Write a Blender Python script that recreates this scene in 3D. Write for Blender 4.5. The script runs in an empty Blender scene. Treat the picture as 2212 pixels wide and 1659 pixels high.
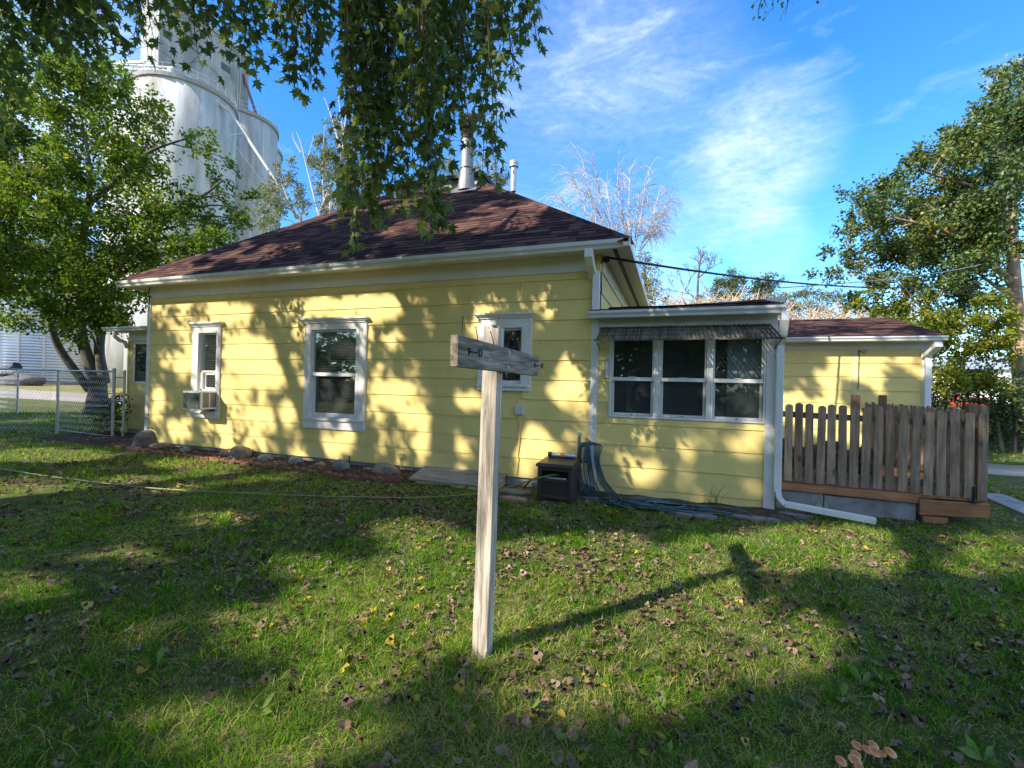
import bpy, math, random
import numpy as np
from mathutils import Vector, Matrix

random.seed(7)
RNG = np.random.default_rng(11)
SC = bpy.context.scene
COL = SC.collection

# ------------------------------------------------------------------ camera
CAM = np.array([10.377, -6.363, 1.487])
FPX = 450.19                      # focal length in pixels of a 1024 wide frame
def _basis(yaw, pitch, roll):
    cy, sy = math.cos(yaw), math.sin(yaw); cp, sp = math.cos(pitch), math.sin(pitch)
    cr, sr = math.cos(roll), math.sin(roll)
    right = np.array([cy, sy, 0.0]); fwd = np.array([-sy*cp, cy*cp, sp]); up = np.cross(right, fwd)
    return np.array([cr*right + sr*up, -sr*right + cr*up, fwd])
RB = _basis(0.344, 0.0034, 0.0244)
cam_data = bpy.data.cameras.new("camera")
cam = bpy.data.objects.new("camera", cam_data)
COL.objects.link(cam)
cam_data.sensor_width = 36.0
cam_data.lens = FPX/1024*36.0
cam_data.clip_start = 0.05
cam_data.clip_end = 3000.0
_m = Matrix.Identity(4)
for i in range(3):
    _m[i][0] = RB[0][i]; _m[i][1] = RB[1][i]; _m[i][2] = -RB[2][i]; _m[i][3] = CAM[i]
cam.matrix_world = _m
SC.camera = cam

# a measured sight line of the photograph (3072 px wide), turned into a place in the yard
def ray(u, v):
    return RB.T @ np.array([(u/3-512)/FPX, -(v/3-384)/FPX, 1.0])
def at(dx, dy, Z):                 # 2212 px wide reading + distance
    return CAM + Z*ray(dx*3072/2212, dy*3072/2212)
def on_y(u, v, y):
    d = ray(u, v); return CAM + (y-CAM[1])/d[1]*d
def on_z(u, v, z):
    d = ray(u, v); return CAM + (z-CAM[2])/d[2]*d
def on_x(u, v, x):
    d = ray(u, v); return CAM + (x-CAM[0])/d[0]*d

# ------------------------------------------------------------------ sun, sky, exposure
SUN_EL = math.radians(34.3)
LDIR = np.array([0.623*math.cos(SUN_EL), 0.782*math.cos(SUN_EL), -math.sin(SUN_EL)])
LDIR /= np.linalg.norm(LDIR)
sun_data = bpy.data.lights.new("sun", 'SUN')
sun_data.energy = 2.4
sun_data.angle = math.radians(0.53)
sun_data.color = (1.0, 0.93, 0.80)
sun = bpy.data.objects.new("sun", sun_data)
COL.objects.link(sun)
sun.rotation_euler = Vector(LDIR).to_track_quat('-Z', 'Y').to_euler()
sun.location = (0, -20, 30)

SC.view_settings.view_transform = 'Standard'
SC.view_settings.look = 'None'
SC.view_settings.gamma = 1.0
SC.view_settings.use_curve_mapping = False
SC.view_settings.exposure = 1.9
SC.cycles.max_bounces = 8
SC.cycles.transparent_max_bounces = 12
SC.cycles.use_denoising = True
SC.cycles.caustics_reflective = False
SC.cycles.caustics_refractive = False

world = bpy.data.worlds.new("World")
SC.world = world
world.use_nodes = True
wn = world.node_tree.nodes; wl = world.node_tree.links
wn.clear()
def wnode(t, **k):
    n = wn.new(t)
    for a, b in k.items():
        setattr(n, a, b)
    return n
w_out = wnode('ShaderNodeOutputWorld')
w_bg = wnode('ShaderNodeBackground')
w_bg.inputs[1].default_value = 0.098
w_sky = wnode('ShaderNodeTexSky', sky_type='NISHITA')
w_sky.sun_disc = False
w_sky.sun_elevation = SUN_EL
w_sky.sun_rotation = math.atan2(-0.623, -0.782)
w_sky.altitude = 300
w_sky.air_density = 1.0
w_sky.dust_density = 0.0
w_sky.ozone_density = 2.2
w_tc = wnode('ShaderNodeTexCoord')
def wmath(op, a, b=None, clamp=False):
    n = wnode('ShaderNodeMath', operation=op); n.use_clamp = clamp
    for i, s in enumerate((a, b)):
        if s is None: continue
        if isinstance(s, (int, float)): n.inputs[i].default_value = s
        else: wl.new(s, n.inputs[i])
    return n.outputs[0]
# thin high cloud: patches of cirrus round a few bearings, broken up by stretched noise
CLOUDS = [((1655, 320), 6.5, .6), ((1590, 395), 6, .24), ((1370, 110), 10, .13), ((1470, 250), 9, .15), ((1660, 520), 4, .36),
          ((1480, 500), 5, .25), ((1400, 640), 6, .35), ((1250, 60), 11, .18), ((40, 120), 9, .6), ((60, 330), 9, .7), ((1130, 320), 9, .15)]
w_map = wnode('ShaderNodeMapping')
w_map.inputs['Scale'].default_value = (3.0, 3.0, 8.0)
w_map.inputs['Rotation'].default_value = (0.25, 0.1, 0.3)
wl.new(w_tc.outputs['Generated'], w_map.inputs[0])
w_no = wnode('ShaderNodeTexNoise'); w_no.inputs['Scale'].default_value = 2.2; w_no.inputs['Detail'].default_value = 9
w_no.inputs['Roughness'].default_value = .62; w_no.inputs['Distortion'].default_value = .5
wl.new(w_map.outputs[0], w_no.inputs['Vector'])
w_no2 = wnode('ShaderNodeTexNoise'); w_no2.inputs['Scale'].default_value = 16; w_no2.inputs['Detail'].default_value = 6
w_no2.inputs['Roughness'].default_value = .6
wl.new(w_map.outputs[0], w_no2.inputs['Vector'])
# cirrus added out of frame to whiten the fill light, thinned over the house
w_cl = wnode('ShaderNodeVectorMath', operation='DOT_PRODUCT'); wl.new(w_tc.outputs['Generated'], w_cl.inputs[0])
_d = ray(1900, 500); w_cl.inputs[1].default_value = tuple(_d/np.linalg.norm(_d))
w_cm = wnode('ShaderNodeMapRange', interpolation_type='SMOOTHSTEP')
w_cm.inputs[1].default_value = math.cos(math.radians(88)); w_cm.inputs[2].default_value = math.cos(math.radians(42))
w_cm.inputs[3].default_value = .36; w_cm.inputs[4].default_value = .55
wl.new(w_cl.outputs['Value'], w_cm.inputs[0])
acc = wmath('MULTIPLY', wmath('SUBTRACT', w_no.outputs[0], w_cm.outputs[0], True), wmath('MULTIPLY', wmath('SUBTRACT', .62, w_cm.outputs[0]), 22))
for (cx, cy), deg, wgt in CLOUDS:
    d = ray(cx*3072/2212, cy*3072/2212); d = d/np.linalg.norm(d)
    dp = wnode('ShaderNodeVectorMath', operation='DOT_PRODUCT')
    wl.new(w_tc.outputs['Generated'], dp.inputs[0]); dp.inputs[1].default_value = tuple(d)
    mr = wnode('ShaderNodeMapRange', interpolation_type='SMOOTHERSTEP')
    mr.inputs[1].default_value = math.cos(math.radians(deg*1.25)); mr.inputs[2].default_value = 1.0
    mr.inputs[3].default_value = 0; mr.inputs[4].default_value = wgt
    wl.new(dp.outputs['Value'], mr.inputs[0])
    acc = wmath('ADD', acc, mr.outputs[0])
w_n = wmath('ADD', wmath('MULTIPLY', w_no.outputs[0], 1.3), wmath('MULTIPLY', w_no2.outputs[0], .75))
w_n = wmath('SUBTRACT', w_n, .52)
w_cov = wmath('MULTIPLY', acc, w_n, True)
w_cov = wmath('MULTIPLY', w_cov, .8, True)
w_hsv = wnode('ShaderNodeHueSaturation')
w_hsv.inputs['Saturation'].default_value = 1.32
wl.new(w_sky.outputs[0], w_hsv.inputs['Color'])
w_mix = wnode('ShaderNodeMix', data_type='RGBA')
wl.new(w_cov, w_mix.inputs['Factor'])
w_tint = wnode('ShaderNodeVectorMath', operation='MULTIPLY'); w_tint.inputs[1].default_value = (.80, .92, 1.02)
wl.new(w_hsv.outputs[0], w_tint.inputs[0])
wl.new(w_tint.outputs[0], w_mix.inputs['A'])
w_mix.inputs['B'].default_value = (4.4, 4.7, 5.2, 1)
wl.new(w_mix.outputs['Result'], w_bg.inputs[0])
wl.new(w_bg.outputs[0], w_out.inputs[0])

# ------------------------------------------------------------------ scene-graph helpers
def empty(name, loc, label, cat, group=None, kind=None):
    o = bpy.data.objects.new(name, None)
    COL.objects.link(o); o.location = tuple(float(t) for t in loc); o.empty_display_size = .2
    tag(o, label, cat, group, kind)
    return o
def tag(o, label=None, cat=None, group=None, kind=None):
    if label: o['label'] = label
    if cat: o['category'] = cat
    if group: o['group'] = group
    if kind: o['kind'] = kind
    return o
def origin_of(o):
    p = Vector((0, 0, 0))
    while o is not None:
        p += o.location; o = o.parent
    return p
def link(name, me, parent=None, loc=(0, 0, 0), rot=None):
    o = bpy.data.objects.new(name, me); COL.objects.link(o)
    if parent is not None: o.parent = parent
    o.location = tuple(float(t) for t in loc)
    if rot is not None: o.rotation_euler = rot
    return o

class MB:
    """collects boxes, bars, tubes, prisms in world metres; build() links them as ONE mesh object"""
    def __init__(s): s.v = []; s.f = []
    def add(s, vs, fs):
        b = len(s.v); s.v += [tuple(float(c) for c in p) for p in vs]; s.f += [tuple(i+b for i in q) for q in fs]; return s
    def box(s, x0, x1, y0, y1, z0, z1):
        v = [(x, y, z) for z in (z0, z1) for y in (y0, y1) for x in (x0, x1)]
        return s.add(v, [(0, 2, 3, 1), (4, 5, 7, 6), (0, 1, 5, 4), (2, 6, 7, 3), (0, 4, 6, 2), (1, 3, 7, 5)])
    def hexa(s, a, b):              # two matching quads, bottom a and top b
        return s.add(list(a)+list(b), [(0, 3, 2, 1), (4, 5, 6, 7), (0, 1, 5, 4), (1, 2, 6, 5), (2, 3, 7, 6), (3, 0, 4, 7)])
    def bar(s, p, q, w, h, up=(0, 0, 1)):
        p = Vector(p); q = Vector(q); d = (q-p).normalized(); sd = d.cross(Vector(up))
        if sd.length < 1e-4: sd = d.cross(Vector((1, 0, 0)))
        sd.normalize(); u = sd.cross(d)
        r = [(-1, -1), (1, -1), (1, 1), (-1, 1)]
        return s.hexa([p+sd*(a*w/2)+u*(b*h/2) for a, b in r], [q+sd*(a*w/2)+u*(b*h/2) for a, b in r])
    def tube(s, pts, r, n=6, cap=True, squash=None):
        pts = [Vector([float(c) for c in p]) for p in pts]; k = len(pts)
        rs = r if isinstance(r, (list, tuple)) else [r]*k
        d0 = (pts[1]-pts[0]).normalized()
        ref = Vector((0, 0, 1)) if abs(d0.z) < .9 else Vector((1, 0, 0))
        x = d0.cross(ref).normalized()
        vs = []; fs = []
        for i in range(k):
            d = (pts[min(i+1, k-1)]-pts[max(i-1, 0)])
            if d.length < 1e-9: d = d0
            d.normalize()
            x = (x-d*x.dot(d))
            if x.length < 1e-5: x = d.orthogonal()
            x.normalize(); y = d.cross(x)
            for j in range(n):
                a = 2*math.pi*j/n
                vs.append(pts[i]+(x*math.cos(a)+y*math.sin(a))*rs[i])
        for i in range(k-1):
            for j in range(n):
                j2 = (j+1) % n
                fs.append((i*n+j, i*n+j2, (i+1)*n+j2, (i+1)*n+j))
        if cap:
            fs.append(tuple(range(n-1, -1, -1))); fs.append(tuple((k-1)*n+j for j in range(n)))
        return s.add(vs, fs)
    def lathe(s, prof, c, n=16, axis='z'):
        vs = []; fs = []
        for r, z in prof:
            for j in range(n):
                a = 2*math.pi*j/n; x, y = r*math.cos(a), r*math.sin(a)
                vs.append((c[0]+x, c[1]+y, c[2]+z) if axis == 'z' else ((c[0]+x, c[1]+z, c[2]+y) if axis == 'y' else (c[0]+z, c[1]+x, c[2]+y)))
        k = len(prof)
        for i in range(k-1):
            for j in range(n):
                j2 = (j+1) % n; q = (i*n+j, i*n+j2, (i+1)*n+j2, (i+1)*n+j)
                fs.append(q if axis != 'y' else q[::-1])
        a = tuple(range(n)); b = tuple((k-1)*n+j for j in range(n))
        fs.append(a[::-1] if axis != 'y' else a); fs.append(b if axis != 'y' else b[::-1])
        return s.add(vs, fs)
    def prism(s, poly, d):          # closed outline (3d points) pushed along d
        n = len(poly); a = [Vector(p) for p in poly]; b = [p+Vector(d) for p in a]
        return s.add(a+b, [tuple(range(n-1, -1, -1)), tuple(range(n, 2*n))]+[(i, (i+1) % n, n+(i+1) % n, n+i) for i in range(n)])
    def quad(s, a, b, c, d): return s.add([a, b, c, d], [(0, 1, 2, 3)])
    def mesh(s, name, off=(0, 0, 0), m=None, smooth=False):
        me = bpy.data.meshes.new(name)
        o = Vector(off)
        me.from_pydata([(v[0]-o.x, v[1]-o.y, v[2]-o.z) for v in s.v], [], s.f)
        if m: me.materials.append(m)
        if smooth: me.shade_smooth()
        me.update()
        return me
    def build(s, name, m, parent=None, smooth=False, bevel=0, at0=None):
        off = origin_of(parent) if parent is not None else Vector((0, 0, 0))
        loc = (0, 0, 0)
        if at0 is not None:
            loc = tuple(Vector(at0)-off); off = Vector(at0)
        o = link(name, s.mesh(name, off, m, smooth), parent, loc)
        if bevel:
            b = o.modifiers.new('bevel', 'BEVEL'); b.width = bevel; b.segments = 2; b.limit_method = 'ANGLE'
        return o

# ------------------------------------------------------------------ materials
def new_mat(name):
    m = bpy.data.materials.new(name); m.use_nodes = True
    nt = m.node_tree; return m, nt.nodes, nt.links, nt.nodes['Principled BSDF']
def rgba(c): return (c[0], c[1], c[2], 1)
def M(name, base, rough=.7, var=.15, scale=5.0, stretch=(1, 1, 1), rnd=0.0, island=0.0, bump=0.0, bscale=60.0, spec=.3, metal=0.0,
      second=None, sscale=2.0, sthr=(.5, .62), detail=5.0, bdist=.01, gen=False):
    m, n, l, p = new_mat(name)
    p.inputs['Roughness'].default_value = rough; p.inputs['Metallic'].default_value = metal
    p.inputs['Specular IOR Level'].default_value = spec
    tc = n.new('ShaderNodeTexCoord'); mp = n.new('ShaderNodeMapping'); mp.inputs['Scale'].default_value = stretch
    l.new(tc.outputs['Object'], mp.inputs[0])
    vec = mp.outputs[0]
    oi = n.new('ShaderNodeObjectInfo')
    if rnd:
        ad = n.new('ShaderNodeVectorMath'); ad.operation = 'ADD'
        ml = n.new('ShaderNodeMath'); ml.operation = 'MULTIPLY'; ml.inputs[1].default_value = 37.0
        l.new(oi.outputs['Random'], ml.inputs[0]); l.new(vec, ad.inputs[0]); l.new(ml.outputs[0], ad.inputs[1]); vec = ad.outputs[0]
    no = n.new('ShaderNodeTexNoise'); no.inputs['Scale'].default_value = scale; no.inputs['Detail'].default_value = detail; no.inputs['Roughness'].default_value = .6
    l.new(vec, no.inputs['Vector'])
    mr = n.new('ShaderNodeMapRange'); mr.inputs[1].default_value = .28; mr.inputs[2].default_value = .72
    mr.inputs[3].default_value = 1-var; mr.inputs[4].default_value = 1+var
    l.new(no.outputs[0], mr.inputs[0])
    fac = mr.outputs[0]
    def mul(a, b):
        q = n.new('ShaderNodeMath'); q.operation = 'MULTIPLY'; l.new(a, q.inputs[0]); l.new(b, q.inputs[1]); return q.outputs[0]
    if rnd:
        r = n.new('ShaderNodeMapRange'); r.inputs[3].default_value = 1-rnd; r.inputs[4].default_value = 1+rnd
        l.new(oi.outputs['Random'], r.inputs[0]); fac = mul(fac, r.outputs[0])
    if island:
        ge = n.new('ShaderNodeNewGeometry')
        r = n.new('ShaderNodeMapRange'); r.inputs[3].default_value = 1-island; r.inputs[4].default_value = 1+island
        l.new(ge.outputs['Random Per Island'], r.inputs[0]); fac = mul(fac, r.outputs[0])
    col = n.new('ShaderNodeRGB'); col.outputs[0].default_value = rgba(base); cout = col.outputs[0]
    if second:
        n2 = n.new('ShaderNodeTexNoise'); n2.inputs['Scale'].default_value = sscale; n2.inputs['Detail'].default_value = 6; n2.inputs['Roughness'].default_value = .65
        l.new(vec, n2.inputs['Vector'])
        r2 = n.new('ShaderNodeMapRange'); r2.inputs[1].default_value = sthr[0]; r2.inputs[2].default_value = sthr[1]; l.new(n2.outputs[0], r2.inputs[0])
        mx = n.new('ShaderNodeMix'); mx.data_type = 'RGBA'; l.new(r2.outputs[0], mx.inputs['Factor']); l.new(cout, mx.inputs['A']); mx.inputs['B'].default_value = rgba(second)
        cout = mx.outputs['Result']
    vm = n.new('ShaderNodeVectorMath'); vm.operation = 'SCALE'; l.new(cout, vm.inputs[0]); l.new(fac, vm.inputs['Scale'])
    l.new(vm.outputs[0], p.inputs['Base Color'])
    if bump:
        n3 = n.new('ShaderNodeTexNoise'); n3.inputs['Scale'].default_value = bscale; n3.inputs['Detail'].default_value = 4
        l.new(vec, n3.inputs['Vector'])
        bp = n.new('ShaderNodeBump'); bp.inputs['Strength'].default_value = bump; bp.inputs['Distance'].default_value = bdist
        l.new(n3.outputs[0], bp.inputs['Height']); l.new(bp.outputs[0], p.inputs['Normal'])
    return m
def ramp_mat(name, stops, rough=.8, transl=0.0, patch=0.0, pscale=.6, use='island', spec=.2, nvar=0.0, nscale=8):
    """colour picked per island / per object / from an attribute, out of a ramp of real colours"""
    m, n, l, p = new_mat(name)
    p.inputs['Roughness'].default_value = rough; p.inputs['Specular IOR Level'].default_value = spec
    if use == 'island': src = n.new('ShaderNodeNewGeometry').outputs['Random Per Island']
    elif use == 'object': src = n.new('ShaderNodeObjectInfo').outputs['Random']
    else:
        a = n.new('ShaderNodeAttribute'); a.attribute_name = use; src = a.outputs['Fac']
    if patch:
        tc = n.new('ShaderNodeTexCoord'); no = n.new('ShaderNodeTexNoise'); no.inputs['Scale'].default_value = pscale; no.inputs['Detail'].default_value = 3
        l.new(tc.outputs['Object'], no.inputs['Vector'])
        mr = n.new('ShaderNodeMapRange'); mr.inputs[1].default_value = .3; mr.inputs[2].default_value = .7; mr.inputs[3].default_value = -patch; mr.inputs[4].default_value = patch
        l.new(no.outputs[0], mr.inputs[0])
        ad = n.new('ShaderNodeMath'); ad.operation = 'ADD'; ad.use_clamp = True; l.new(src, ad.inputs[0]); l.new(mr.outputs[0], ad.inputs[1]); src = ad.outputs[0]
    cr = n.new('ShaderNodeValToRGB'); l.new(src, cr.inputs[0])
    e = cr.color_ramp.elements
    e[0].position = stops[0][0]; e[0].color = rgba(stops[0][1]); e[1].position = stops[-1][0]; e[1].color = rgba(stops[-1][1])
    for pos, c in stops[1:-1]:
        q = e.new(pos); q.color = rgba(c)
    cout = cr.outputs[0]
    if nvar:
        tc = n.new('ShaderNodeTexCoord'); no = n.new('ShaderNodeTexNoise'); no.inputs['Scale'].default_value = nscale; no.inputs['Detail'].default_value = 5
        l.new(tc.outputs['Object'], no.inputs['Vector'])
        mr = n.new('ShaderNodeMapRange'); mr.inputs[1].default_value = .3; mr.inputs[2].default_value = .7; mr.inputs[3].default_value = 1-nvar; mr.inputs[4].default_value = 1+nvar
        l.new(no.outputs[0], mr.inputs[0])
        vm = n.new('ShaderNodeVectorMath'); vm.operation = 'SCALE'; l.new(cout, vm.inputs[0]); l.new(mr.outputs[0], vm.inputs['Scale']); cout = vm.outputs[0]
    l.new(cout, p.inputs['Base Color'])
    if transl:
        tr = n.new('ShaderNodeBsdfTranslucent'); mx = n.new('ShaderNodeMixShader'); mx.inputs[0].default_value = transl
        sc = n.new('ShaderNodeVectorMath'); sc.operation = 'MULTIPLY'; sc.inputs[1].default_value = (1.25, 1.35, .6)
        l.new(cout, sc.inputs[0]); l.new(sc.outputs[0], tr.inputs[0])
        l.new(p.outputs[0], mx.inputs[1]); l.new(tr.outputs[0], mx.inputs[2]); l.new(mx.outputs[0], n['Material Output'].inputs[0])
    return m
def wood(name, base, axis=2, rough=.85, dark=.5, rnd=.15, fine=1.0):
    """weathered timber: long grain along one axis, knots and grey streaks"""
    m, n, l, p = new_mat(name)
    p.inputs['Roughness'].default_value = rough; p.inputs['Specular IOR Level'].default_value = .15
    tc = n.new('ShaderNodeTexCoord'); mp = n.new('ShaderNodeMapping')
    sc = [22.0*fine]*3; sc[axis] = 1.6*fine; mp.inputs['Scale'].default_value = sc
    oi = n.new('ShaderNodeObjectInfo'); ml = n.new('ShaderNodeMath'); ml.operation = 'MULTIPLY'; ml.inputs[1].default_value = 53.0
    l.new(oi.outputs['Random'], ml.inputs[0]); ad = n.new('ShaderNodeVectorMath'); ad.operation = 'ADD'
    l.new(tc.outputs['Object'], ad.inputs[0]); l.new(ml.outputs[0], ad.inputs[1]); l.new(ad.outputs[0], mp.inputs[0])
    no = n.new('ShaderNodeTexNoise'); no.inputs['Scale'].default_value = 1.6; no.inputs['Detail'].default_value = 7; no.inputs['Roughness'].default_value = .65; no.inputs['Distortion'].default_value = .6
    l.new(mp.outputs[0], no.inputs['Vector'])
    n2 = n.new('ShaderNodeTexNoise'); n2.inputs['Scale'].default_value = 3.2; n2.inputs['Detail'].default_value = 4; l.new(ad.outputs[0], n2.inputs['Vector'])
    r1 = n.new('ShaderNodeMapRange'); r1.inputs[1].default_value = .3; r1.inputs[2].default_value = .7; r1.inputs[3].default_value = 1-dark; r1.inputs[4].default_value = 1+dark*.35; l.new(no.outputs[0], r1.inputs[0])
    r2 = n.new('ShaderNodeMapRange'); r2.inputs[1].default_value = .3; r2.inputs[2].default_value = .7; r2.inputs[3].default_value = .78; r2.inputs[4].default_value = 1.15; l.new(n2.outputs[0], r2.inputs[0])
    r3 = n.new('ShaderNodeMapRange'); r3.inputs[3].default_value = 1-rnd; r3.inputs[4].default_value = 1+rnd; l.new(oi.outputs['Random'], r3.inputs[0])
    a = n.new('ShaderNodeMath'); a.operation = 'MULTIPLY'; l.new(r1.outputs[0], a.inputs[0]); l.new(r2.outputs[0], a.inputs[1])
    b = n.new('ShaderNodeMath'); b.operation = 'MULTIPLY'; l.new(a.outputs[0], b.inputs[0]); l.new(r3.outputs[0], b.inputs[1])
    # knots
    vo = n.new('ShaderNodeTexVoronoi'); vs = [5.5]*3; vs[axis] = 2.4; mv = n.new('ShaderNodeMapping'); mv.inputs['Scale'].default_value = vs
    l.new(ad.outputs[0], mv.inputs[0]); l.new(mv.outputs[0], vo.inputs['Vector']); vo.inputs['Scale'].default_value = 1.0
    rk = n.new('ShaderNodeMapRange'); rk.inputs[1].default_value = .05; rk.inputs[2].default_value = .16; rk.inputs[3].default_value = .45; rk.inputs[4].default_value = 1; l.new(vo.outputs['Distance'], rk.inputs[0])
    c = n.new('ShaderNodeMath'); c.operation = 'MULTIPLY'; l.new(b.outputs[0], c.inputs[0]); l.new(rk.outputs[0], c.inputs[1])
    col = n.new('ShaderNodeRGB'); col.outputs[0].default_value = rgba(base)
    vm = n.new('ShaderNodeVectorMath'); vm.operation = 'SCALE'; l.new(col.outputs[0], vm.inputs[0]); l.new(c.outputs[0], vm.inputs['Scale'])
    l.new(vm.outputs[0], p.inputs['Base Color'])
    bp = n.new('ShaderNodeBump'); bp.inputs['Strength'].default_value = .5; bp.inputs['Distance'].default_value = .004
    l.new(no.outputs[0], bp.inputs['Height']); l.new(bp.outputs[0], p.inputs['Normal'])
    return m
def glass(name, tint=(.85, .89, .87), refl=.55, film=0.05):
    m, n, l, p = new_mat(name); n.remove(p)
    tr = n.new('ShaderNodeBsdfTransparent'); tr.inputs[0].default_value = rgba(tint)
    gl = n.new('ShaderNodeBsdfGlossy'); gl.inputs['Roughness'].default_value = .02; gl.inputs[0].default_value = (.95, 1, .98, 1)
    fr = n.new('ShaderNodeFresnel'); fr.inputs[0].default_value = 1.6
    ml = n.new('ShaderNodeMath'); ml.operation = 'MULTIPLY_ADD'; ml.inputs[1].default_value = refl; ml.inputs[2].default_value = .03; ml.use_clamp = True; l.new(fr.outputs[0], ml.inputs[0])
    tcn = n.new('ShaderNodeTexCoord'); nz = n.new('ShaderNodeTexNoise'); nz.inputs['Scale'].default_value = 2.5
    l.new(tcn.outputs['Object'], nz.inputs['Vector']); bp = n.new('ShaderNodeBump'); bp.inputs['Strength'].default_value = .05; bp.inputs['Distance'].default_value = .02
    l.new(nz.outputs[0], bp.inputs['Height']); l.new(bp.outputs[0], gl.inputs['Normal'])
    mx = n.new('ShaderNodeMixShader'); l.new(ml.outputs[0], mx.inputs[0]); l.new(tr.outputs[0], mx.inputs[1]); l.new(gl.outputs[0], mx.inputs[2])
    out = mx.outputs[0]
    if film:
        df = n.new('ShaderNodeBsdfDiffuse'); df.inputs[0].default_value = (.35, .36, .35, 1)
        m2 = n.new('ShaderNodeMixShader'); m2.inputs[0].default_value = film; l.new(out, m2.inputs[1]); l.new(df.outputs[0], m2.inputs[2]); out = m2.outputs[0]
    l.new(out, n['Material Output'].inputs[0])
    return m

YEL = M('yellow_paint', (.82, .632, .22), rough=.62, var=.09, scale=1.6, rnd=.04, bump=.12, bscale=140, bdist=.002, second=(.68, .52, .19), sscale=1.4, sthr=(.5, .8))
TRIM = M('white_paint', (.76, .72, .66), rough=.55, var=.06, scale=4, bump=.06, bscale=120, bdist=.002)
OLDTRIM = M('dulled_white_paint', (.62, .61, .58), rough=.6, var=.1, scale=3, second=(.42, .40, .36), sscale=7, sthr=(.66, .74), bump=.08, bscale=90, bdist=.002)
GUT = M('gutter_enamel', (.66, .655, .60), rough=.38, var=.07, scale=3, spec=.5)
ALU = M('white_downspout', (.79, .78, .75), rough=.4, var=.05, scale=5, spec=.5)
SHING = ramp_mat('roof_shingle', [(0, (.040, .023, .023)), (.35, (.068, .036, .034)), (.7, (.105, .053, .045)), (1, (.17, .09, .07))], rough=.95, use='island', nvar=.25, nscale=60, spec=.1)
SHING_O = ramp_mat('roof_shingle_piece', [(0, (.040, .023, .023)), (.35, (.068, .036, .034)), (.7, (.105, .053, .045)), (1, (.17, .09, .07))], rough=.95, use='object', nvar=.25, nscale=60, spec=.1)
FELT = M('roof_felt', (.05, .035, .033), rough=.95)
CONC = M('concrete_block', (.34, .33, .31), rough=.9, var=.2, scale=6, second=(.2, .19, .17), sscale=3, bump=.4, bscale=50)
DARK = M('dark_room', (.08, .078, .072), rough=.9, var=.3, scale=2)
BLIND = M('blind_slat', (.50, .53, .49), rough=.6, var=.05)
GLASS = glass('window_glass')
GLASSD = glass('screened_glass', tint=(.55, .58, .56), refl=.35, film=.10)
GALV = M('galvanised_metal', (.56, .56, .55), rough=.42, var=.15, scale=8, metal=.55, spec=.5)
FLUE = M('weathered_flue_metal', (.25, .26, .27), rough=.5, var=.22, scale=6, metal=.5, second=(.32, .27, .25), sscale=5, sthr=(.55, .68))
RUSTY = M('rusty_metal', (.10, .055, .04), rough=.8, var=.3, scale=14)
BLACK = M('black_plastic', (.018, .018, .018), rough=.5, var=.1)
RESIN = M('brown_resin', (.045, .036, .033), rough=.42, var=.18, scale=6, spec=.5, bump=.1, bscale=100, bdist=.001)
POSTW = wood('grey_post_timber', (.55, .47, .38), axis=2, dark=.75, rnd=0, fine=1.0)
ARMW = wood('dark_grey_arm_timber', (.34, .275, .21), axis=1, dark=.9, rnd=0, fine=1.0)
PICK = wood('weathered_picket_timber', (.42, .295, .20), axis=2, dark=.55, rnd=.24)
RAILW = wood('grey_rail_timber', (.27, .22, .17), axis=0, dark=.4)
NEWW = wood('brown_stained_timber', (.46, .21, .10), axis=0, dark=.35, rnd=.1)
NEWP = wood('brown_stained_post', (.30, .17, .10), axis=2, dark=.35, rnd=.1)
SLATW = wood('old_awning_slat', (.15, .13, .105), axis=1, dark=.5, rnd=.45)
PLANKW = wood('silvered_plank', (.36, .31, .27), axis=0, dark=.5, rnd=.12)
BARK = M('grey_bark', (.13, .11, .09), rough=.95, var=.35, scale=9, stretch=(1, 1, .25), bump=.8, bscale=22, bdist=.03)
BARKP = M('pale_bark', (.40, .27, .19), rough=.9, var=.25, scale=5, second=(.17, .11, .08), sscale=6, sthr=(.6, .7), stretch=(1, 1, .6), bump=.5, bscale=16, bdist=.03)
BARKW = M('bleached_bark', (.50, .43, .39), rough=.9, var=.2, scale=6)
TWIGM = M('tan_twig', (.40, .31, .22), rough=.9, var=.25, scale=3, island=.35)
STEM = M('green_brown_twig', (.10, .075, .045), rough=.85, var=.2)
MAPLE = ramp_mat('maple_leaf', [(0, (.05, .09, .013)), (.4, (.10, .165, .018)), (.78, (.16, .225, .026)), (.97, (.25, .27, .03)), (1, (.34, .27, .03))], rough=.6, transl=.5, patch=.18, pscale=.5, spec=.2)
SILVER = ramp_mat('silver_maple_leaf', [(0, (.065, .10, .026)), (.5, (.11, .16, .04)), (.86, (.17, .225, .055)), (.97, (.20, .23, .06)), (1, (.34, .29, .05))], rough=.5, transl=.5, patch=.12, pscale=1.2, spec=.4)
LEAF_O = ramp_mat('silver_maple_leaf_piece', [(0, (.055, .085, .022)), (.5, (.09, .135, .034)), (.86, (.15, .20, .05)), (.96, (.16, .19, .05)), (1, (.32, .27, .04))], rough=.45, transl=.45, use='object', spec=.4)
ASH = ramp_mat('ash_leaf', [(0, (.045, .08, .028)), (.55, (.09, .145, .04)), (.88, (.15, .205, .045)), (.95, (.20, .19, .03)), (1, (.30, .24, .03))], rough=.45, transl=.3, patch=.25, pscale=.45, spec=.45)
COTT = ramp_mat('cottonwood_leaf', [(0, (.09, .11, .045)), (.5, (.16, .18, .08)), (.9, (.24, .25, .13)), (1, (.34, .28, .06))], rough=.5, transl=.3, spec=.4)
AUTUMN = ramp_mat('autumn_leaf', [(0, (.10, .12, .03)), (.45, (.20, .19, .04)), (.8, (.36, .28, .04)), (1, (.45, .30, .04))], rough=.6, transl=.35)
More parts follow.
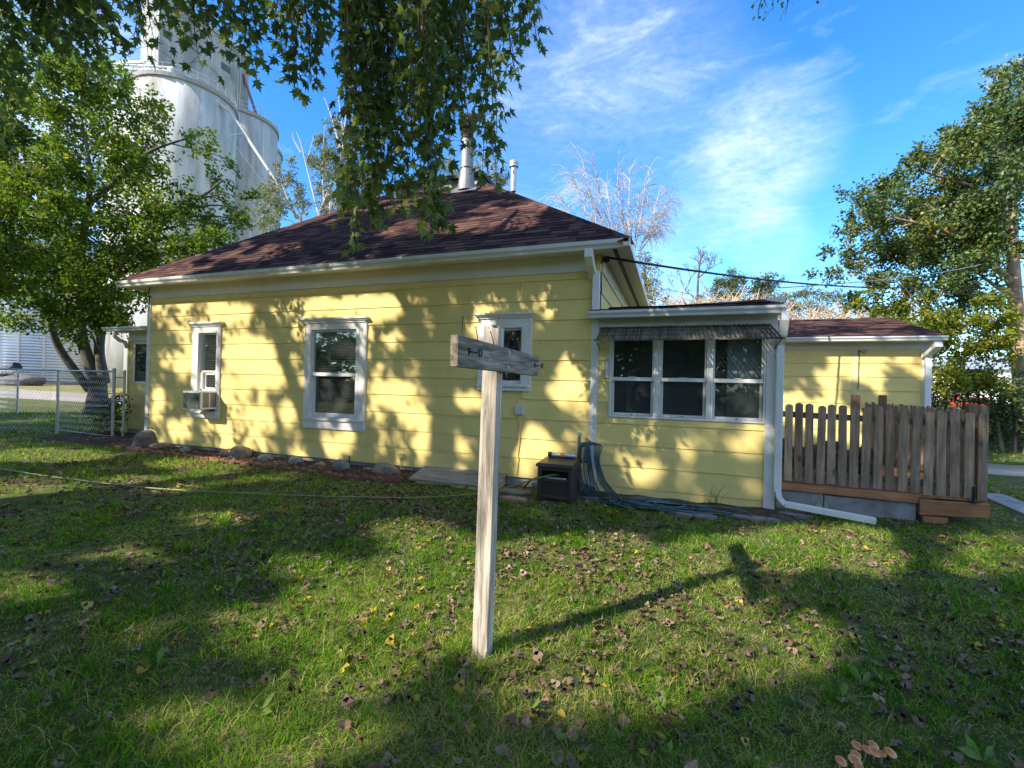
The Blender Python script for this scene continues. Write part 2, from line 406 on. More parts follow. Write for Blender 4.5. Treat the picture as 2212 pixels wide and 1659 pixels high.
OLIVE = ramp_mat('olive_leaf', [(0, (.05, .08, .022)), (.5, (.10, .13, .04)), (1, (.19, .20, .07))], rough=.55, transl=.3, patch=.2, pscale=.4)
SHRUB = ramp_mat('shrub_leaf', [(0, (.03, .055, .016)), (.6, (.07, .115, .03)), (1, (.13, .18, .04))], rough=.5, transl=.25, spec=.4)
GRASSM = ramp_mat('grass_blade', [(0, (.035, .115, .006)), (.35, (.095, .24, .010)), (.62, (.18, .36, .016)), (.8, (.30, .41, .035)), (.92, (.50, .40, .15)), (1, (.58, .45, .22))], rough=.75, transl=.45, use='tone', spec=.08)
DEADL = ramp_mat('dry_brown_leaf', [(0, (.09, .052, .033)), (.4, (.175, .105, .068)), (.8, (.29, .185, .125)), (1, (.40, .28, .20))], rough=.8, use='object', transl=.12, nvar=.2, nscale=30)
YELL = ramp_mat('yellow_fallen_leaf', [(0, (.36, .25, .03)), (.6, (.48, .34, .05)), (1, (.42, .22, .03))], rough=.7, use='object', transl=.2, nvar=.2, nscale=30)
LITTER = ramp_mat('leaf_litter', [(0, (.08, .05, .032)), (.4, (.16, .10, .066)), (.75, (.26, .17, .115)), (.93, (.36, .26, .19)), (.95, (.45, .33, .05)), (1, (.42, .27, .04))], rough=.85, use='island', transl=.1)
WEEDM = ramp_mat('weed_leaf', [(0, (.08, .16, .03)), (.5, (.13, .23, .04)), (1, (.19, .29, .07))], rough=.5, use='island', transl=.3)
HOSEG = M('green_hose', (.19, .22, .07), rough=.45, var=.15, scale=3, spec=.5)
HOSEB = M('blue_hose', (.032, .088, .10), rough=.42, var=.35, scale=2, spec=.45, island=.45)
SOIL = M('bed_soil', (.065, .045, .032), rough=.95, var=.4, scale=12, second=(.14, .10, .07), sscale=18, bump=1.0, bscale=35, bdist=.03)
BRICKM = M('red_edging_block', (.23, .10, .068), rough=.9, var=.25, scale=14, rnd=.2, bump=.4, bscale=60)
MUSH = M('mushroom_cap', (.75, .34, .15), rough=.55, var=.2, scale=18)
def _cap_mat():
    m, n, l, p = new_mat('mushroom_cap_radial'); p.inputs['Roughness'].default_value = .6; p.inputs['Specular IOR Level'].default_value = .25
    tc = n.new('ShaderNodeTexCoord'); mp = n.new('ShaderNodeMapping'); mp.inputs['Location'].default_value = (-.006, .002, 0); mp.inputs['Scale'].default_value = (1, 1, 0)
    l.new(tc.outputs['Object'], mp.inputs[0]); ln = n.new('ShaderNodeVectorMath'); ln.operation = 'LENGTH'; l.new(mp.outputs[0], ln.inputs[0])
    no = n.new('ShaderNodeTexNoise'); no.inputs['Scale'].default_value = 260; l.new(tc.outputs['Object'], no.inputs['Vector'])
    ml = n.new('ShaderNodeMath'); ml.operation = 'MULTIPLY_ADD'; ml.inputs[1].default_value = .008; l.new(no.outputs[0], ml.inputs[0]); l.new(ln.outputs['Value'], ml.inputs[2])
    cr = n.new('ShaderNodeValToRGB'); mr = n.new('ShaderNodeMapRange'); mr.inputs[1].default_value = .002; mr.inputs[2].default_value = .027; l.new(ml.outputs[0], mr.inputs[0]); l.new(mr.outputs[0], cr.inputs[0])
    e = cr.color_ramp.elements; e[0].color = (.36, .10, .03, 1); e[1].color = (.74, .42, .22, 1); q = e.new(.55); q.color = (.62, .22, .07, 1)
    l.new(cr.outputs[0], p.inputs['Base Color']); return m
MUSH = _cap_mat()
MUSHS = M('mushroom_stem', (.52, .42, .30), rough=.7, var=.1)
SILO = M('silo_concrete', (.48, .465, .44), rough=.95, var=.28, scale=.9, stretch=(1, 1, .14), second=(.30, .28, .255), sscale=.7, sthr=(.47, .68), detail=9, bump=.15, bscale=3, bdist=.05)
TOWER = M('stained_tower_concrete', (.40, .39, .365), rough=.9, var=.2, scale=.5, stretch=(1, 1, .35), second=(.27, .265, .25), sscale=.3, sthr=(.47, .56))

# ================================================================== the ground
def vnoise(x, y, f, seed=0, oct=3):
    r = np.random.default_rng(seed); out = np.zeros_like(x, dtype=float); amp = 1.0; tot = 0
    for o in range(oct):
        for k in range(5):
            a = r.uniform(0, 2*math.pi); ph = r.uniform(0, 6.28); ff = f*(2**o)*r.uniform(.6, 1.4)
            out += amp*np.cos((x*math.cos(a)+y*math.sin(a))*ff+ph)
        tot += amp*2.2; amp *= .6
    return out/tot
def ground_material():
    m, n, l, p = new_mat('lawn_soil'); p.inputs['Roughness'].default_value = .95; p.inputs['Specular IOR Level'].default_value = .1
    tc = n.new('ShaderNodeTexCoord')
    def noise(s, d=5):
        q = n.new('ShaderNodeTexNoise'); q.inputs['Scale'].default_value = s; q.inputs['Detail'].default_value = d; q.inputs['Roughness'].default_value = .65
        l.new(tc.outputs['Object'], q.inputs['Vector']); return q.outputs[0]
    def ramp(src, a, b):
        q = n.new('ShaderNodeMapRange'); q.inputs[1].default_value = a; q.inputs[2].default_value = b; l.new(src, q.inputs[0]); return q.outputs[0]
    def mix(f, a, b):
        q = n.new('ShaderNodeMix'); q.data_type = 'RGBA'; l.new(f, q.inputs['Factor'])
        for s, k in ((a, 'A'), (b, 'B')):
            if isinstance(s, tuple): q.inputs[k].default_value = rgba(s)
            else: l.new(s, q.inputs[k])
        return q.outputs['Result']
    c = mix(ramp(noise(38), .4, .62), (.075, .13, .022), (.15, .115, .06))
    c = mix(ramp(noise(9), .45, .7), c, (.38, .29, .15))
    c = mix(ramp(noise(1.1), .45, .66), c, (.09, .155, .025))
    c = mix(ramp(noise(130, 2), .56, .7), c, (.05, .036, .022))
    l.new(c, p.inputs['Base Color'])
    bp = n.new('ShaderNodeBump'); bp.inputs['Strength'].default_value = 1.0; bp.inputs['Distance'].default_value = .03
    l.new(noise(55), bp.inputs['Height']); l.new(bp.outputs[0], p.inputs['Normal'])
    return m
g = MB()
g.quad((-900, -900, 0), (900, -900, 0), (900, 900, 0), (-900, 900, 0))
tag(g.build('ground', ground_material()), 'lawn and open ground running out to the horizon', kind='structure')
GRAVEL = M('pale_gravel', (.42, .36, .29), rough=.95, var=.25, scale=2.5, second=(.30, .25, .18), sscale=.5, bump=.5, bscale=20, bdist=.03)
DRYG = M('dry_grass_verge', (.30, .25, .08), rough=.95, var=.3, scale=1.5, second=(.14, .15, .04), sscale=.7, bump=.8, bscale=9, bdist=.1)
g = MB(); g.quad((-90, 9.0, .004), (-12.5, 9.0, .004), (-12.5, 14.2, .004), (-90, 22, .004))
tag(g.build('gravel_road', GRAVEL), 'pale gravel lane behind the fence', kind='structure')
g = MB(); g.quad((-90, 22, .006), (-12.5, 14.2, .006), (-12.5, 32, .006), (-90, 60, .006))
tag(g.build('verge', DRYG), 'dry yellow grass verge before the steel bins', kind='structure')
g = MB(); g.quad((15.9, 4.9, .008), (40, 3.5, .008), (40, 6.6, .008), (16.9, 6.7, .008))
tag(g.build('gravel_drive', GRAVEL), 'grey gravel drive beyond the picket fence', kind='structure')
g = MB(); g.hexa([(14.75, 2.55, 0), (14.45, .2, 0), (14.85, .2, 0), (15.1, 2.55, 0)], [(14.75, 2.55, .03), (14.45, .2, .03), (14.85, .2, .03), (15.1, 2.55, .03)])
tag(g.build('path', CONC), 'narrow concrete strip in the grass', kind='structure')
# flower bed along the wall
xs = np.linspace(-3.6, 6.75, 60); bm = MB(); bv = []; bf = []
def bed_front(x): return np.interp(x, [-3.6, -.5, .4, 1.16, 2.06, 3.03, 3.55, 4.2, 4.86, 5.24, 5.66, 6.15, 6.6], [-.25, -.29, -.34, -.43, -.42, -.5, -.53, -.56, -.56, -.62, -.65, -.63, -.55])
for x in xs:
    f0 = bed_front(x)
    b0 = .06 if x > -.1 else 1.12
    for k in range(6):
        t = k/5; h = .012+.05*math.sin(t*math.pi*.55)+.018*math.sin(x*5+k*2.1)*math.sin(t*3.1)
        bv.append((x, f0+(b0-f0)*t, h))
for i in range(len(xs)-1):
    for k in range(5):
        a = i*6+k; bf.append((a, a+6, a+7, a+1))
bm.add(bv, bf)
tag(bm.build('garden_bed', SOIL, smooth=True), 'dark mulch bed against the yellow wall', kind='structure')
bm = MB(); bv = []; bf = []
xs2 = np.linspace(9.0, 11.75, 30)
for x in xs2:
    for k in range(5):
        t = k/4; bv.append((x, -.62+.62*t+.05*math.sin(x*4), .006+.035*math.sin(t*math.pi*.6)+.01*math.sin(x*13+k)))
for i in range(len(xs2)-1):
    for k in range(4):
        a = i*5+k; bf.append((a, a+5, a+6, a+1))
bm.add(bv, bf)
tag(bm.build('bare_soil', SOIL, smooth=True), 'bare brown soil at the foot of the porch wall', kind='structure')

# ================================================================== the house
house = empty('yellow_house', (4.7, 3.5, 0), 'single storey yellow house with white trim and a dark hipped shingle roof', 'house')
ZL = [3.03-.29*k for k in range(11)]
HOLES = [(1.44, 1.98, .82, 2.40), (4.27, 5.29, .83, 2.41), (7.66, 8.27, 1.50, 2.37), (9.535, 11.462, 1.085, 2.33)]
def board_mb(x0, x1, zb, zt, y=0.0):
    b = MB()
    b.prism([(x0, y-.024, zb), (x0, y-.0105, zt), (x0, y, zt), (x0, y, zb)], (x1-x0, 0, 0)); return b
def lay(x0, x1, zb, zt, holes, y=0.0, joints=(), zref=None):
    segs = [(x0, x1)]
    for hx0, hx1, hz0, hz1 in holes:
        if hz0 < zt-.001 and hz1 > zb+.001:
            ns = []
            for a, b in segs:
                if hx1 <= a or hx0 >= b: ns.append((a, b)); continue
                if hx0 > a: ns.append((a, hx0))
                if hx1 < b: ns.append((hx1, b))
            segs = ns
    out = []
    for a, b in segs:
        cuts = [a]+[j for j in joints if a+.25 < j < b-.25]+[b]
        for i in range(len(cuts)-1):
            out.append((cuts[i]+(.0015 if i else 0), cuts[i+1]-(.0015 if i < len(cuts)-2 else 0)))
    for a, b in out:
        board_mb(a, b, zb, zt, y).build('siding_board', YEL, house, at0=((a+b)/2, y, zb))
jr = random.Random(5)
for k in range(-1, 10):
    zt = 3.13 if k == -1 else ZL[k]; zb = ZL[k+1]
    j = [4.88-(k % 3)*1.22+jr.uniform(-.1, .1), 8.2-(k % 2)*.9]
    if k == 8: j = [2.6, 5.53]
    lay(0.0, 9.275, zb, zt-.0015, HOLES[:3], joints=j)
for k in range(2, 10):
    lay(9.378, 11.461, ZL[k+1], min(ZL[k], 2.33)-.0015, HOLES, joints=[])
board_mb(9.5365, 11.461, 1.0, 1.083).build('siding_board', YEL, house, at0=(10.5, 0, 1.0))
board_mb(9.378, 11.461, .02, .1285).build('siding_board', YEL, house, at0=(10.5, 0, .02))
# sheathing behind the boards, with the openings left out
w = MB()
def sheath(w, x0, x1, z0, z1, holes, y0, y1):
    xsx = sorted({x0, x1, *[h[0] for h in holes], *[h[1] for h in holes]}); zsx = sorted({z0, z1, *[h[2] for h in holes], *[h[3] for h in holes]})
    for a, b in zip(xsx, xsx[1:]):
        for c, d in zip(zsx, zsx[1:]):
            mx, mz = (a+b)/2, (c+d)/2
            if any(h[0] < mx < h[1] and h[2] < mz < h[3] for h in holes): continue
            w.box(a, b, y0, y1, c, d)
sheath(w, -.05, 9.377, .13, 3.36, HOLES[:3], .003, .10); sheath(w, 9.378, 11.57, .03, 2.43, HOLES[3:], .003, .10)
w.box(9.30, 9.372, .1, 7.4, .13, 3.36); w.box(-.05, .02, .1, 7.4, .13, 3.36); w.box(-.05, 9.37, 7.4, 7.47, .13, 3.36)
w.box(11.50, 11.57, .1, 2.2, .03, 2.4); w.box(9.38, 11.57, 2.2, 2.27, .03, 2.4)
w.build('wall', YEL, house)
for (x0, x1, z0, z1) in HOLES:
    r_ = MB(); d = 1.3; x0 += .25; x1 -= .25 if x1 < 11 else .25
    r_.quad((x0-.3, d, z0-.3), (x1+.3, d, z0-.3), (x1+.3, d, z1+.3), (x0-.3, d, z1+.3))
    r_.quad((x0-.3, .101, z0-.3), (x1+.3, .101, z0-.3), (x1+.3, d, z0-.3), (x0-.3, d, z0-.3))
    r_.quad((x0-.3, .101, z1+.3), (x0-.3, d, z1+.3), (x1+.3, d, z1+.3), (x1+.3, .101, z1+.3))
    r_.quad((x0-.3, .101, z0-.3), (x0-.3, d, z0-.3), (x0-.3, d, z1+.3), (x0-.3, .101, z1+.3))
    r_.quad((x1+.3, .101, z0-.3), (x1+.3, .101, z1+.3), (x1+.3, d, z1+.3), (x1+.3, d, z0-.3))
    r_.build('room_interior', DARK, house)
b = MB()
xx = -.05
while xx < 9.3:
    x2 = min(xx+.405, 9.36); b.box(xx+.004, x2-.004, .012, .18, -.05, .128); xx = x2
b.build('foundation', CONC, house)
b = MB(); b.box(-.05, 9.36, .018, .17, -.05, .126); b.build('foundation_mortar', CONC, house)
# trim
b = MB(); b.box(-.055, 9.30, -.03, .003, 3.13, 3.368); b.build('frieze', TRIM, house, bevel=.004)
b = MB(); b.box(-.10, -.002, -.032, .10, .12, 3.365); b.build('corner_board', TRIM, house, bevel=.004)
b = MB(); b.box(9.276, 9.377, -.034, .002, .10, 3.13); b.box(9.34, 9.377, .002, .11, .1, 3.13); b.build('corner_board', TRIM, house, bevel=.004)
b = MB(); b.box(11.462, 11.576, -.034, .06, .025, 2.33); b.box(11.455, 11.582, -.044, -.0345, .025, 1.07); b.build('corner_board', TRIM, house, bevel=.004)
b = MB(); b.box(9.38, 11.575, -.03, .003, 2.332, 2.436); b.build('frieze', OLDTRIM, house)
# right-hand side wall above the porch
b = MB(); b.box(9.373, 9.40, .11, 7.4, 3.13, 3.366); b.build('frieze', OLDTRIM, house)
for i in range(3):
    z0 = 2.45+.29*i-.2; z1 = min(z0+.288, 3.13)
    b = MB(); b.prism([(9.392, .112, z0), (9.380, .112, z1), (9.373, .112, z1), (9.373, .112, z0)], (0, 7.2, 0)); b.build('siding_board', YEL, house, at0=(9.38, 3.7, z0))
b = MB(); b.prism([(9.392, .112, 2.83), (9.38, .112, 3.128), (9.373, .112, 3.128), (9.373, .112, 2.83)], (0, 7.2, 0)); b.build('siding_board', YEL, house, at0=(9.38, 3.7, 2.83))
# soffits and fascia
b = MB(); b.box(-.36, 9.72, -.335, -.0305, 3.369, 3.385); b.box(-.36, 9.72, -.0302, .3, 3.3692, 3.3852); b.build('soffit', TRIM, house)
b = MB(); b.box(9.402, 9.72, .302, 7.8, 3.368, 3.384); b.build('soffit', OLDTRIM, house)
b = MB(); b.box(9.56, 9.62, -.3, 7.8, 3.3615, 3.3675); b.build('soffit_vent', BLACK, house)
b = MB(); b.box(-.36, -.105, .302, 7.8, 3.368, 3.384); b.build('soffit', TRIM, house)
def gutter(x0, x1, y, zt, m, h=.11, dpt=.095):
    b = MB(); prof = [(y+dpt, zt-.012), (y+dpt, zt-h), (y+.034, zt-h), (y+.026, zt-h+.03), (y, zt-h+.06), (y, zt), (y+.014, zt), (y+.022, zt-.03), (y+dpt-.012, zt-.03), (y+dpt-.01, zt-.012)]
    b.prism([(x0, a, c) for a, c in prof], (x1-x0, 0, 0)); return b.build('gutter', m, house)
gutter(-.47, 9.795, -.43, 3.43, GUT)
b = MB(); b.box(9.722, 9.815, -.43, 7.9, 3.325, 3.432); b.build('gutter', GUT, house)
b = MB(); b.box(-.46, -.37, -.334, 7.9, 3.33, 3.43); b.build('fascia', GUT, house)
# ---- main roof
TP = .755; TH = math.atan(TP); EY, EZ = -.40, 3.432; XL, XR = -.46, 9.80; TT = 3.68; BY = 7.95
def rp(x, t): return (x, EY+t, EZ+TP*t)
rf = MB()
fl = [rp(XL, 0), rp(XR, 0), rp(XR-TT, TT), rp(XL+TT, TT)]
bk = [(XL, BY, EZ), (XR, BY, EZ), (XR-TT, BY-TT, EZ+TP*TT), (XL+TT, BY-TT, EZ+TP*TT)]
rf.add(fl+bk, [(0, 1, 2, 3), (5, 4, 7, 6), (1, 5, 6, 2), (4, 0, 3, 7), (3, 2, 6, 7), (0, 4, 5, 1)])
roof = rf.build('roof', FELT, house)
def shingle_mesh(w, l=.165, t=.014):
    b = MB(); b.hexa([(0, 0, .001), (w, 0, .001), (w, l, .0005), (0, l, .0005)], [(0, 0, t), (w, 0, t), (w, l, .004), (0, l, .004)]); return b.mesh('shingle', m=SHING_O)
SHW = [.19, .24, .30, .36]
SHM = [shingle_mesh(w_-.006) for w_ in SHW]
tabs = []
EXPO = .135
rr = random.Random(3)
row = 0
while True:
    s = row*EXPO; t = s*math.cos(TH)
    if t > TT-.06: break
    x = XL+t+.02-rr.uniform(0, .2); xr = XR-t-.02
    while x < xr:
        k = rr.choice([0, 1, 1, 2, 2, 3]); tabs.append((x, t, k)); x += SHW[k]
    row += 1
def tab_z(a):
    p = np.array(rp(a[0]+.15, a[1])); return float(RB[2]@(p-CAM))
inside = [a for a in tabs if a[0] >= XL+a[1]+.15 and a[0]+SHW[a[2]] <= XR-a[1]-.15]
near = sorted(inside, key=lambda a: tab_z(a)/SHW[a[2]])[:290]
ns = set(near)
ro = origin_of(roof)
for x, t, k in near:
    link('shingle', SHM[k], roof, Vector(rp(x, t))-ro+Vector((0, rr.uniform(-.004, .004), rr.uniform(0, .003))), (TH, 0, 0))
def join_tabs(name, tl, parent, rpf, th, lo, hi):
    b = MB(); c, s_ = math.cos(th), math.sin(th)
    for x, t, k in tl:
        x0 = max(x, lo(t)); x1 = min(x+SHW[k]-.006, hi(t))
        if x1-x0 < .02: continue
        o = rpf(0, t)
        def P(xx, l_, h): return (xx, o[1]+l_*c-h*s_, o[2]+l_*s_+h*c)
        tu = t+.165*c; xa, xb = max(x0, lo(tu)), min(x1, hi(tu))
        if xb-xa < .005: xa = xb = (x0+x1)/2 if lo(tu) < (x0+x1)/2 < hi(tu) else (lo(tu) if x0 < 4 else hi(tu))
        b.hexa([P(x0, 0, .001), P(x1, 0, .001), P(xb, .165, .0005), P(xa, .165, .0005)], [P(x0, 0, .014), P(x1, 0, .014), P(xb, .165, .004), P(xa, .165, .004)])
    o = b.build(name, SHING, parent); tag(o, kind='stuff'); return o
join_tabs('shingle_courses', [a for a in tabs if a not in ns], roof, rp, TH, lambda t: XL+t, lambda t: XR-t)
# hip caps
cap = MB(); cap.hexa([(-.13, 0, -.085), (.13, 0, -.085), (.13, .30, -.085), (-.13, .30, -.085)], [(-.02, 0, .010), (.02, 0, .010), (.02, .30, .002), (-.02, .30, .002)])
capm = cap.mesh('hip_cap', m=SHING_O)
for sx, x0 in ((-1, XR), (1, XL)):
    dv = Vector((sx, 1, TP)).normalized(); L = Vector((sx*TT, TT, TP*TT)).length
    yv = dv; zv = Vector((0, 0, 1)); xv = yv.cross(zv).normalized(); zv = xv.cross(yv)
    q = Matrix((xv, yv, zv)).transposed().to_euler()
    d = 0.0
    while d < L-.1:
        p = Vector((x0, EY, EZ))+dv*d; link('hip_cap', capm, roof, p-ro+Vector((0, 0, .012)), q); d += .15
# masonry curb and flat deck on the top
b = MB()
for i in range(9):
    x0 = 3.46+i*.29
    b.box(x0, x0+.284, 3.22, 3.30, 6.12+(i % 2)*.004, 6.335)
b.build('roof_curb', M('whitewashed_curb', (.42, .41, .39), rough=.9, var=.3, scale=6, second=(.22, .19, .17), sscale=4), house)
b = MB(); b.box(3.40, 6.14, 3.12, 4.5, 6.337, 6.43); b.box(6.03, 6.10, 3.2, 4.4, 6.05, 6.336); b.build('flat_deck', M('dark_membrane', (.035, .045, .045), rough=.6, var=.2), house)
# flues
fx, fy = 5.86, 2.86
b = MB(); b.lathe([(.205, 5.86), (.20, 5.95), (.148, 6.34), (.150, 6.36), (.168, 6.365), (.168, 6.385), (.142, 6.39), (.142, 7.02)], (fx, fy, 0), 20)
fl_ = b.build('flue_pipe', FLUE, house, smooth=False)
b = MB(); b.lathe([(.142, 7.02), (.16, 7.03), (.16, 7.06), (.13, 7.07), (.13, 7.30)], (fx, fy, 0), 18); b.build('flue_band', RUSTY, fl_)
b = MB(); b.lathe([(.13, 7.24), (.19, 7.28), (.20, 7.36), (.20, 7.50), (.17, 7.56), (.05, 7.62)], (fx, fy, 0), 18); b.build('flue_cap', RUSTY, fl_)
b = MB(); b.box(fx-.34, fx+.34, -.0, .012, -.25, .25)
fm = b.mesh('flashing', (fx, 0, 0), FLUE); link('flashing', fm, house, Vector((fx, fy-.06, EZ+TP*(fy-EY)+.012))-origin_of(house), (TH-math.pi/2, 0, 0))
b = MB(); b.lathe([(.062, 5.75), (.062, 6.28), (.066, 6.285), (.1, 6.29), (.1, 6.33), (.085, 6.335), (.085, 6.345), (.1, 6.35), (.1, 6.40), (.06, 6.43)], (6.97, 2.92, 0), 16)
# leans a touch to the right
vp = b.build('vent_pipe', GALV, house); 
b = MB(); b.tube([(3.86, 3.02, 5.95), (3.84, 3.02, 6.62)], .032, 10); b.build('vent_pipe', GALV, house)
# ---- downspout at the corner of the main house, down to the porch gutter
def spout(pts, w=.08, d=.06, up=(0, 1, 0)):
    b = MB()
    for p, q in zip(pts, pts[1:]): b.bar(p, q, w, d, up)
    return b
b = MB()
b.prism([(9.225, -.42, 3.33), (9.225, -.42, 3.22), (9.225, -.30, 3.13), (9.225, -.10, 3.06), (9.225, -.036, 3.0), (9.225, -.036, 3.12), (9.225, -.2, 3.2), (9.225, -.32, 3.33)], (.105, 0, 0))
b.box(9.285, 9.385, -.105, -.036, 2.50, 3.08); b.build('downspout', ALU, house, bevel=.006)
b = MB(); b.box(9.279, 9.391, -.109, -.034, 2.84, 2.865); b.build('strap', ALU, house)
# ---- porch roof and its gutter
gutter(9.27, 11.612, -.30, 2.52, M('porch_gutter_enamel', (.60, .62, .62), rough=.4, var=.06, scale=4), h=.09)
b = MB(); b.box(9.30, 11.60, -.204, -.0305, 2.4365, 2.455); b.build('soffit', OLDTRIM, house)
b = MB(); b.box(9.30, 11.60, -.204, -.19, 2.4555, 2.50); b.build('fascia', OLDTRIM, house)
pr = MB(); pr.hexa([(9.27, -.26, 2.50), (11.63, -.26, 2.50), (11.63, 1.6, 2.86), (9.27, 1.6, 2.74)], [(9.27, -.26, 2.525), (11.63, -.26, 2.525), (11.63, 1.6, 2.935), (9.27, 1.6, 2.80)])
proof = pr.build('porch_roof', FELT, house)
b = MB()
for i in range(13):
    t = -.26+i*.14
    for j in range(10):
        x0 = 9.28+j*.235+(i % 2)*.1-.05
        f = (x0-9.27)/2.36; z = 2.527+(t+.26)/1.86*((2.80-2.525)*(1-f)+(2.935-2.525)*f)
        x0 = max(x0, 9.275); x1 = min(x0+.23, 11.628); dz = .14*((2.80-2.525)*(1-f)+(2.935-2.525)*f)/1.86
        b.hexa([(x0, t, z), (x1, t, z+.005), (x1, t+.15, z+dz+.004), (x0, t+.15, z+dz)], [(x0, t, z+.014), (x1, t, z+.019), (x1, t+.15, z+dz+.006), (x0, t+.15, z+dz+.004)])
tag(b.build('shingle_courses', SHING, proof), kind='stuff')
b = MB(); b.hexa([(11.632, 1.2, 2.74), (11.86, 1.2, 2.80), (11.86, 1.5, 2.84), (11.632, 1.5, 2.76)], [(11.632, 1.2, 2.88), (11.92, 1.2, 2.90), (11.92, 1.5, 2.93), (11.632, 1.5, 2.92)]); b.build('gutter_end', GUT, house)
# porch downspout: elbow, run down the corner, long flared foot across the grass
b = MB()
dx0, dx1 = 11.565, 11.645
ribs = 4
b.prism([(dx0, -.28, 2.44), (dx0, -.29, 2.34), (dx0, -.20, 2.16), (dx0, -.10, 2.06), (dx0, -.03, 2.02), (dx0, -.03, 2.12), (dx0, -.10, 2.2), (dx0, -.19, 2.34), (dx0, -.19, 2.44)], (dx1-dx0, 0, 0))
b.box(dx0-.006, dx1-.006, -.10, -.045, .26, 2.06)
for k in range(3):
    xk = dx0+.012+k*.024; b.box(xk-.006, xk+.006, -.106, -.10, .26, 2.04)
P0 = Vector((dx0+.036, -.07, .30)); P1 = Vector((dx0+.055, -.078, .20)); P2 = Vector((dx0+.11, -.09, .13)); P3 = Vector((12.56, -.165, .055))
for p, q in ((P0, P1), (P1, P2), (P2, P3)): b.bar(p, q, .085, .06, (0, 0, 1) if q is P3 else (1, 0, 0))
for k in range(-1, 2): b.bar(P2+Vector((0, k*.024, .033)), P3+Vector((0, k*.024, .033)), .011, .008)
b.build('downspout', ALU, house)
b = MB(); b.box(dx0-.016, dx1+.004, -.112, -.04, 1.93, 1.955); b.build('strap', ALU, house)
# ---- slatted awning over the porch windows
aw = MB(); aw.bar((9.40, -.02, 2.315), (11.50, -.02, 2.315), .03, .03); aw.bar((9.37, -.395, 2.115), (11.58, -.395, 2.115), .02, .02)
awn = aw.build('awning', SLATW, house)
rs = random.Random(9); na = 44
for i in range(na):
    f = (i+.5)/na; xt = 9.42+f*2.08; xb = 9.385+f*2.19
    y1 = -.40-rs.uniform(-.012, .02); z1 = 2.118+rs.uniform(-.008, .006)
    b = MB(); b.bar((xt, -.012, 2.338+rs.uniform(-.004, .004)), (xb+rs.uniform(-.006, .006), y1, z1), .0305, .007, (0, .45, 1)); b.build('awning_slat', SLATW, awn, at0=(xt, -.2, 2.22))
for z_, y_ in ((2.268, -.13), (2.195, -.27)):
    b = MB(); b.bar((9.41, y_, z_-.008), (11.53, y_, z_-.008), .022, .008); b.build('awning_batten', SLATW, awn)
for x_ in (9.40, 11.55):
    b = MB(); b.tube([(x_, -.02, 2.02), (x_, -.385, 2.11)], .007, 6); b.build('awning_brace', BLACK, awn)
b = MB()
for i in range(16):
    x_ = 9.5+rs.random()*1.1; y_ = -.05-rs.random()*.3; z_ = 2.345-(abs(y_)*.56)
    b.tube([(x_, y_, z_), (x_+rs.uniform(-.12, .12), y_+rs.uniform(-.05, .05), z_+rs.uniform(.0, .03))], .003, 4)
o = b.build('twig_debris', STEM, awn)
# ---- windows
def frame_mb(x0, x1, z0, z1, w, y0, y1, wb=None, wt=None, wr=None):
    b = MB(); wb = w if wb is None else wb; wt = w if wt is None else wt; wr = w if wr is None else wr
    b.box(x0, x0+w, y0, y1, z0, z1); b.box(x1-wr, x1, y0, y1, z0, z1); b.box(x0+w, x1-wr, y0, y1, z0, z0+wb); b.box(x0+w, x1-wr, y0, y1, z1-wt, z1); return b
def sash(win, x0, x1, z0, z1, w, y, g=GLASS, m=TRIM, wb=None):
    s = frame_mb(x0, x1, z0, z1, w, y-.015, y+.015, wb=wb).build('sash', m, win, bevel=.003)
    b = MB(); b.box(x0+w-.003, x1-w+.003, y-.003, y+.003, z0+(wb or w)-.003, z1-w+.003); b.build('pane', g, win)
def trimmed(tr, hole, cap, label=None):
    x0, x1, z0, z1 = tr; hx0, hx1, hz0, hz1 = hole
    b = MB()
    b.box(x0, hx0, -.045, -.0005, z0, z1); b.box(hx1, x1, -.045, -.0005, z0, z1); b.box(hx0, hx1, -.045, -.0005, hz1, z1); b.box(hx0, hx1, -.045, -.0005, z0, hz0-.03)
    b.box(hx1+.035, hx1+.045, -.052, -.0455, z0+.04, z1-.02); b.box(x1-.03, x1-.012, -.051, -.0455, z0+.04, z1-.02)
    # reveal
    b.box(hx0-.0, hx0+.02, -.044, .10, hz0, hz1); b.box(hx1-.02, hx1, -.044, .10, hz0, hz1); b.box(hx0+.02, hx1-.02, -.044, .10, hz1-.02, hz1); b.box(hx0+.02, hx1-.02, -.044, .10, hz0, hz0+.02)
    w_ = b.build('window', TRIM, house, bevel=.003)
    cx0, cx1, cz0, cz1 = cap
    h = cz1-cz0
    b = MB(); b.box(cx0+.05, cx1-.05, -.065, -.001, cz0, cz0+h*.35); b.box(cx0+.025, cx1-.025, -.085, -.001, cz0+h*.352, cz0+h*.65); b.box(cx0, cx1, -.11, -.001, cz0+h*.652, cz1); b.build('head_cap', TRIM, w_)
    b = MB(); b.box(x0-.004, x1-.03, -.075, -.0455, hz0-.03, hz0); b.build('sill', TRIM, w_)
    return w_
W1 = trimmed((1.286, 2.065, .702, 2.50), HOLES[0], (1.214, 2.136, 2.502, 2.585))
sash(W1, 1.462, 1.958, 1.60, 2.378, .035, .03)
b = MB(); b.box(1.462, 1.49, -.01, .06, .84, 1.598); b.box(1.489, 1.545, .0, .06, 1.24, 1.598); b.box(1.485, 1.94, .0, .059, 1.235, 1.262); b.box(1.93, 1.958, -.01, .06, .84, 1.598); b.build('sash', TRIM, W1)
sash(W1, 1.546, 1.928, 1.255, 1.598, .045, .055, GLASSD)
for i in range(24):
    z_ = 1.26+i*.048
    b = MB(); b.bar((1.47, .10, z_), (1.95, .10, z_), .042, .003, (0, .5, 1)); b.build('blind_slat', BLIND, W1, at0=(1.7, .1, z_))
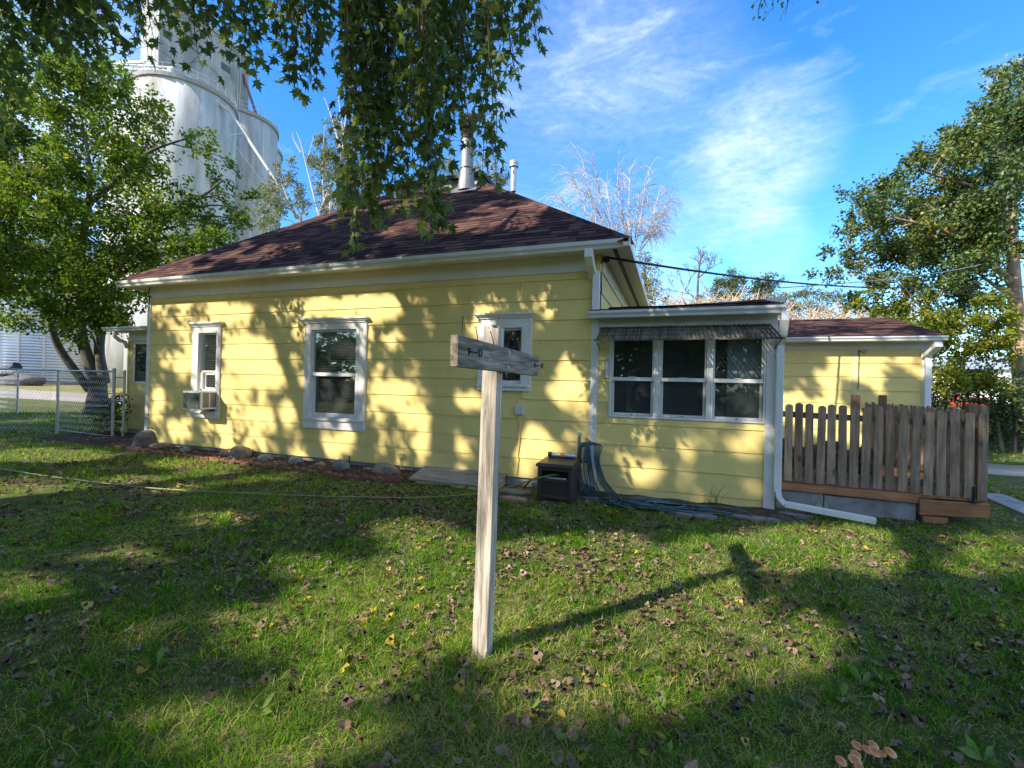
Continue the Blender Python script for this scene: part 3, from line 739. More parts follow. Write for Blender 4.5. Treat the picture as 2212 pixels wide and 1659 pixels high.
W2 = trimmed((4.158, 5.482, .65, 2.50), HOLES[1], (4.03, 5.512, 2.502, 2.59))
sash(W2, 4.292, 5.268, 1.585, 2.388, .032, .02)
sash(W2, 4.292, 5.268, .852, 1.615, .045, .06, GLASSD, wb=.07)
b = MB(); b.box(4.292, 5.268, -.004, .036, 1.575, 1.635); b.build('meeting_rail', TRIM, W2)
for i in range(30):
    z_ = .93+i*.0485
    b = MB(); b.bar((4.34, .12, z_), (5.22, .12, z_), .044, .003, (0, .55, 1)); b.build('blind_slat', BLIND, W2, at0=(4.8, .12, z_))
W3 = trimmed((7.54, 8.40, 1.405, 2.49), HOLES[2], (7.482, 8.448, 2.492, 2.57))
sash(W3, 7.682, 8.248, 1.92, 2.348, .03, .02, GLASSD)
sash(W3, 7.682, 8.248, 1.522, 1.95, .04, .055, GLASSD)
# orange sticker inside the upper pane: worn lettering either side of a leaf-like fork
dec = MB()
ORG = M('orange_sticker_print', (.62, .30, .06), rough=.6, var=.3, scale=40)
dx, dz, sy = 8.055, 2.245, .014
def dstroke(pts, w_=.006):
    for p, q in zip(pts, pts[1:]): dec.bar((dx+p[0], sy, dz+p[1]), (dx+q[0], sy, dz+q[1]), .002, w_, (0, 1, 0))
for s_ in (1, -1):
    dstroke([(0, .0), (s_*.02, .022), (s_*.05, .026), (s_*.075, .018)], .014); dstroke([(0, -.02), (s_*.03, -.03), (s_*.07, -.018)], .013); dstroke([(0, -.045), (s_*.035, -.055), (s_*.07, -.05)], .012)
dstroke([(0, -.05), (0, .045)], .006); dstroke([(.05, .04), (.075, .04), (.075, .02)], .006); dstroke([(.035, -.01), (.05, .0), (.07, -.005), (.06, -.03)], .006)
dec.build('sticker', ORG, W3)
WP = []
for (x0, x1) in ((9.546, 10.148), (10.193, 10.80), (10.834, 11.458)):
    b = frame_mb(x0, x1, 1.087, 2.20, .022, -.03, .07, wb=.025, wt=.03)
    wdw = b.build('window', TRIM, house, bevel=.003); WP.append(wdw)
    sash(wdw, x0+.024, x1-.024, 1.60, 2.165, .02, .012)
    sash(wdw, x0+.024, x1-.024, 1.114, 1.628, .032, .045, GLASSD, m=OLDTRIM, wb=.035)
    b = MB(); b.box(x0+.024, x1-.024, -.012, .03, 1.592, 1.64); b.build('meeting_rail', TRIM, wdw)
    b = MB(); b.box((x0+x1)/2-.05, (x0+x1)/2+.05, -.02, -.0125, 1.636, 1.648); b.build('latch', TRIM, wdw)
    b = MB(); b.lathe([(.009, 0), (.009, .012)], ((x0+x1)/2, .018, 1.13), 8, 'y'); b.build('pull', BLACK, wdw)
b = MB(); b.box(10.15, 10.191, -.028, .05, 1.085, 2.33); b.box(10.802, 10.832, -.028, .05, 1.085, 2.33); b.box(9.537, 11.46, -.026, .05, 2.202, 2.33); b.box(9.536, 9.544, -.026, .05, 1.085, 2.2); b.build('mullion', TRIM, house)
b = MB(); b.box(11.04, 11.44, .14, .16, 1.09, 2.2); b.build('curtain', M('grey_white_panel', (.42, .45, .47), rough=.8, var=.06, scale=2), WP[2])
b = MB(); b.bar((11.18, .10, 1.12), (11.33, .10, 1.22), .012, .02); b.build('stay', BLACK, WP[2])
# thermometer by the porch window
b = MB(); b.box(9.478, 9.53, -.05, -.026, 1.62, 1.86); b.tube([(9.52, -.04, 1.86), (9.535, -.05, 1.93)], .01, 6); b.build('thermometer', OLDTRIM, house, bevel=.006)
b = MB(); b.tube([(9.503, -.056, 1.66), (9.503, -.056, 1.82)], .008, 8); b.build('thermometer_tube', TRIM, house)
# outlet boxes and the pipe down from one
b = MB(); b.box(8.175, 8.31, -.075, -.02, 1.06, 1.20); b.box(8.185, 8.30, -.085, -.076, 1.075, 1.19); b.build('outlet_box', OLDTRIM, house, bevel=.008)
b = MB(); b.tube([(8.25, -.032, 1.058), (8.25, -.034, .8), (8.235, -.034, .56), (8.22, -.034, .18)], .007, 6); b.build('conduit', YEL, house)
b = MB(); b.box(6.155, 6.265, -.085, -.022, .262, .335); b.tube([(6.21, -.05, .262), (6.225, -.05, .05)], .014, 8); b.build('outlet_box', YEL, house, bevel=.008)
b = MB(); b.tube([(-.06, -.05, .61), (.03, -.06, .62), (.06, -.06, .60)], .008, 6); b.tube([(.02, -.05, .69), (.05, -.06, .70), (.06, -.055, .67)], .008, 6); b.tube([(0, -.04, .43), (.16, -.045, .415), (.2, -.04, .40)], .006, 6); b.build('pipe_stub', RUSTY, house)
# insulator at the corner and the cords on the left corner
b = MB(); b.lathe([(.02, 0), (.045, .02), (.045, .05), (.02, .07)], (9.45, .0, 3.29), 10, 'y'); b.tube([(9.38, .02, 3.24), (9.42, .0, 3.29), (9.47, -.02, 3.31), (9.5, -.03, 3.26)], .01, 6); b.build('insulator', BLACK, house)
b = MB(); b.tube([(-.03, -.04, 3.36), (-.06, -.05, 3.22), (-.03, -.045, 3.17)], .008, 6); b.bar((-.09, -.045, 3.165), (.03, -.045, 3.165), .02, .012)
b.tube([(-.03, -.045, 3.17), (-.06, .0, 2.6), (-.35, .25, 1.9), (-.9, .7, 1.6), (-1.35, .93, 1.45)], .008, 6); b.tube([(-.03, -.045, 3.17), (-.08, .0, 2.3), (-.3, .2, 1.5), (-1.2, .9, 1.25)], .006, 6); b.build('cord', BLACK, house)
# ---- left wing
WY = 1.15
b = MB(); b.box(-2.70, -.101, WY+.002, WY+.1, .12, 2.60); b.box(-2.70, -2.60, WY+.1, 6.5, .12, 2.6); b.build('wall', YEL, house)
zz = [.17, .45, .78, 1.0, 1.32, 1.62, 1.92, 2.24, 2.40]
wh = [(-2.42, -1.5, 1.36, 2.31)]
for a, c in zip(zz, zz[1:]): lay(-2.66, -.101, a, c-.0015, wh, y=WY)
b = MB(); b.box(-2.72, -2.66, WY-.03, WY+.1, .12, 2.4); b.build('corner_board', YEL, house)
b = MB(); b.box(-2.7, -.101, WY-.028, WY+.002, 2.402, 2.60); b.build('frieze', TRIM, house)
b = MB(); b.box(-2.72, -.101, WY+.01, WY+.2, -.05, .168); b.build('foundation', M('pale_foundation', (.45, .42, .40), rough=.9, var=.2), house)
ww = frame_mb(-2.47, -1.45, 1.31, 2.35, .05, WY-.04, WY+.03).build('window', TRIM, house)
b = MB(); b.box(-2.42, -1.5, WY-.006, WY, 1.36, 2.30); b.build('pane', GLASSD, ww)
b = MB(); b.box(-2.41, -1.52, WY+.003, WY+.006, 1.36, 2.30); b.build('curtain', M('mauve_curtain', (.34, .25, .24), rough=.9, var=.3, scale=5, second=(.55, .52, .50), sscale=3), ww)
b = MB(); b.hexa([(-3.0, .80, 2.60), (-.101, .80, 2.60), (-.101, 6.5, 2.9), (-3.0, 6.5, 2.9)], [(-3.0, .80, 2.675), (-.101, .80, 2.675), (-.101, 6.5, 3.1), (-3.0, 6.5, 3.1)]); b.build('wing_roof', FELT, house)
gutter(-3.0, -.101, .70, 2.685, GUT, h=.09)
b = MB(); b.box(-2.98, -.101, .80, WY-.03, 2.585, 2.5995); b.build('soffit', TRIM, house)
b = MB(); b.tube([(-2.60, .76, 2.59), (-2.62, .78, 2.46), (-2.66, .9, 2.38), (-2.68, 1.04, 2.34), (-2.69, 1.09, 2.2)], .045, 8); b.build('downspout', ALU, house, smooth=True)
# ---- right-hand addition at the back
AY = 5.1
b = MB(); b.box(11.4, 15.13, AY+.003, AY+.1, .1, 2.6); b.box(15.03, 15.13, AY+.1, 9.4, .1, 2.6); b.build('wall', YEL, house)
zz = [.14, .41, .70, .985, 1.28, 1.565, 1.85, 2.135, 2.42]
for i, (a, c) in enumerate(zip(zz, zz[1:])): lay(11.4, 15.131, a, c-.0015, [(13.935, 14.04, 1.0, 2.43)], y=AY, joints=[12.6] if i % 2 else [])
b = MB(); b.box(13.936, 14.039, AY-.02, AY+.002, .986, 2.418); b.build('batten', M('primed_batten', (.66, .58, .30), rough=.7, var=.1), house)
b = MB(); b.tube([(14.06, AY-.03, 2.42), (14.062, AY-.03, 2.2), (14.058, AY-.03, 1.9), (14.06, AY-.03, 1.6)], .008, 6); b.tube([(14.06, AY-.03, 2.40), (14.15, AY-.05, 2.36), (14.19, AY-.04, 2.42)], .008, 6); b.build('cord', STEM, house)
b = MB(); b.box(15.132, 15.275, AY-.03, AY+.1, .1, 2.42); b.build('corner_board', TRIM, house)
b = MB(); b.box(11.4, 15.275, AY-.026, AY+.003, 2.4215, 2.578); b.build('frieze', OLDTRIM, house)
b = MB(); b.box(11.4, 15.36, 4.80, AY-.028, 2.578, 2.592); b.build('soffit', OLDTRIM, house)
gutter(11.4, 15.39, 4.70, 2.665, M('rear_gutter_enamel', (.70, .72, .72), rough=.4, var=.05), h=.085)
RY, RZ, RT = 4.74, 2.665, .283
def rp2(x, t): return (x, RY+t, RZ+RT*t)
b = MB(); b.add([rp2(11.3, 0), rp2(15.39, 0), rp2(15.39, 2.56), rp2(11.3, 2.56), (11.3, 9.86, RZ), (15.39, 9.86, RZ)], [(0, 1, 2, 3), (3, 2, 5, 4), (1, 5, 2), (0, 3, 4), (0, 4, 5, 1)])
r2 = b.build('rear_roof', FELT, house)
tl = []; row = 0
while row*.135*math.cos(.276) < 2.5:
    t = row*.135*math.cos(.276); x = 11.3-rr.uniform(0, .2)
    while x < 15.38:
        k = rr.choice([0, 1, 1, 2, 2, 3]); tl.append((x, t, k)); x += SHW[k]
    row += 1
join_tabs('shingle_courses', tl, r2, rp2, math.atan(RT), lambda t: 11.3, lambda t: 15.39)
b = MB(); b.prism([(15.20, 4.79, 2.58), (15.20, 4.72, 2.45), (15.14, 4.9, 2.32), (15.10, 5.04, 2.24), (15.10, 5.06, 2.36), (15.16, 4.94, 2.42), (15.2, 4.86, 2.58)], (.12, 0, 0)); b.box(15.155, 15.26, 4.99, 5.066, .3, 2.30); b.build('downspout', ALU, house, bevel=.006)

# ================================================================== air conditioner resting in the left window
ac = empty('air_conditioner', (1.79, -.2, .88), 'white window air conditioner with a dark grille back hung out of the narrow window', 'air conditioner')
b = MB(); b.box(1.533, 2.0, -.36, .02, .885, 1.235); b.build('case', M('ac_white', (.66, .68, .67), rough=.45, var=.05), ac, bevel=.012)
b = MB(); b.box(1.55, 1.985, -.372, -.3605, .905, 1.215); b.build('back_grille', M('ac_dark_coil', (.05, .065, .06), rough=.6, var=.1, scale=60), ac)
for z_ in np.linspace(.93, 1.2, 18):
    for (ya, yb) in ((-.31, -.19), (-.165, -.05)):
        b = MB(); b.box(2.0005, 2.004, ya, yb, z_-.005, z_+.004); b.build('louvre', BLACK, ac, at0=(2.0, ya, z_))
b = MB(); b.box(1.545, 1.99, -.3735, -.3725, 1.2, 1.215); b.box(1.6, 1.61, -.376, -.3735, 1.185, 1.197); b.box(1.9, 1.91, -.376, -.3735, 1.185, 1.197); b.build('screw_strip', TRIM, ac)

# ================================================================== clothes-line post
post = empty('clothesline_post', (9.43, -4.055, 0), 'weathered wooden T-shaped clothesline post with long bent nails, standing in the lawn', 'clothesline post')
b = MB(); b.hexa([(9.370, -4.108, -.25), (9.459, -4.105, -.25), (9.457, -4.016, -.25), (9.368, -4.019, -.25)], [(9.3955, -4.103, 1.812), (9.4835, -4.100, 1.806), (9.4815, -4.011, 1.803), (9.3935, -4.014, 1.81)])
b.build('upright', POSTW, post, bevel=.004)
b = MB(); b.hexa([(9.4750, -4.64, 1.562), (9.5130, -4.64, 1.562), (9.5135, -3.42, 1.556), (9.4755, -3.42, 1.556)], [(9.4740, -4.64, 1.698), (9.5120, -4.64, 1.698), (9.5125, -3.42, 1.690), (9.4745, -3.42, 1.690)])
b.build('crossarm', ARMW, post, bevel=.003)
for base, tip in (((9.494, -4.575, 1.69), (9.494, -4.563, 1.785)), ((9.494, -4.391, 1.69), (9.494, -4.425, 1.757)), ((9.494, -4.185, 1.69), (9.494, -4.24, 1.757)), ((9.45, -4.06, 1.80), (9.467, -4.06, 1.868)),
                  ((9.494, -3.755, 1.68), (9.494, -3.815, 1.768)), ((9.494, -3.486, 1.68), (9.494, -3.355, 1.784)), ((9.505, -3.372, 1.615), (9.505, -3.342, 1.545))):
    b = MB(); d = (Vector(tip)-Vector(base)).normalized()
    b.tube([base, Vector(base)*.5+Vector(tip)*.5+Vector((0, .002, 0)), tip], .0022, 6); b.tube([Vector(tip)-d*.001, Vector(tip)+d*.0015], .0045, 8); b.build('nail', RUSTY, post)
for y0, y1, z0, z1 in ((-4.535, -4.44, 1.634, 1.637), (-3.52, -3.385, 1.623, 1.628)):
    b = MB(); b.tube([(9.511, y0, z0), (9.518, y0, z0), (9.522, y0+.01, z0), (9.522, y1, z1)], .0042, 6)
    ring = [(9.522, y1+.016-.016*math.cos(a), z1+.016*math.sin(a)) for a in np.linspace(0, 2*math.pi, 13)]
    b.tube(ring, .0035, 6, cap=False); b.tube([(9.511, y0-.001, z0-.016), (9.516, y0-.001, z0+.016)], .006, 6); b.build('hook_eye', BLACK, post)
for y, z in ((-4.012, 1.667), (-4.02, 1.588)):
    b = MB(); b.lathe([(.012, 0), (.012, .003), (.006, .0035), (.006, .008)], (9.5125, y, z), 10, 'x'); b.build('bolt_head', GALV, post)
b = MB(); b.bar((9.440, -4.108, 1.812), (9.470, -4.108, 1.808), .012, .004); b.build('staple', RUSTY, post)

# ================================================================== deck and picket fences
deck = empty('deck', (12.7, 1.5, 0), 'low timber deck on a concrete footing beside the porch', 'deck')
b = MB(); b.hexa([(11.66, .255, .238), (13.125, .255, .214), (13.125, .30, .214), (11.66, .30, .238)], [(11.66, .255, .322), (13.125, .255, .312), (13.125, .30, .312), (11.66, .30, .322)]); b.build('rim_board', NEWW, deck, bevel=.004)
b = MB(); b.hexa([(13.128, .235, .087), (13.765, .235, .125), (13.765, .285, .125), (13.128, .285, .087)], [(13.128, .235, .262), (13.765, .235, .283), (13.765, .285, .283), (13.128, .285, .262)]); b.build('rim_board', NEWW, deck, bevel=.004)
b = MB(); b.hexa([(13.15, .21, .01), (13.38, .20, .01), (13.38, .27, .01), (13.15, .27, .01)], [(13.15, .21, .075), (13.38, .2, .085), (13.38, .27, .085), (13.15, .27, .075)]); b.build('rim_board', NEWW, deck, bevel=.004)
b = MB(); b.box(13.72, 13.77, .286, 4.9, .10, .28); b.build('rim_board', NEWW, deck)
for x0, x1, z1 in ((11.66, 12.18, .225), (12.19, 13.12, .205)):
    b = MB(); b.box(x0, x1, .29, .46, -.1, z1); b.build('footing', CONC, deck, bevel=.008)
y = .31
while y < 4.9:
    b = MB(); b.box(11.66, 13.76, y, y+.135, .283, .318); b.build('deck_board', NEWW, deck, at0=(12.7, y, .3)); y += .142
PX = [11.788, 11.899, 12.021, 12.141, 12.258, 12.377, 12.493, 12.612, 12.734, 12.857, 12.978, 13.103, 13.221, 13.348, 13.473, 13.602, 13.723]
def picket_mesh(h, w=.086, t=.017):
    b = MB(); r = w/2
    pts = [(-r, 0), (r, 0), (r, h-.03)]+[(r*math.cos(a)*.96, h-.03+.03*math.sin(a)) for a in np.linspace(.35, math.pi-.35, 5)]+[(-r, h-.03)]
    b.prism([(x, -t/2, z) for x, z in pts], (0, t, 0)); return b.mesh('picket', m=PICK)
PM = [picket_mesh(h) for h in (.985, .998, 1.008)]
fence = empty('picket_fence', (12.75, .33, 0), 'grey weathered wooden picket fence along the front of the deck', 'fence')
fo = origin_of(fence); rp_ = random.Random(21)
for i, x in enumerate(PX):
    f = i/16; zb = .357-.046*f+rp_.uniform(-.008, .008)
    link('picket', PM[i % 3], fence, Vector((x, .30+rp_.uniform(-.003, .003), zb))-fo, (rp_.uniform(-.006, .006), rp_.uniform(-.012, .012), rp_.uniform(-.05, .05)))
for z0, z1 in ((1.205, 1.158), (.478, .432)):
    b = MB(); b.bar((11.70, .34, z0), (13.77, .34, z1), .034, .075); b.build('rail', RAILW, fence)
b = MB(); b.box(13.62, 13.712, .36, .452, .28, 1.40); b.build('post', NEWP, fence, bevel=.005)
b = MB(); b.box(13.715, 13.80, .36, .452, .28, 1.385); b.build('post', PICK, fence, bevel=.005)
for x, z in ((12.12, .285), (13.28, .27)):
    b = MB(); b.box(x-.018, x+.018, .318, .35, z, z+.2); b.build('post', RAILW, fence)
b = MB(); b.tube([(13.625, .255, .285), (13.63, .26, .46)], .013, 8); b.lathe([(.05, .283), (.045, .29), (.013, .30)], (13.625, .257, 0), 10); b.build('post_foot', BLACK, fence)
fence2 = empty('picket_fence', (13.77, 2.2, 0), 'second picket fence running back from the deck corner towards the yellow addition', 'fence')
f2 = origin_of(fence2)
n2 = 29
for i in range(n2):
    y = .48+i*.119
    link('picket', PM[i % 3], fence2, Vector((13.80, y, .335+rp_.uniform(-.008, .012)))-f2, (rp_.uniform(-.012, .012), 0, math.pi/2+rp_.uniform(-.05, .05)))
for z in (1.17, .45):
    b = MB(); b.bar((13.76, .46, z), (13.76, 3.9, z+.02), .034, .075); b.build('rail', PICK, fence2)
b = MB(); b.box(13.62, 13.71, 2.74, 2.83, .29, 1.478); b.build('post', NEWP, fence2, bevel=.005)
b = MB(); b.box(13.62, 13.71, 3.9, 3.99, .29, 1.45); b.build('post', PICK, fence2, bevel=.005)
b = MB(); b.box(12.83, 12.925, 1.45, 1.54, .3, 1.478)
tag(b.build('newel_post', NEWP, None, bevel=.005), 'lone brown square post on the deck behind the pickets, left of the other brown post', 'post')
# the dark step and the paver pile glimpsed between the pickets
st = empty('paver_stack', (12.3, 1.1, .318), 'stacked grey-brown pavers on the deck behind the pickets', 'paver stack')
so = origin_of(st); PAV = M('grey_brown_paver', (.16, .13, .11), rough=.9, var=.25, scale=9, rnd=.35)
pm_ = MB(); pm_.box(-.10, .10, -.05, .05, 0, .052); pme = pm_.mesh('paver', m=PAV)
for cx in range(6):
    for cz in range(9-(cx*2) % 3):
        link('paver', pme, st, Vector((11.82+cx*.215+rp_.uniform(-.012, .012), 1.05+rp_.uniform(-.02, .02), .319+cz*.056))-so, (0, 0, rp_.uniform(-.06, .06)))

# ================================================================== chain-link gate and fence
clf = empty('chain_link_fence', (-4.138, .425, 0), 'galvanised chain-link fence and gate panel between the lawn and the house corner', 'fence')
def chain(parent, p, q, z0, z1, pitch=.068):
    p = Vector(p); q = Vector(q); L = (q-p).length; d = (q-p)/L; nrm = Vector((-d.y, d.x, 0))
    b = MB(); k = int(L/pitch); rows = int((z1-z0)/(pitch)); h = (z1-z0)/rows
    for i in range(k):
        pts = []
        for r in range(rows+1):
            o = (i+(.5 if (r % 2) == 0 else 1.5))*pitch - .5*pitch
            side = .004 if r % 2 == 0 else -.004
            pp = p+d*min(max(o, 0), L)+nrm*side; pts.append((pp.x, pp.y, z0+r*h))
        b.tube(pts, .0044, 3, cap=False)
    o = b.build('chain_link_mesh', GALV, parent); tag(o, kind='stuff')
PA, PB, PC = (-4.138, .425, 0), (-2.10, .50, 0), (-7.2, -1.9, 0)
chain(clf, (-4.09, .43, 0), (-2.13, .50, 0), .10, 1.57)
chain(clf, (-7.2, -1.9, 0), (-4.17, .40, 0), .06, 1.57)
for (x, y, r, zt) in ((-4.138, .425, .030, 1.60), (-2.10, .50, .034, 1.66), (-7.2, -1.9, .03, 1.60), (-1.93, .62, .028, 1.62)):
    b = MB(); b.lathe([(r, -.1), (r, zt-.03), (r*1.15, zt-.03), (r*1.1, zt-.005), (r*.3, zt+.01)], (x, y, 0), 12); b.build('post', GALV, clf, smooth=False)
b = MB(); b.tube([(-7.2, -1.9, 1.58), (-4.14, .425, 1.585)], .021, 8); b.build('rail', GALV, clf, smooth=True)
b = MB(); b.tube([(-4.14, .425, 1.585), (-2.10, .50, 1.59)], .021, 8); b.build('rail', GALV, clf, smooth=True)
b = MB(); b.tube([(-4.12, .43, .10), (-2.10, .5, .05)], .012, 6); b.tube([(-2.9, .47, .74), (-2.13, .5, .77)], .012, 6); b.build('rail', GALV, clf, smooth=True)
for z in (1.45, .9, .4):
    b = MB(); b.tube([(-2.10, .5, z), (-1.93, .62, z)], .016, 6); b.build('hinge', GALV, clf)
clf2 = empty('chain_link_fence', (-12.43, 3.15, 0), 'farther chain-link fence run in the shade beyond the big maple side yard', 'fence')
for (x, y) in ((-12.43, 3.15), (-15.4, 3.5), (-18.4, 3.9)):
    b = MB(); b.lathe([(.03, -.1), (.03, 1.57), (.01, 1.6)], (x, y, 0), 10); b.build('post', GALV, clf2)
b = MB(); b.tube([(-12.43, 3.15, 1.57), (-18.4, 3.9, 1.57)], .021, 6); b.build('rail', GALV, clf2)
chain(clf2, (-18.3, 3.9, 0), (-12.46, 3.15, 0), .06, 1.55, pitch=.09)

# ================================================================== garden edging and rocks
edge = empty('brick_edging', (3, -.5, 0), 'row of red scalloped edging blocks bordering the mulch bed', 'edging')
eo = origin_of(edge)
def block():
    b = MB(); b.prism([(-.068, -.035, 0), (.068, -.035, 0), (.068, -.035, .045)]+[(.068*math.cos(a), -.035, .045+.035*math.sin(a)) for a in np.linspace(.3, math.pi-.3, 5)]+[(-.068, -.035, .045)], (0, .07, 0))
    return b.mesh('edging_block', m=BRICKM)
em = block(); rb = random.Random(4)
x = -.75
while x < 6.35:
    yb = float(bed_front(x+.08))-.045
    slope = float(bed_front(x+.2)-bed_front(x))/.2
    if not (5.02 < x < 5.14):
        link('edging_block', em, edge, Vector((x+.07, yb+rb.uniform(-.012, .012), -.012+rb.uniform(-.018, .006)))-eo, (rb.uniform(-.12, .12), rb.uniform(-.08, .08), math.atan(slope)+rb.uniform(-.08, .08)))
    x += .142
for (x, y) in ((6.36, -.60), (6.50, -.57)):
    o = link('edging_block', em, edge, Vector((x, y, .0))-eo, (-.35, 0, rb.uniform(-.2, .2))); o.scale = (1.15, 1.1, 1.25)
def rock(name, c, size, seed, m, label, cat='rock', group=None, sink=.18):
    r = random.Random(seed); bm = bmesh_ico(3)
    vs, fs = bm
    ph = [r.uniform(0, 6.28) for _ in range(9)]
    out = []
    for v in vs:
        q = 1+.10*math.sin(v[0]*3.1+ph[0])+.09*math.sin(v[1]*3.7+ph[1])+.09*math.sin(v[2]*3.3+ph[2])+.035*math.sin(v[0]*9+v[1]*8+ph[3])+.03*math.sin(v[1]*11-v[2]*9+ph[4])
        for k in range(4):           # flat broken faces
            d = Vector((math.cos(ph[k]*2), math.sin(ph[k]*2), math.sin(ph[k+4]))).normalized(); dd = d.dot(Vector(v)*q); lim = .80+.05*k
            if dd > lim: q *= lim/dd*.98+.02
        out.append((v[0]*q*size[0]/2, v[1]*q*size[1]/2, v[2]*q*size[2]/2))
    me = bpy.data.meshes.new(name); me.from_pydata(out, [], fs); me.materials.append(m); me.shade_smooth()
    o = link(name, me, None, (c[0], c[1], c[2]+size[2]*(.5-sink)), (0, 0, r.uniform(-.3, .3)))
    return tag(o, label, cat, group)
def bmesh_ico(n):
    import bmesh
    bm = bmesh.new(); bmesh.ops.create_icosphere(bm, subdivisions=n, radius=1)
    vs = [tuple(v.co) for v in bm.verts]; bm.verts.ensure_lookup_table(); fs = [tuple(v.index for v in f.verts) for f in bm.faces]; bm.free(); return vs, fs
def stone(base, second): return M('stone', base, rough=.9, var=.25, scale=9, second=second, sscale=5, sthr=(.5, .6), bump=.5, bscale=30, bdist=.008)
FLAG = stone((.23, .21, .19), (.13, .115, .10)); GREYST = stone((.16, .155, .145), (.09, .085, .08)); TANST = stone((.30, .25, .18), (.17, .14, .11)); PALEST = stone((.33, .30, .27), (.21, .19, .17)); BLUEST = stone((.25, .245, .23), (.16, .155, .15)); REDST = stone((.33, .20, .15), (.2, .14, .11))
rock('boulder', (.02, -.10, 0), (.56, .40, .42), 1, GREYST, 'dark grey boulder against the left corner of the yellow wall')
rock('rock', (.62, -.16, 0), (.52, .26, .20), 2, stone((.22, .18, .15), (.12, .1, .09)), 'low flat brown rock just right of the dark corner boulder')
rock('rock', (1.32, -.13, 0), (.34, .2, .12), 3, BLUEST, 'half-buried bluish flat stone in the mulch under the air conditioner')
rock('rock', (2.43, -.17, 0), (.22, .16, .17), 4, PALEST, 'small whitish block of stone left of the big tan rock')
rock('rock', (2.86, -.19, 0), (.45, .32, .30), 5, TANST, 'big rounded tan rock in the middle of the bed')
rock('rock', (3.45, -.20, 0), (.31, .22, .18), 6, PALEST, 'pale oval stone just right of the big tan rock')
rock('rock', (4.16, -.17, 0), (.36, .24, .17), 7, PALEST, 'jagged pale grey stone under the large window')
rock('rock', (4.70, -.19, 0), (.20, .16, .12), 8, REDST, 'small reddish stone lying between two grey rocks')
rock('rock', (5.25, -.28, 0), (.28, .24, .24), 9, BLUEST, 'round bluish grey stone beside the rusty stake')
rock('rock', (5.66, -.13, 0), (.26, .16, .09), 12, PALEST, 'thin pale slab of stone lying flat against the footing')
rock('rock', (6.11, -.25, 0), (.50, .30, .24), 10, TANST, 'wide buff rock at the end of the bed near the plank step')
b = MB(); b.tube([(5.21, -.06, -.05), (5.208, -.06, .215)], .011, 6)
tag(b.build('stake', RUSTY), 'short rusty iron stake behind the round bluish stone', 'stake')
FLAG = stone((.23, .21, .19), (.13, .115, .10))
# plank-topped step box
step = empty('wooden_step', (7.38, -.3, 0), 'low sloping cover of silvered planks with a yellow edge against the foot of the wall', 'step')
for i in range(4):
    ya, yb = -.56+i*.133, -.56+i*.133+.130
    za, zb = .075+(ya+.56)*.183, .075+(yb+.56)*.183
    xa = 6.70-.01*i; xb = 8.10-.02*i+(i % 2)*.03
    b = MB(); b.hexa([(xa, ya, za-.026), (xb, ya, za-.026), (xb, yb, zb-.026), (xa, yb, zb-.026)], [(xa, ya, za), (xb, ya, za), (xb, yb, zb), (xa, yb, zb)]); b.build('plank', PLANKW, step, bevel=.003, at0=(7.3, ya, za))
b = MB(); b.box(6.74, 8.04, -.52, -.49, -.02, .052); b.hexa([(6.74, -.49, -.02), (6.77, -.49, -.02), (6.77, -.04, -.02), (6.74, -.04, -.02)], [(6.74, -.49, .058), (6.77, -.49, .058), (6.77, -.04, .14), (6.74, -.04, .14)]); b.hexa([(8.01, -.49, -.02), (8.04, -.49, -.02), (8.04, -.04, -.02), (8.01, -.04, -.02)], [(8.01, -.49, .058), (8.04, -.49, .058), (8.04, -.04, .14), (8.01, -.04, .14)]); b.build('skirt', YEL, step)
for i, (c, s) in enumerate((((8.36, -.50), (.40, .30)), ((8.47, -.86), (.34, .18)), ((9.55, -.42), (.45, .2)), ((10.6, -.66), (.5, .16)), ((11.3, -.50), (.45, .16)), ((11.78, -.12), (.34, .2)))):
    lab = ['cracked grey flagstone left of the hose box', 'narrow reddish paving slab in front of the hose box', 'grey slab under the blue hose beside the corner board', 'flat grey slab under the far end of the coiled blue hose', 'flat grey slab in the bare soil near the porch corner', 'small pale slab at the foot of the porch downspout'][i]
    r = random.Random(i+30); n = 9
    pts = [(c[0]+s[0]/2*math.cos(a)*r.uniform(.85, 1.1)*(1.2 if abs(math.cos(a)) > .6 else 1), c[1]+s[1]/2*math.sin(a)*r.uniform(.85, 1.1), .0) for a in np.linspace(0, 2*math.pi, n, endpoint=False)]
    b = MB(); b.prism([(p[0], p[1], -.02) for p in pts], (0, 0, .055+.01*r.random())); tag(b.build('flagstone', FLAG if i != 1 else REDST, None, bevel=.008), lab, 'slab')

# ================================================================== hose box, hoses, pipe
hb = empty('hose_reel_box', (8.98, -.44, 0), 'brown wicker-look plastic hose reel box by the corner of the house', 'hose box')
X0, X1, Y0, Y1 = 8.745, 9.20, -.74, -.20
b = MB()
for (x, y) in ((X0, Y0), (X1-.05, Y0), (X0, Y1-.05), (X1-.05, Y1-.05)):
    b.hexa([(x-.004, y-.004, 0), (x+.05, y-.004, 0), (x+.05, y+.05, 0), (x-.004, y+.05, 0)], [(x, y, .45), (x+.05, y, .45), (x+.05, y+.05, .45), (x, y+.05, .45)])
b.box(X0+.05, X1-.05, Y0+.006, Y0+.04, .40, .45); b.box(X0+.05, X1-.05, Y0+.004, Y0+.04, .255, .30); b.box(X0+.05, X1-.05, Y0+.004, Y0+.04, .04, .085)
b.box(X1-.04, X1-.006, Y0+.05, Y1-.05, .40, .45); b.box(X1-.04, X1-.006, Y0+.05, Y1-.05, .04, .085); b.box(X0+.006, X0+.04, Y0+.05, Y1-.05, .04, .45); b.box(X0+.05, X1-.05, Y1-.04, Y1-.006, .04, .45)
b.build('frame', RESIN, hb, bevel=.008)
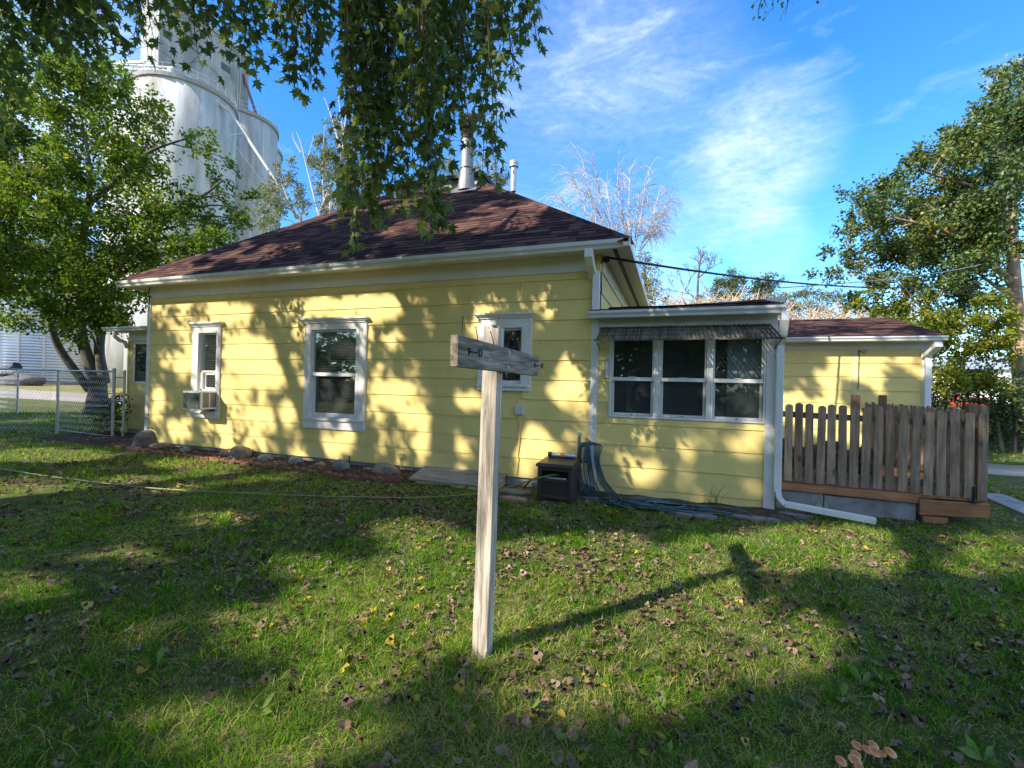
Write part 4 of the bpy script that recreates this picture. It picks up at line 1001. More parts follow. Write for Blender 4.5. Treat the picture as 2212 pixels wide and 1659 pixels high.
b = MB(); b.hexa([(X0-.03, Y0-.03, .45), (X1+.03, Y0-.03, .45), (X1+.03, Y1+.02, .45), (X0-.03, Y1+.02, .45)], [(X0-.015, Y0-.012, .495), (X1+.015, Y0-.012, .495), (X1+.015, Y1+.01, .51), (X0-.015, Y1+.01, .51)]); b.build('lid', RESIN, hb, bevel=.012)
def weave(name, P, U, V, nu, nv, nrm):
    b = MB()
    P, U, V, nrm = Vector(P), Vector(U), Vector(V), Vector(nrm)
    b.hexa([P, P+U, P+U-nrm*.01, P-nrm*.01], [P+V, P+U+V, P+U+V-nrm*.01, P+V-nrm*.01])
    for i in range(nu):
        for j in range(nv):
            a = P+U*((i+.08)/nu)+V*((j+(.12 if i % 2 else .42))/nv); c = P+U*((i+.92)/nu)+V*((j+(.42 if i % 2 else .12))/nv)
            h = V*(.5/nv)
            if (a+h-P).dot(V) > V.dot(V): continue
            m_ = (a+c)/2+h*.5+nrm*.009
            b.add([a, c, c+h, a+h, m_], [(0, 1, 4), (1, 2, 4), (2, 3, 4), (3, 0, 4)])
    return b.build(name, RESIN, hb)
weave('wicker_panel', (X0+.05, Y0+.016, .085), (X1-X0-.1, 0, 0), (0, 0, .17), 16, 9, (0, -1, 0))
weave('wicker_panel', (X1-.016, Y0+.05, .085), (0, Y1-Y0-.1, 0), (0, 0, .315), 18, 16, (1, 0, 0))
b = MB(); b.box(X0+.045, X1-.045, Y0+.12, Y0+.125, .05, .44); b.build('dark_inside', BLACK, hb)
b = MB(); b.tube([(X0+.08, Y0+.035, .305), (X1-.08, Y0+.035, .305)], .012, 8); b.build('roller', GALV, hb)
b = MB(); b.tube([(8.80, -.27, .545), (9.14, -.27, .545)], .028, 12)
tb = empty('tube_torch', (8.97, -.27, .51), 'metal tube with an orange band lying on the hose box lid', 'tube')
b.build('barrel', GALV, tb, smooth=True)
b = MB(); b.tube([(8.76, -.27, .545), (8.81, -.27, .545)], .032, 12); b.build('end_cap', BLACK, tb, smooth=False)
b = MB(); b.tube([(8.935, -.27, .545), (8.985, -.27, .545)], .031, 12); b.build('band', ORG, tb)
b = MB(); b.box(8.77, 9.13, -.30, -.24, .508, .520); b.build('cradle', BLACK, tb)
# yellow-green hose from the box across the lawn
def spline(pts, n=8):
    P = [np.array(p, float) for p in pts]; P = [2*P[0]-P[1]]+P+[2*P[-1]-P[-2]]; out = []
    for i in range(1, len(P)-2):
        for k in range(n):
            t = k/n; a, b_, c, d = P[i-1], P[i], P[i+1], P[i+2]
            out.append(.5*((2*b_)+(-a+c)*t+(2*a-5*b_+4*c-d)*t*t+(-a+3*b_-3*c+d)*t**3))
    out.append(P[-2]); return out
hp = [(-3.2, -2.75, .03), (-1.2, -2.66, .03), (.82, -2.55, .035), (1.96, -2.53, .03), (2.83, -2.5, .035), (3.78, -2.42, .03), (4.69, -2.25, .03), (5.4, -2.05, .028), (6.07, -1.86, .03), (6.46, -1.72, .03), (7.0, -1.52, .03), (7.45, -1.29, .03), (7.80, -1.05, .04), (8.12, -.92, .09), (8.45, -.84, .19), (8.78, -.76, .305), (8.93, -.70, .345), (9.0, -.6, .33)]
b = MB(); b.tube(spline(hp, 6), .0105, 7); tag(b.build('garden_hose', HOSEG, smooth=True), 'yellow-green garden hose stretched across the lawn into the hose box', 'hose')
# pipe stand and the blue hose
ps = empty('standpipe', (9.165, -.14, 0), 'grey galvanised standpipe rising behind the hose box, blue hoses looped over it', 'standpipe')
b = MB(); b.tube([(9.165, -.14, -.05), (9.163, -.14, .82)], .021, 10); b.build('pipe', M('dull_pipe', (.20, .20, .19), rough=.6, var=.2, metal=.4), ps, smooth=True)
b = MB(); b.lathe([(.028, .80), (.032, .81), (.032, .855), (.02, .86)], (9.163, -.14, 0), 8); b.build('pipe_cap', GALV, ps)
b = MB(); b.tube([(9.165, -.14, .66), (9.22, -.12, .67), (9.29, -.06, .70), (9.30, -.036, .70)], .018, 8); b.tube([(9.29, -.10, .70), (9.29, -.04, .72)], .032, 8); b.build('hanger', M('dull_pipe_arm', (.20, .20, .19), rough=.6, metal=.4), ps)
hr = random.Random(8)
b = MB()
for k in range(7):
    o = k*.019+(.03 if k > 2 else 0)
    a = [(9.16+o*1.0, -.20+hr.uniform(-.02, .02), .46+hr.uniform(-.05, .02)), (9.165+o, -.19, .64), (9.20+o, -.165, .712+hr.uniform(-.01, .015)), (9.245+o*1.6, -.17, .69)]
    a += [(9.30+o*1.1, -.20-o*.3, .50), (9.34+o*1.6, -.25-o*.5, .24), (9.44+o*2.4, -.36-o, .07), (9.62+hr.uniform(-.04, .1), -.46-o*1.3, .035+.012*(k % 3)), (9.9+hr.uniform(-.05, .15), -.52-o*1.5+hr.uniform(-.05, .05), .03+.014*(k % 2))]
    a = [(9.20+o, -.25, .22), (9.17+o, -.22, .36)]+a if k < 4 else a
    if k < 4: a = [(9.36+o*2, -.40, .04), (9.27+o*1.4, -.31, .10)]+a
    b.tube(spline(a, 6), .0105, 7)
for k in range(15):
    cx = 10.15+hr.uniform(-.32, .32)+(k % 3)*.16; cy = -.42+hr.uniform(-.09, .09); rx = hr.uniform(.32, .62); ry = hr.uniform(.13, .23); a0 = hr.uniform(0, 6.28)
    zz_ = .028+.012*(k % 4)
    pts = [(cx+rx*math.cos(a0+a)*(1-.04*a), cy+ry*math.sin(a0+a)*(1-.03*a)+.02*math.sin(a*2+k), max(.02, zz_+.012*math.sin(a*3+k))) for a in np.linspace(0, hr.uniform(4.5, 6.3), 22)]
    b.tube(pts, .0105, 6)
b.tube(spline([(10.6, -.62, .03), (10.8, -.55, .03), (10.95, -.5, .025), (11.05, -.52, .022), (11.0, -.6, .02)], 6), .0125, 6)
tag(b.build('blue_hose', HOSEB, smooth=True), 'tangle of blue garden hose hanging from the standpipe and heaped along the porch wall', 'hose')
b = MB(); b.tube(spline([(8.75, -.5, .28), (8.62, -.42, .22), (8.5, -.3, .14), (8.44, -.36, .05), (8.52, -.55, .02), (8.58, -.78, .02)], 6), .011, 6); tag(b.build('hose_lead', BLACK, smooth=True), 'short dark leader hose curling out of the left side of the hose box', 'hose')

# ================================================================== mushrooms, twigs, weeds, small growth
def mush(x, y, s, lean, k):
    q = empty('mushroom', (x, y, 0), '', 'mushroom', 'orange mushrooms in the foreground grass')
    q['label'] = ['far-left pale mushroom with a tilted flat cap at the cluster edge', 'largest front mushroom with a broad orange cap', 'small mushroom tucked behind the largest front cap', 'mushroom at the back left of the orange cluster', 'second mushroom from the back left, cap overlapped by its neighbour', 'rearmost mushroom of the orange cluster, cap tipped to the right', 'wide mid-cluster mushroom below the rearmost cap', 'little mushroom peeping out right of the wide mid-cluster cap', 'rightmost mushroom, standing apart with a tilted cap', 'lowest mushroom, half hidden at the bottom of the picture'][k]
    b = MB(); b.tube([(x, y, -.01), (x+lean*.3, y, .025), (x+lean*.6, y-.002, .05)], [.0035, .003, .003], 7); b.build('stem', MUSHS, q, smooth=True)
    b = MB(); b.lathe([(.002, -.001), (s*.8, -.001), (s, -.0005), (s*1.02, .002), (s*.85, .004), (s*.45, .0060), (.002, .0062)], (0, 0, 0), 18)
    r = Matrix.Rotation(lean*14, 4, 'Y') @ Matrix.Rotation(.30, 4, 'X'); me_ = MB(); me_.add([r @ Vector(v)+Vector((x+lean*.6, y-.002, .05)) for v in b.v], b.f); me_.build('cap', MUSH, q, smooth=True)
MP = [(11.019, -4.254, .020, .012), (11.073, -4.229, .023, .010), (11.088, -4.195, .018, .008), (11.111, -4.137, .019, .006), (11.139, -4.147, .018, .012), (11.169, -4.111, .020, .018), (11.167, -4.148, .022, .006), (11.192, -4.150, .014, .006), (11.219, -4.131, .021, .018), (11.079, -4.262, .016, .004)]
for k, (x, y, s, l_) in enumerate(MP): mush(x, y, s, l_, k)
GTWIG = M('grey_ground_twig', (.20, .155, .115), rough=.9, var=.25)
TW = [([(10.997, -3.817), (11.02, -3.77), (11.059, -3.746), (11.134, -3.728), (11.207, -3.733), (11.254, -3.737), (11.338, -3.687)], 'long curved grey twig lying behind the mushrooms'),
      ([(10.645, -4.145), (10.602, -4.209), (10.605, -4.304), (10.625, -4.398), (10.64, -4.5)], 'bent bare twig in the grass left of the mushrooms'),
      ([(9.015, -4.689), (9.06, -4.63), (9.108, -4.596), (9.165, -4.505)], 'short pale twig near the clothesline post')]
for pts, lab in TW:
    b = MB(); b.tube(spline([(x, y, .022+.010*math.sin(i*1.7)) for i, (x, y) in enumerate(pts)], 5), .0026, 6); tag(b.build('twig', GTWIG, smooth=True), lab, 'twig')
b = MB()
for i in range(14):
    a = hr.uniform(0, 6.28); x, y = 10.88+hr.uniform(-.08, .08), -.10+hr.uniform(-.03, .03); h = hr.uniform(.12, .32)
    b.tube([(x, y, 0), (x+.04*math.cos(a), y+.02*math.sin(a), h*.6), (x+.14*math.cos(a), y-abs(.05*math.sin(a)), h)], [.0025, .002, .001], 4)
tag(b.build('grass_tuft', WEEDM), 'wispy grass tuft growing against the porch wall', 'grass tuft')
b = MB()
for i in range(22):
    a = hr.uniform(0, 6.28); x, y = 12.05+hr.uniform(-.12, .22), .12+hr.uniform(-.1, .1); h = hr.uniform(.1, .26)
    b.tube([(x, y, 0), (x+.03*math.cos(a), y+.03*math.sin(a), h*.6), (x+.10*math.cos(a), y+.08*math.sin(a), h)], [.003, .0025, .001], 4)
tag(b.build('grass_tuft', WEEDM), 'grass tuft in front of the deck footing beside the downspout', 'grass tuft')

# overhead cable
c0 = (9.46, -.06, 3.30); pole_top = at(2205, 590, 16.0)
mid = [np.array(c0)+(pole_top-np.array(c0))*t+np.array([0, 0, -.95*4*t*(1-t)*.5]) for t in np.linspace(0, 1, 26)]
b = MB(); b.tube(mid, .017, 6); tag(b.build('service_cable', BLACK, smooth=True), 'black overhead service cable sagging from the house corner to the right', 'cable')
e0 = (11.66, .4, 2.86); e1 = at(2212, 545, 15.0)
mid = [np.array(e0)+(e1-np.array(e0))*t+np.array([0, 0, -.35*4*t*(1-t)*.5]) for t in np.linspace(0, 1, 20)]
b = MB(); b.tube(mid, .008, 5); tag(b.build('thin_wire', GALV), 'thin grey wire rising from the porch eave into the right-hand tree', 'wire')

# ================================================================== vegetation tools
def mesh_np(name, V, F, mat, parent=None, attr=None, smooth=False):
    """V (n,3), F (m,k) with one k"""
    off = np.array(origin_of(parent)) if parent is not None else np.zeros(3)
    me = bpy.data.meshes.new(name); V = np.ascontiguousarray(V-off, dtype=np.float32); F = np.ascontiguousarray(F, dtype=np.int32)
    me.vertices.add(len(V)); me.vertices.foreach_set('co', V.ravel())
    m, k = F.shape
    me.loops.add(m*k); me.loops.foreach_set('vertex_index', F.ravel())
    me.polygons.add(m); me.polygons.foreach_set('loop_start', np.arange(0, m*k, k, dtype=np.int32))
    me.update(calc_edges=True)
    if attr is not None:
        a = me.attributes.new('tone', 'FLOAT', 'POINT'); a.data.foreach_set('value', np.ascontiguousarray(attr, dtype=np.float32))
    me.materials.append(mat)
    if smooth: me.shade_smooth()
    return link(name, me, parent)
T_SIMPLE = (np.array([(0, 0, 0), (.34, .42, .05), (0, 1, -.04), (-.34, .42, .05)]), np.array([(0, 1, 2), (0, 2, 3)]))
T_LANCE = (np.array([(0, 0, 0), (.2, .4, .04), (0, 1, -.06), (-.2, .4, .04)]), np.array([(0, 1, 2), (0, 2, 3)]))
def _lobed():
    h = [(0, 0), (.13, .06), (.36, .02), (.24, .20), (.58, .52), (.19, .43), (.23, .66), (.10, .66), (0, 1.06)]
    pts = h+[(-x, y) for x, y in h[-2:0:-1]]
    V = [(x, y, -.22*x*x-.10*y*y) for x, y in pts]+[(0, .34, .05)]
    n = len(pts); F = [(i, (i+1) % n, n) for i in range(n)]
    return np.array(V), np.array(F)
T_MAPLE = _lobed()
def norm(a): return a/np.maximum(np.linalg.norm(a, axis=-1, keepdims=True), 1e-9)
def leaves(name, P, AX, size, mat, parent, tmpl=T_SIMPLE, rng=RNG, flat=0.0):
    n = len(P)
    if n == 0: return None
    y = norm(AX); z = rng.normal(size=(n, 3)); z[:, 2] += flat; z = norm(z-y*np.sum(z*y, axis=1, keepdims=True)); x = np.cross(y, z)
    t, f = tmpl; k = len(t)
    s = np.asarray(size).reshape(-1, 1, 1)*np.ones((n, 1, 1))
    V = P[:, None, :]+s*(t[None, :, 0:1]*x[:, None, :]+t[None, :, 1:2]*y[:, None, :]+t[None, :, 2:3]*z[:, None, :])
    F = (f[None]+(np.arange(n)*k)[:, None, None]).reshape(-1, 3)
    return mesh_np(name, V.reshape(-1, 3), F, mat, parent)
def clump_leaves(clumps, rng, per, twig=True, up=.15, droop=.35):
    """leaves set along short twigs that radiate inside each clump: returns positions, axes and twig segments"""
    Ps, As, tw = [], [], []
    for c, r, mult in clumps:
        c = np.array(c, float); nt = max(5, int(10*mult*(r/1.0)**1.3)); ln = max(4, int(per*mult*(r/1.0)**2/nt))
        d = norm(rng.normal(size=(nt, 3))+np.array([0, 0, up])); L = r*rng.uniform(.55, 1.15, nt); st = c+rng.normal(size=(nt, 3))*r*.18
        t = rng.uniform(.12, 1.05, (nt, ln, 1))
        sag = -.22*r*(t**2)
        p = st[:, None, :]+d[:, None, :]*t*L[:, None, None]+rng.normal(size=(nt, ln, 3))*(.10*r+.05); p[:, :, 2] += sag[:, :, 0]
        a = d[:, None, :]*.7+rng.normal(size=(nt, ln, 3))*.7+np.array([0, 0, -droop])
        Ps.append(p.reshape(-1, 3)); As.append(a.reshape(-1, 3))
        for i in range(nt): tw.append((st[i], st[i]+d[i]*L[i]*.55+np.array([0, 0, -.05*r]), st[i]+d[i]*L[i]+np.array([0, 0, -.22*r])))
    return np.concatenate(Ps), np.concatenate(As), tw
def limbs_mb(trunks, clumps, rng, twigs=None, tr=.012, lim=.05, sides=6, okf=None):
    b = MB(); pts = []
    for path, rad in trunks:
        sp = spline(path, 5); n = len(sp); rs = list(np.interp(np.linspace(0, 1, n), np.linspace(0, 1, len(rad)), rad))
        b.tube(sp, rs, 9, cap=False)
        for p, r in zip(sp, rs): pts.append((np.array(p), r))
    PP = np.array([p for p, _ in pts]); RR = np.array([r for _, r in pts])
    for c, r, m in clumps:
        c = np.array(c, float); dv = c-PP; dist = np.linalg.norm(dv, axis=1)+np.maximum(0, PP[:, 2]-c[2]+.3)*2.0
        i = int(np.argmin(dist)); p = PP[i]; L = np.linalg.norm(c-p)
        if L < .25: continue
        r0 = min(RR[i]*.6, lim*(.5+.22*L)); mid = (p+c)/2+np.array([0, 0, .10*L])+rng.normal(size=3)*.07*L
        if okf is not None and not okf(np.linspace(p, c, 9)): continue
        sp = spline([p, mid, c], 4); b.tube(sp, list(np.linspace(r0, r0*.35, len(sp))), sides, cap=False)
    if twigs:
        for t in twigs: b.tube(t, [tr, tr*.7, tr*.3], 3, cap=False)
    return b
def tree(name, base, label, trunks, clumps, leafmat, bark, lsize, per, group=None, tmpl=T_SIMPLE, seed=1, keep=None, tw=True, tr=.010, flat=.3, cat='tree', up=.15, droop=.35, lim=.05):
    rng = np.random.default_rng(seed)
    t = empty(name, base, label, cat, group)
    P, A, twg = clump_leaves(clumps, rng, per, up=up, droop=droop)
    if keep is not None:
        k = keep(P); P, A = P[k], A[k]
        twg = [q for q in twg if keep(np.array([q[2]]))[0]]
    limbs_mb(trunks, clumps, rng, twg if tw else None, tr, lim if keep is None else .02, okf=None if keep is None else (lambda q: (lit_target(q) > .3).mean() < .12 and not in_view(q).any())).build('trunk', bark, t, smooth=True)
    leaves('crown', P, A, lsize*rng.uniform(.65, 1.2, len(P)), leafmat, t, tmpl, rng, flat)
    return t
def in_view(P, mx=1.20, my=.90):
    q = (P-CAM) @ RB.T
    return (q[:, 2] > .2) & (np.abs(q[:, 0]) < mx*q[:, 2]) & (np.abs(q[:, 1]) < my*q[:, 2])

# sun flecks measured on the lawn and the wall: (x, y, two half-axes, openness) and (x, z, rx, rz, openness)
LITG = [[9.47,-2.52,0.39,0.17,-0.09,0.37,1.0],[9.92,-2.2,0.35,0.15,-0.04,0.35,1.0],[10.32,-2.32,0.24,0.1,-0.01,0.32,1.0],[9.75,-2.95,0.41,0.17,-0.05,0.24,1.0],[9.48,-3.26,0.17,0.07,-0.06,0.21,1.0],[9.95,-3.6,0.29,0.12,-0.02,0.13,1.0],[10.27,-3.22,0.26,0.11,-0.01,0.16,1.0],[9.76,-3.83,0.2,0.08,-0.02,0.09,1.0],[10.66,-2.73,0.19,0.08,0.01,0.21,1.0],[10.78,-1.77,0.22,0.1,0.02,0.3,1.0],[11.55,-1.23,0.57,0.25,0.12,0.52,1.0],[12.09,-0.84,0.28,0.12,0.11,0.35,1.0],[12.16,-1.47,0.16,0.07,0.07,0.2,1.0],[11.14,-2.12,0.16,0.07,0.05,0.27,0.6],[11.54,-2.14,0.35,0.15,0.1,0.37,0.5],[11.76,-2.39,0.21,0.09,0.09,0.27,0.5],[11.05,-3.3,0.17,0.07,0.05,0.22,1.0],[10.58,-3.55,0.11,0.05,0.01,0.12,1.0],[12.06,-2.61,0.25,0.1,0.12,0.27,0.5],[10.92,-3.02,0.22,0.09,0.03,0.17,0.5],[10.38,-3.87,0.12,0.05,-0.0,0.1,1.0],[9.83,-4.13,0.1,0.04,-0.02,0.07,0.7],[10.12,-4.05,0.12,0.05,-0.01,0.07,0.5],[13.07,-1.02,0.23,0.1,0.17,0.34,0.6],[8.44,-2.76,0.28,0.12,-0.12,0.23,1.0],[8.43,-3.61,0.32,0.13,-0.2,0.28,1.0],[8.88,-3.72,0.24,0.1,-0.18,0.3,1.0],[8.4,-4.04,0.2,0.08,-0.12,0.14,1.0],[8.18,-4.28,0.18,0.07,-0.08,0.08,0.8],[8.79,-4.31,0.17,0.07,-0.07,0.09,1.0],[8.82,-3.28,0.18,0.08,-0.11,0.22,1.0],[7.71,-3.47,0.12,0.05,-0.08,0.09,1.0],[7.98,-2.4,0.23,0.1,-0.11,0.19,1.0],[8.78,-4.9,0.22,0.09,-0.09,0.08,0.6],[8.57,-4.96,0.08,0.03,-0.04,0.03,1.0],[9.12,-4.72,0.06,0.03,-0.04,0.04,1.0],[6.2,-3.85,0.1,0.04,-0.08,0.05,1.0],[6.16,-4.49,0.13,0.05,-0.13,0.06,1.0],[3.38,-2.06,0.22,0.11,-0.23,0.14,1.0],[3.94,-2.12,0.24,0.12,-0.21,0.14,1.0],[2.67,-3.1,0.28,0.14,-0.3,0.13,1.0],[3.11,-2.75,0.15,0.07,-0.22,0.11,0.7],[5.89,-2.92,0.13,0.06,-0.11,0.08,0.7],[7.29,-4.5,0.15,0.06,-0.15,0.09,0.4],[7.05,-4.54,0.08,0.03,-0.1,0.05,0.5],[-0.5,-1.42,0.82,0.45,-0.79,0.36,0.8],[2.69,-0.84,0.52,0.27,-0.31,0.22,0.7],[4.02,-1.29,0.51,0.25,-0.38,0.3,0.6],[4.62,-0.98,0.18,0.09,-0.21,0.19,0.6]]
LITW = [[5.81,2.74,0.36,0.23,1.0],[8.88,2.65,0.37,0.33,1.0],[8.93,1.44,0.32,0.15,1.0],[8.88,1.76,0.14,0.17,1.0],[6.09,1.29,0.35,0.24,1.0],[6.64,0.9,0.49,0.14,1.0],[6.68,0.52,0.23,0.15,1.0],[7.27,0.53,0.15,0.11,1.0],[8.4,0.59,0.43,0.34,1.0],[7.4,1.23,0.19,0.16,1.0],[6.02,2.24,0.21,0.09,1.0],[7.61,2.45,0.2,0.29,1.0],[5.14,0.49,0.17,0.18,1.0],[7.09,2.72,0.14,0.24,0.6],[9.07,1.17,0.18,0.14,0.6],[5.04,2.79,0.14,0.21,1.0],[2.32,2.81,0.62,0.21,1.0],[2.8,1.96,0.7,0.35,1.0],[3.38,1.57,0.5,0.26,1.0],[3.09,0.82,0.37,0.21,1.0],[3.84,0.87,0.21,0.29,1.0],[0.28,1.05,0.15,0.28,1.0],[1.0,0.45,0.24,0.24,1.0],[4.27,2.85,0.64,0.18,1.0],[0.97,1.79,0.3,0.16,1.0],[0.68,2.72,0.52,0.33,0.5],[4.68,0.32,0.31,0.14,1.0],[10.57,0.66,0.06,0.15,1.0],[11.39,0.27,0.07,0.1,1.0],[11.24,0.72,0.07,0.05,0.6],[10.02,0.81,0.12,0.09,1.0],[10.05,0.36,0.25,0.17,1.0],[10.47,0.5,0.1,0.14,0.7],[9.61,0.94,0.07,0.07,1.0],[10.5,0.92,0.1,0.13,0.5],[9.98,0.13,0.11,0.1,0.5],[10.78,0.18,0.09,0.07,0.5]]
LG = np.array(LITG); LW = np.array(LITW)
_fr = np.random.default_rng(19)
FLECK = [(_fr.uniform(0, 11.5), _fr.uniform(.05, 2.95), *(_fr.uniform(.025, .10)*np.array([1, 1.6]))) for _ in range(300)]
def lit_target(P):
    """how open the crown has to be along the sun's path through each leaf: 0 shut, 1 open"""
    n = len(P); out = np.zeros(n)
    tw = (0-P[:, 1])/LDIR[1]; xw = P[:, 0]+LDIR[0]*tw; zw = P[:, 2]+LDIR[2]*tw
    wall = (xw > -.1) & (xw < 11.6) & (zw > -.02) & (zw < 3.0) & (tw > 0)
    over = (zw >= 3.0) & (xw > -1.5) & (xw < 10.5)
    for x, z, rx, rz, o in LW:
        e = ((xw-x)/(rx*.9+.07))**2+((zw-z)/(rz*.9+.07))**2; out = np.where(wall & (e < 1), np.maximum(out, o), out)
    for x, z, rx, rz in FLECK:
        e = ((xw-x)/(rx+.07))**2+((zw-z)/(rz+.07))**2; out = np.where(wall & (e < 1), np.maximum(out, .9), out)
    tg = -P[:, 2]/LDIR[2]; xg = P[:, 0]+LDIR[0]*tg; yg = P[:, 1]+LDIR[1]*tg
    gr = ~wall & ~over
    for x, y, ax, ay, bx, by, o in LG:
        det = ax*by-ay*bx; u = ((xg-x)*by-(yg-y)*bx)/det; v = ((yg-y)*ax-(xg-x)*ay)/det
        u = u/(1+.27/math.hypot(ax, ay)); v = v/(1+.27/math.hypot(bx, by)); out = np.where(gr & (u*u+v*v < 1), np.maximum(out, min(1, o*1.5)), out)
    # roof: hits z = EZ+TP*(y-EY)
    tr = (EZ+TP*(P[:, 1]-EY)-P[:, 2])/(LDIR[2]-TP*LDIR[1]); xr = P[:, 0]+LDIR[0]*tr; yr = P[:, 1]+LDIR[1]*tr
    nz = vnoise(xr*1.0, yr*1.9, 1.5, 5, 3); nzb = vnoise(xr, yr*1.6, 4.0, 15, 2)
    out = np.where(over & (nz+.5*nzb > .30), 1.0, out); out = np.where(over & (xr > 6.8) & (yr > 2.0), np.maximum(out, .8), out)
    # far lawn behind the fence, the drive and the deck: loose flecks
    far = gr & ((xg < -1.5) | (xg > 12.8)); nf = vnoise(xg, yg*2.0, 1.1, 6, 3); out = np.where(far & (nf > .42), .8, out)
    # slits of sun low along the left wall and the lawn before the fence
    out = np.where(~wall & ~over & ~far & (vnoise(xg*.8, yg*2.2, 1.5, 9, 3) > .85), np.maximum(out, .6), out)
    # sun let through onto the maple beyond the fence, the ash tree and (in flecks) the wall of the addition
    tm = (4.7-P[:, 1])/LDIR[1]; xm = P[:, 0]+LDIR[0]*tm; zm = P[:, 2]+LDIR[2]*tm
    out = np.where((xm > -14) & (xm < -3) & (zm > 5.0+.35*np.abs(xm+7)), np.maximum(out, .85), out)
    ta = (5.1-P[:, 1])/LDIR[1]; xa = P[:, 0]+LDIR[0]*ta; za = P[:, 2]+LDIR[2]*ta
    out = np.where((xa > 11.5) & (xa < 15.5) & (za > .5) & (za < 2.6), np.maximum(out, np.where(vnoise(xa, za*1.5, 2.2, 13, 3) > .5, .7, 0)), out)
    out = np.where((xa > 15.5) & (za > 2.0), np.maximum(out, .8), out)
    return out
def shade_keep(P):
    k = ~in_view(P)
    o = lit_target(P); r = np.random.default_rng(len(P)).random(len(P))
    return k & (r >= o)

# ================================================================== the trees that shade the yard (behind and beside the photographer)
def crown_clumps(c, rad, n, r, seed, zmin=4.0):
    g_ = np.random.default_rng(seed); out = []
    while len(out) < n:
        p = g_.uniform(-1, 1, 3)
        q = np.linalg.norm(p)
        if q > 1 or (q < .35 and g_.random() < .6): continue
        p = np.array(c)+p*np.array(rad)
        if p[2] < zmin: continue
        out.append((p, r*g_.uniform(.8, 1.3), 1.0))
    return out
SM = (-1.2, -9.6, 0)
smt = [([(SM[0], SM[1], -.2), (SM[0]+.05, SM[1]+.05, 1.8), (SM[0]+.2, SM[1]+.2, 4.0)], [.62, .48, .42]),
       ([(SM[0]+.2, SM[1]+.2, 3.8), (SM[0]-.8, SM[1]+.5, 6.5), (SM[0]-2.2, SM[1]+1.2, 10)], [.34, .25, .1]),
       ([(SM[0]+.2, SM[1]+.2, 3.8), (SM[0]+1.0, SM[1]+.6, 7.0), (SM[0]+1.2, SM[1]+1.0, 12)], [.34, .25, .08]),
       ([(SM[0]+.2, SM[1]+.2, 3.6), (2.2, -7.1, 6.6), (6.0, -4.4, 7.0), (8.4, -2.7, 6.4), (9.6, -1.7, 6.1)], [.30, .22, .12, .07, .03]),
       ([(2.2, -7.1, 6.6), (4.0, -5.2, 7.1), (5.2, -2.6, 6.9), (5.9, -1.2, 6.6)], [.15, .10, .06, .03]),
       ([(1.0, -7.9, 5.8), (2.3, -5.4, 6.9), (2.6, -3.2, 6.6), (3.0, -2.2, 6.2)], [.15, .10, .06, .03]),
       ([(6.0, -4.4, 7.0), (9.0, -4.3, 6.9), (11.5, -3.4, 6.5), (12.4, -2.7, 6.3)], [.09, .06, .04, .02])]
smc = crown_clumps((-1, -8.4, 10.0), (9.5, 7.5, 4.0), 190, 1.15, 31, 6.4)+crown_clumps((7.5, -3.6, 9.6), (4.8, 3.6, 2.0), 44, 1.1, 35, 7.4)
silver = tree('silver_maple', SM, 'big silver maple whose drooping lobed-leaf boughs hang into the top of the picture', smt, smc, SILVER, BARK, .135, 760, seed=41, keep=shade_keep, tw=False)
bt = [([(5.0, -14.5, -.2), (5.1, -14.4, 3), (5.0, -14.2, 6)], [.5, .4, .33]), ([(5, -14.2, 5.5), (3.5, -13.5, 9), (2.5, -13, 12)], [.25, .15, .06]), ([(5, -14.2, 5.5), (6.5, -14, 9), (7.5, -13.5, 12)], [.25, .15, .06])]
tree('shade_tree', (5, -14.5, 0), 'tall leafy tree behind the photographer casting dappled shade over the lawn', bt, crown_clumps((4.0, -14.5, 9.6), (7.8, 6.0, 4.2), 150, 1.15, 32, 5.0), SILVER, BARK, .185, 330, seed=42, keep=shade_keep, tw=False)
ct = [([(-15, -9.5, -.2), (-15, -9.5, 3), (-14.8, -9.3, 6)], [.5, .4, .33]), ([(-14.8, -9.3, 5.5), (-13, -9, 9), (-12, -8.5, 12)], [.25, .15, .06]), ([(-14.8, -9.3, 5.5), (-16.5, -9, 9), (-17, -8.5, 12)], [.25, .15, .06])]
tree('shade_tree', (-15, -9.5, 0), 'broad tree to the left outside the frame shading the fence and the maple', ct, crown_clumps((-14, -9.5, 8.6), (8.5, 6.5, 4.6), 130, 1.25, 33, 4.0), SILVER, BARK, .20, 300, seed=43, keep=shade_keep, tw=False)

bh = np.array([8, -34, 0]); g_ = np.random.default_rng(3)
bc = [(np.array([g_.uniform(-45, 50), g_.uniform(-29, -25), 6.5*g_.random()**1.3]), g_.uniform(1.5, 2.3), 1.0) for i in range(420)]+[(np.array([g_.uniform(-49, -44), g_.uniform(-28, -12), 6*g_.random()]), g_.uniform(1.5, 2.3), 1.0) for i in range(60)]
hw = leaves('hedge_wood', *clump_leaves(bc, g_, 55)[:2], g_.uniform(.5, .8), SHRUB, None, T_SIMPLE, g_, .3); tag(hw, 'dense belt of trees far behind the photographer, seen only mirrored in the panes', 'woodland', kind='stuff')
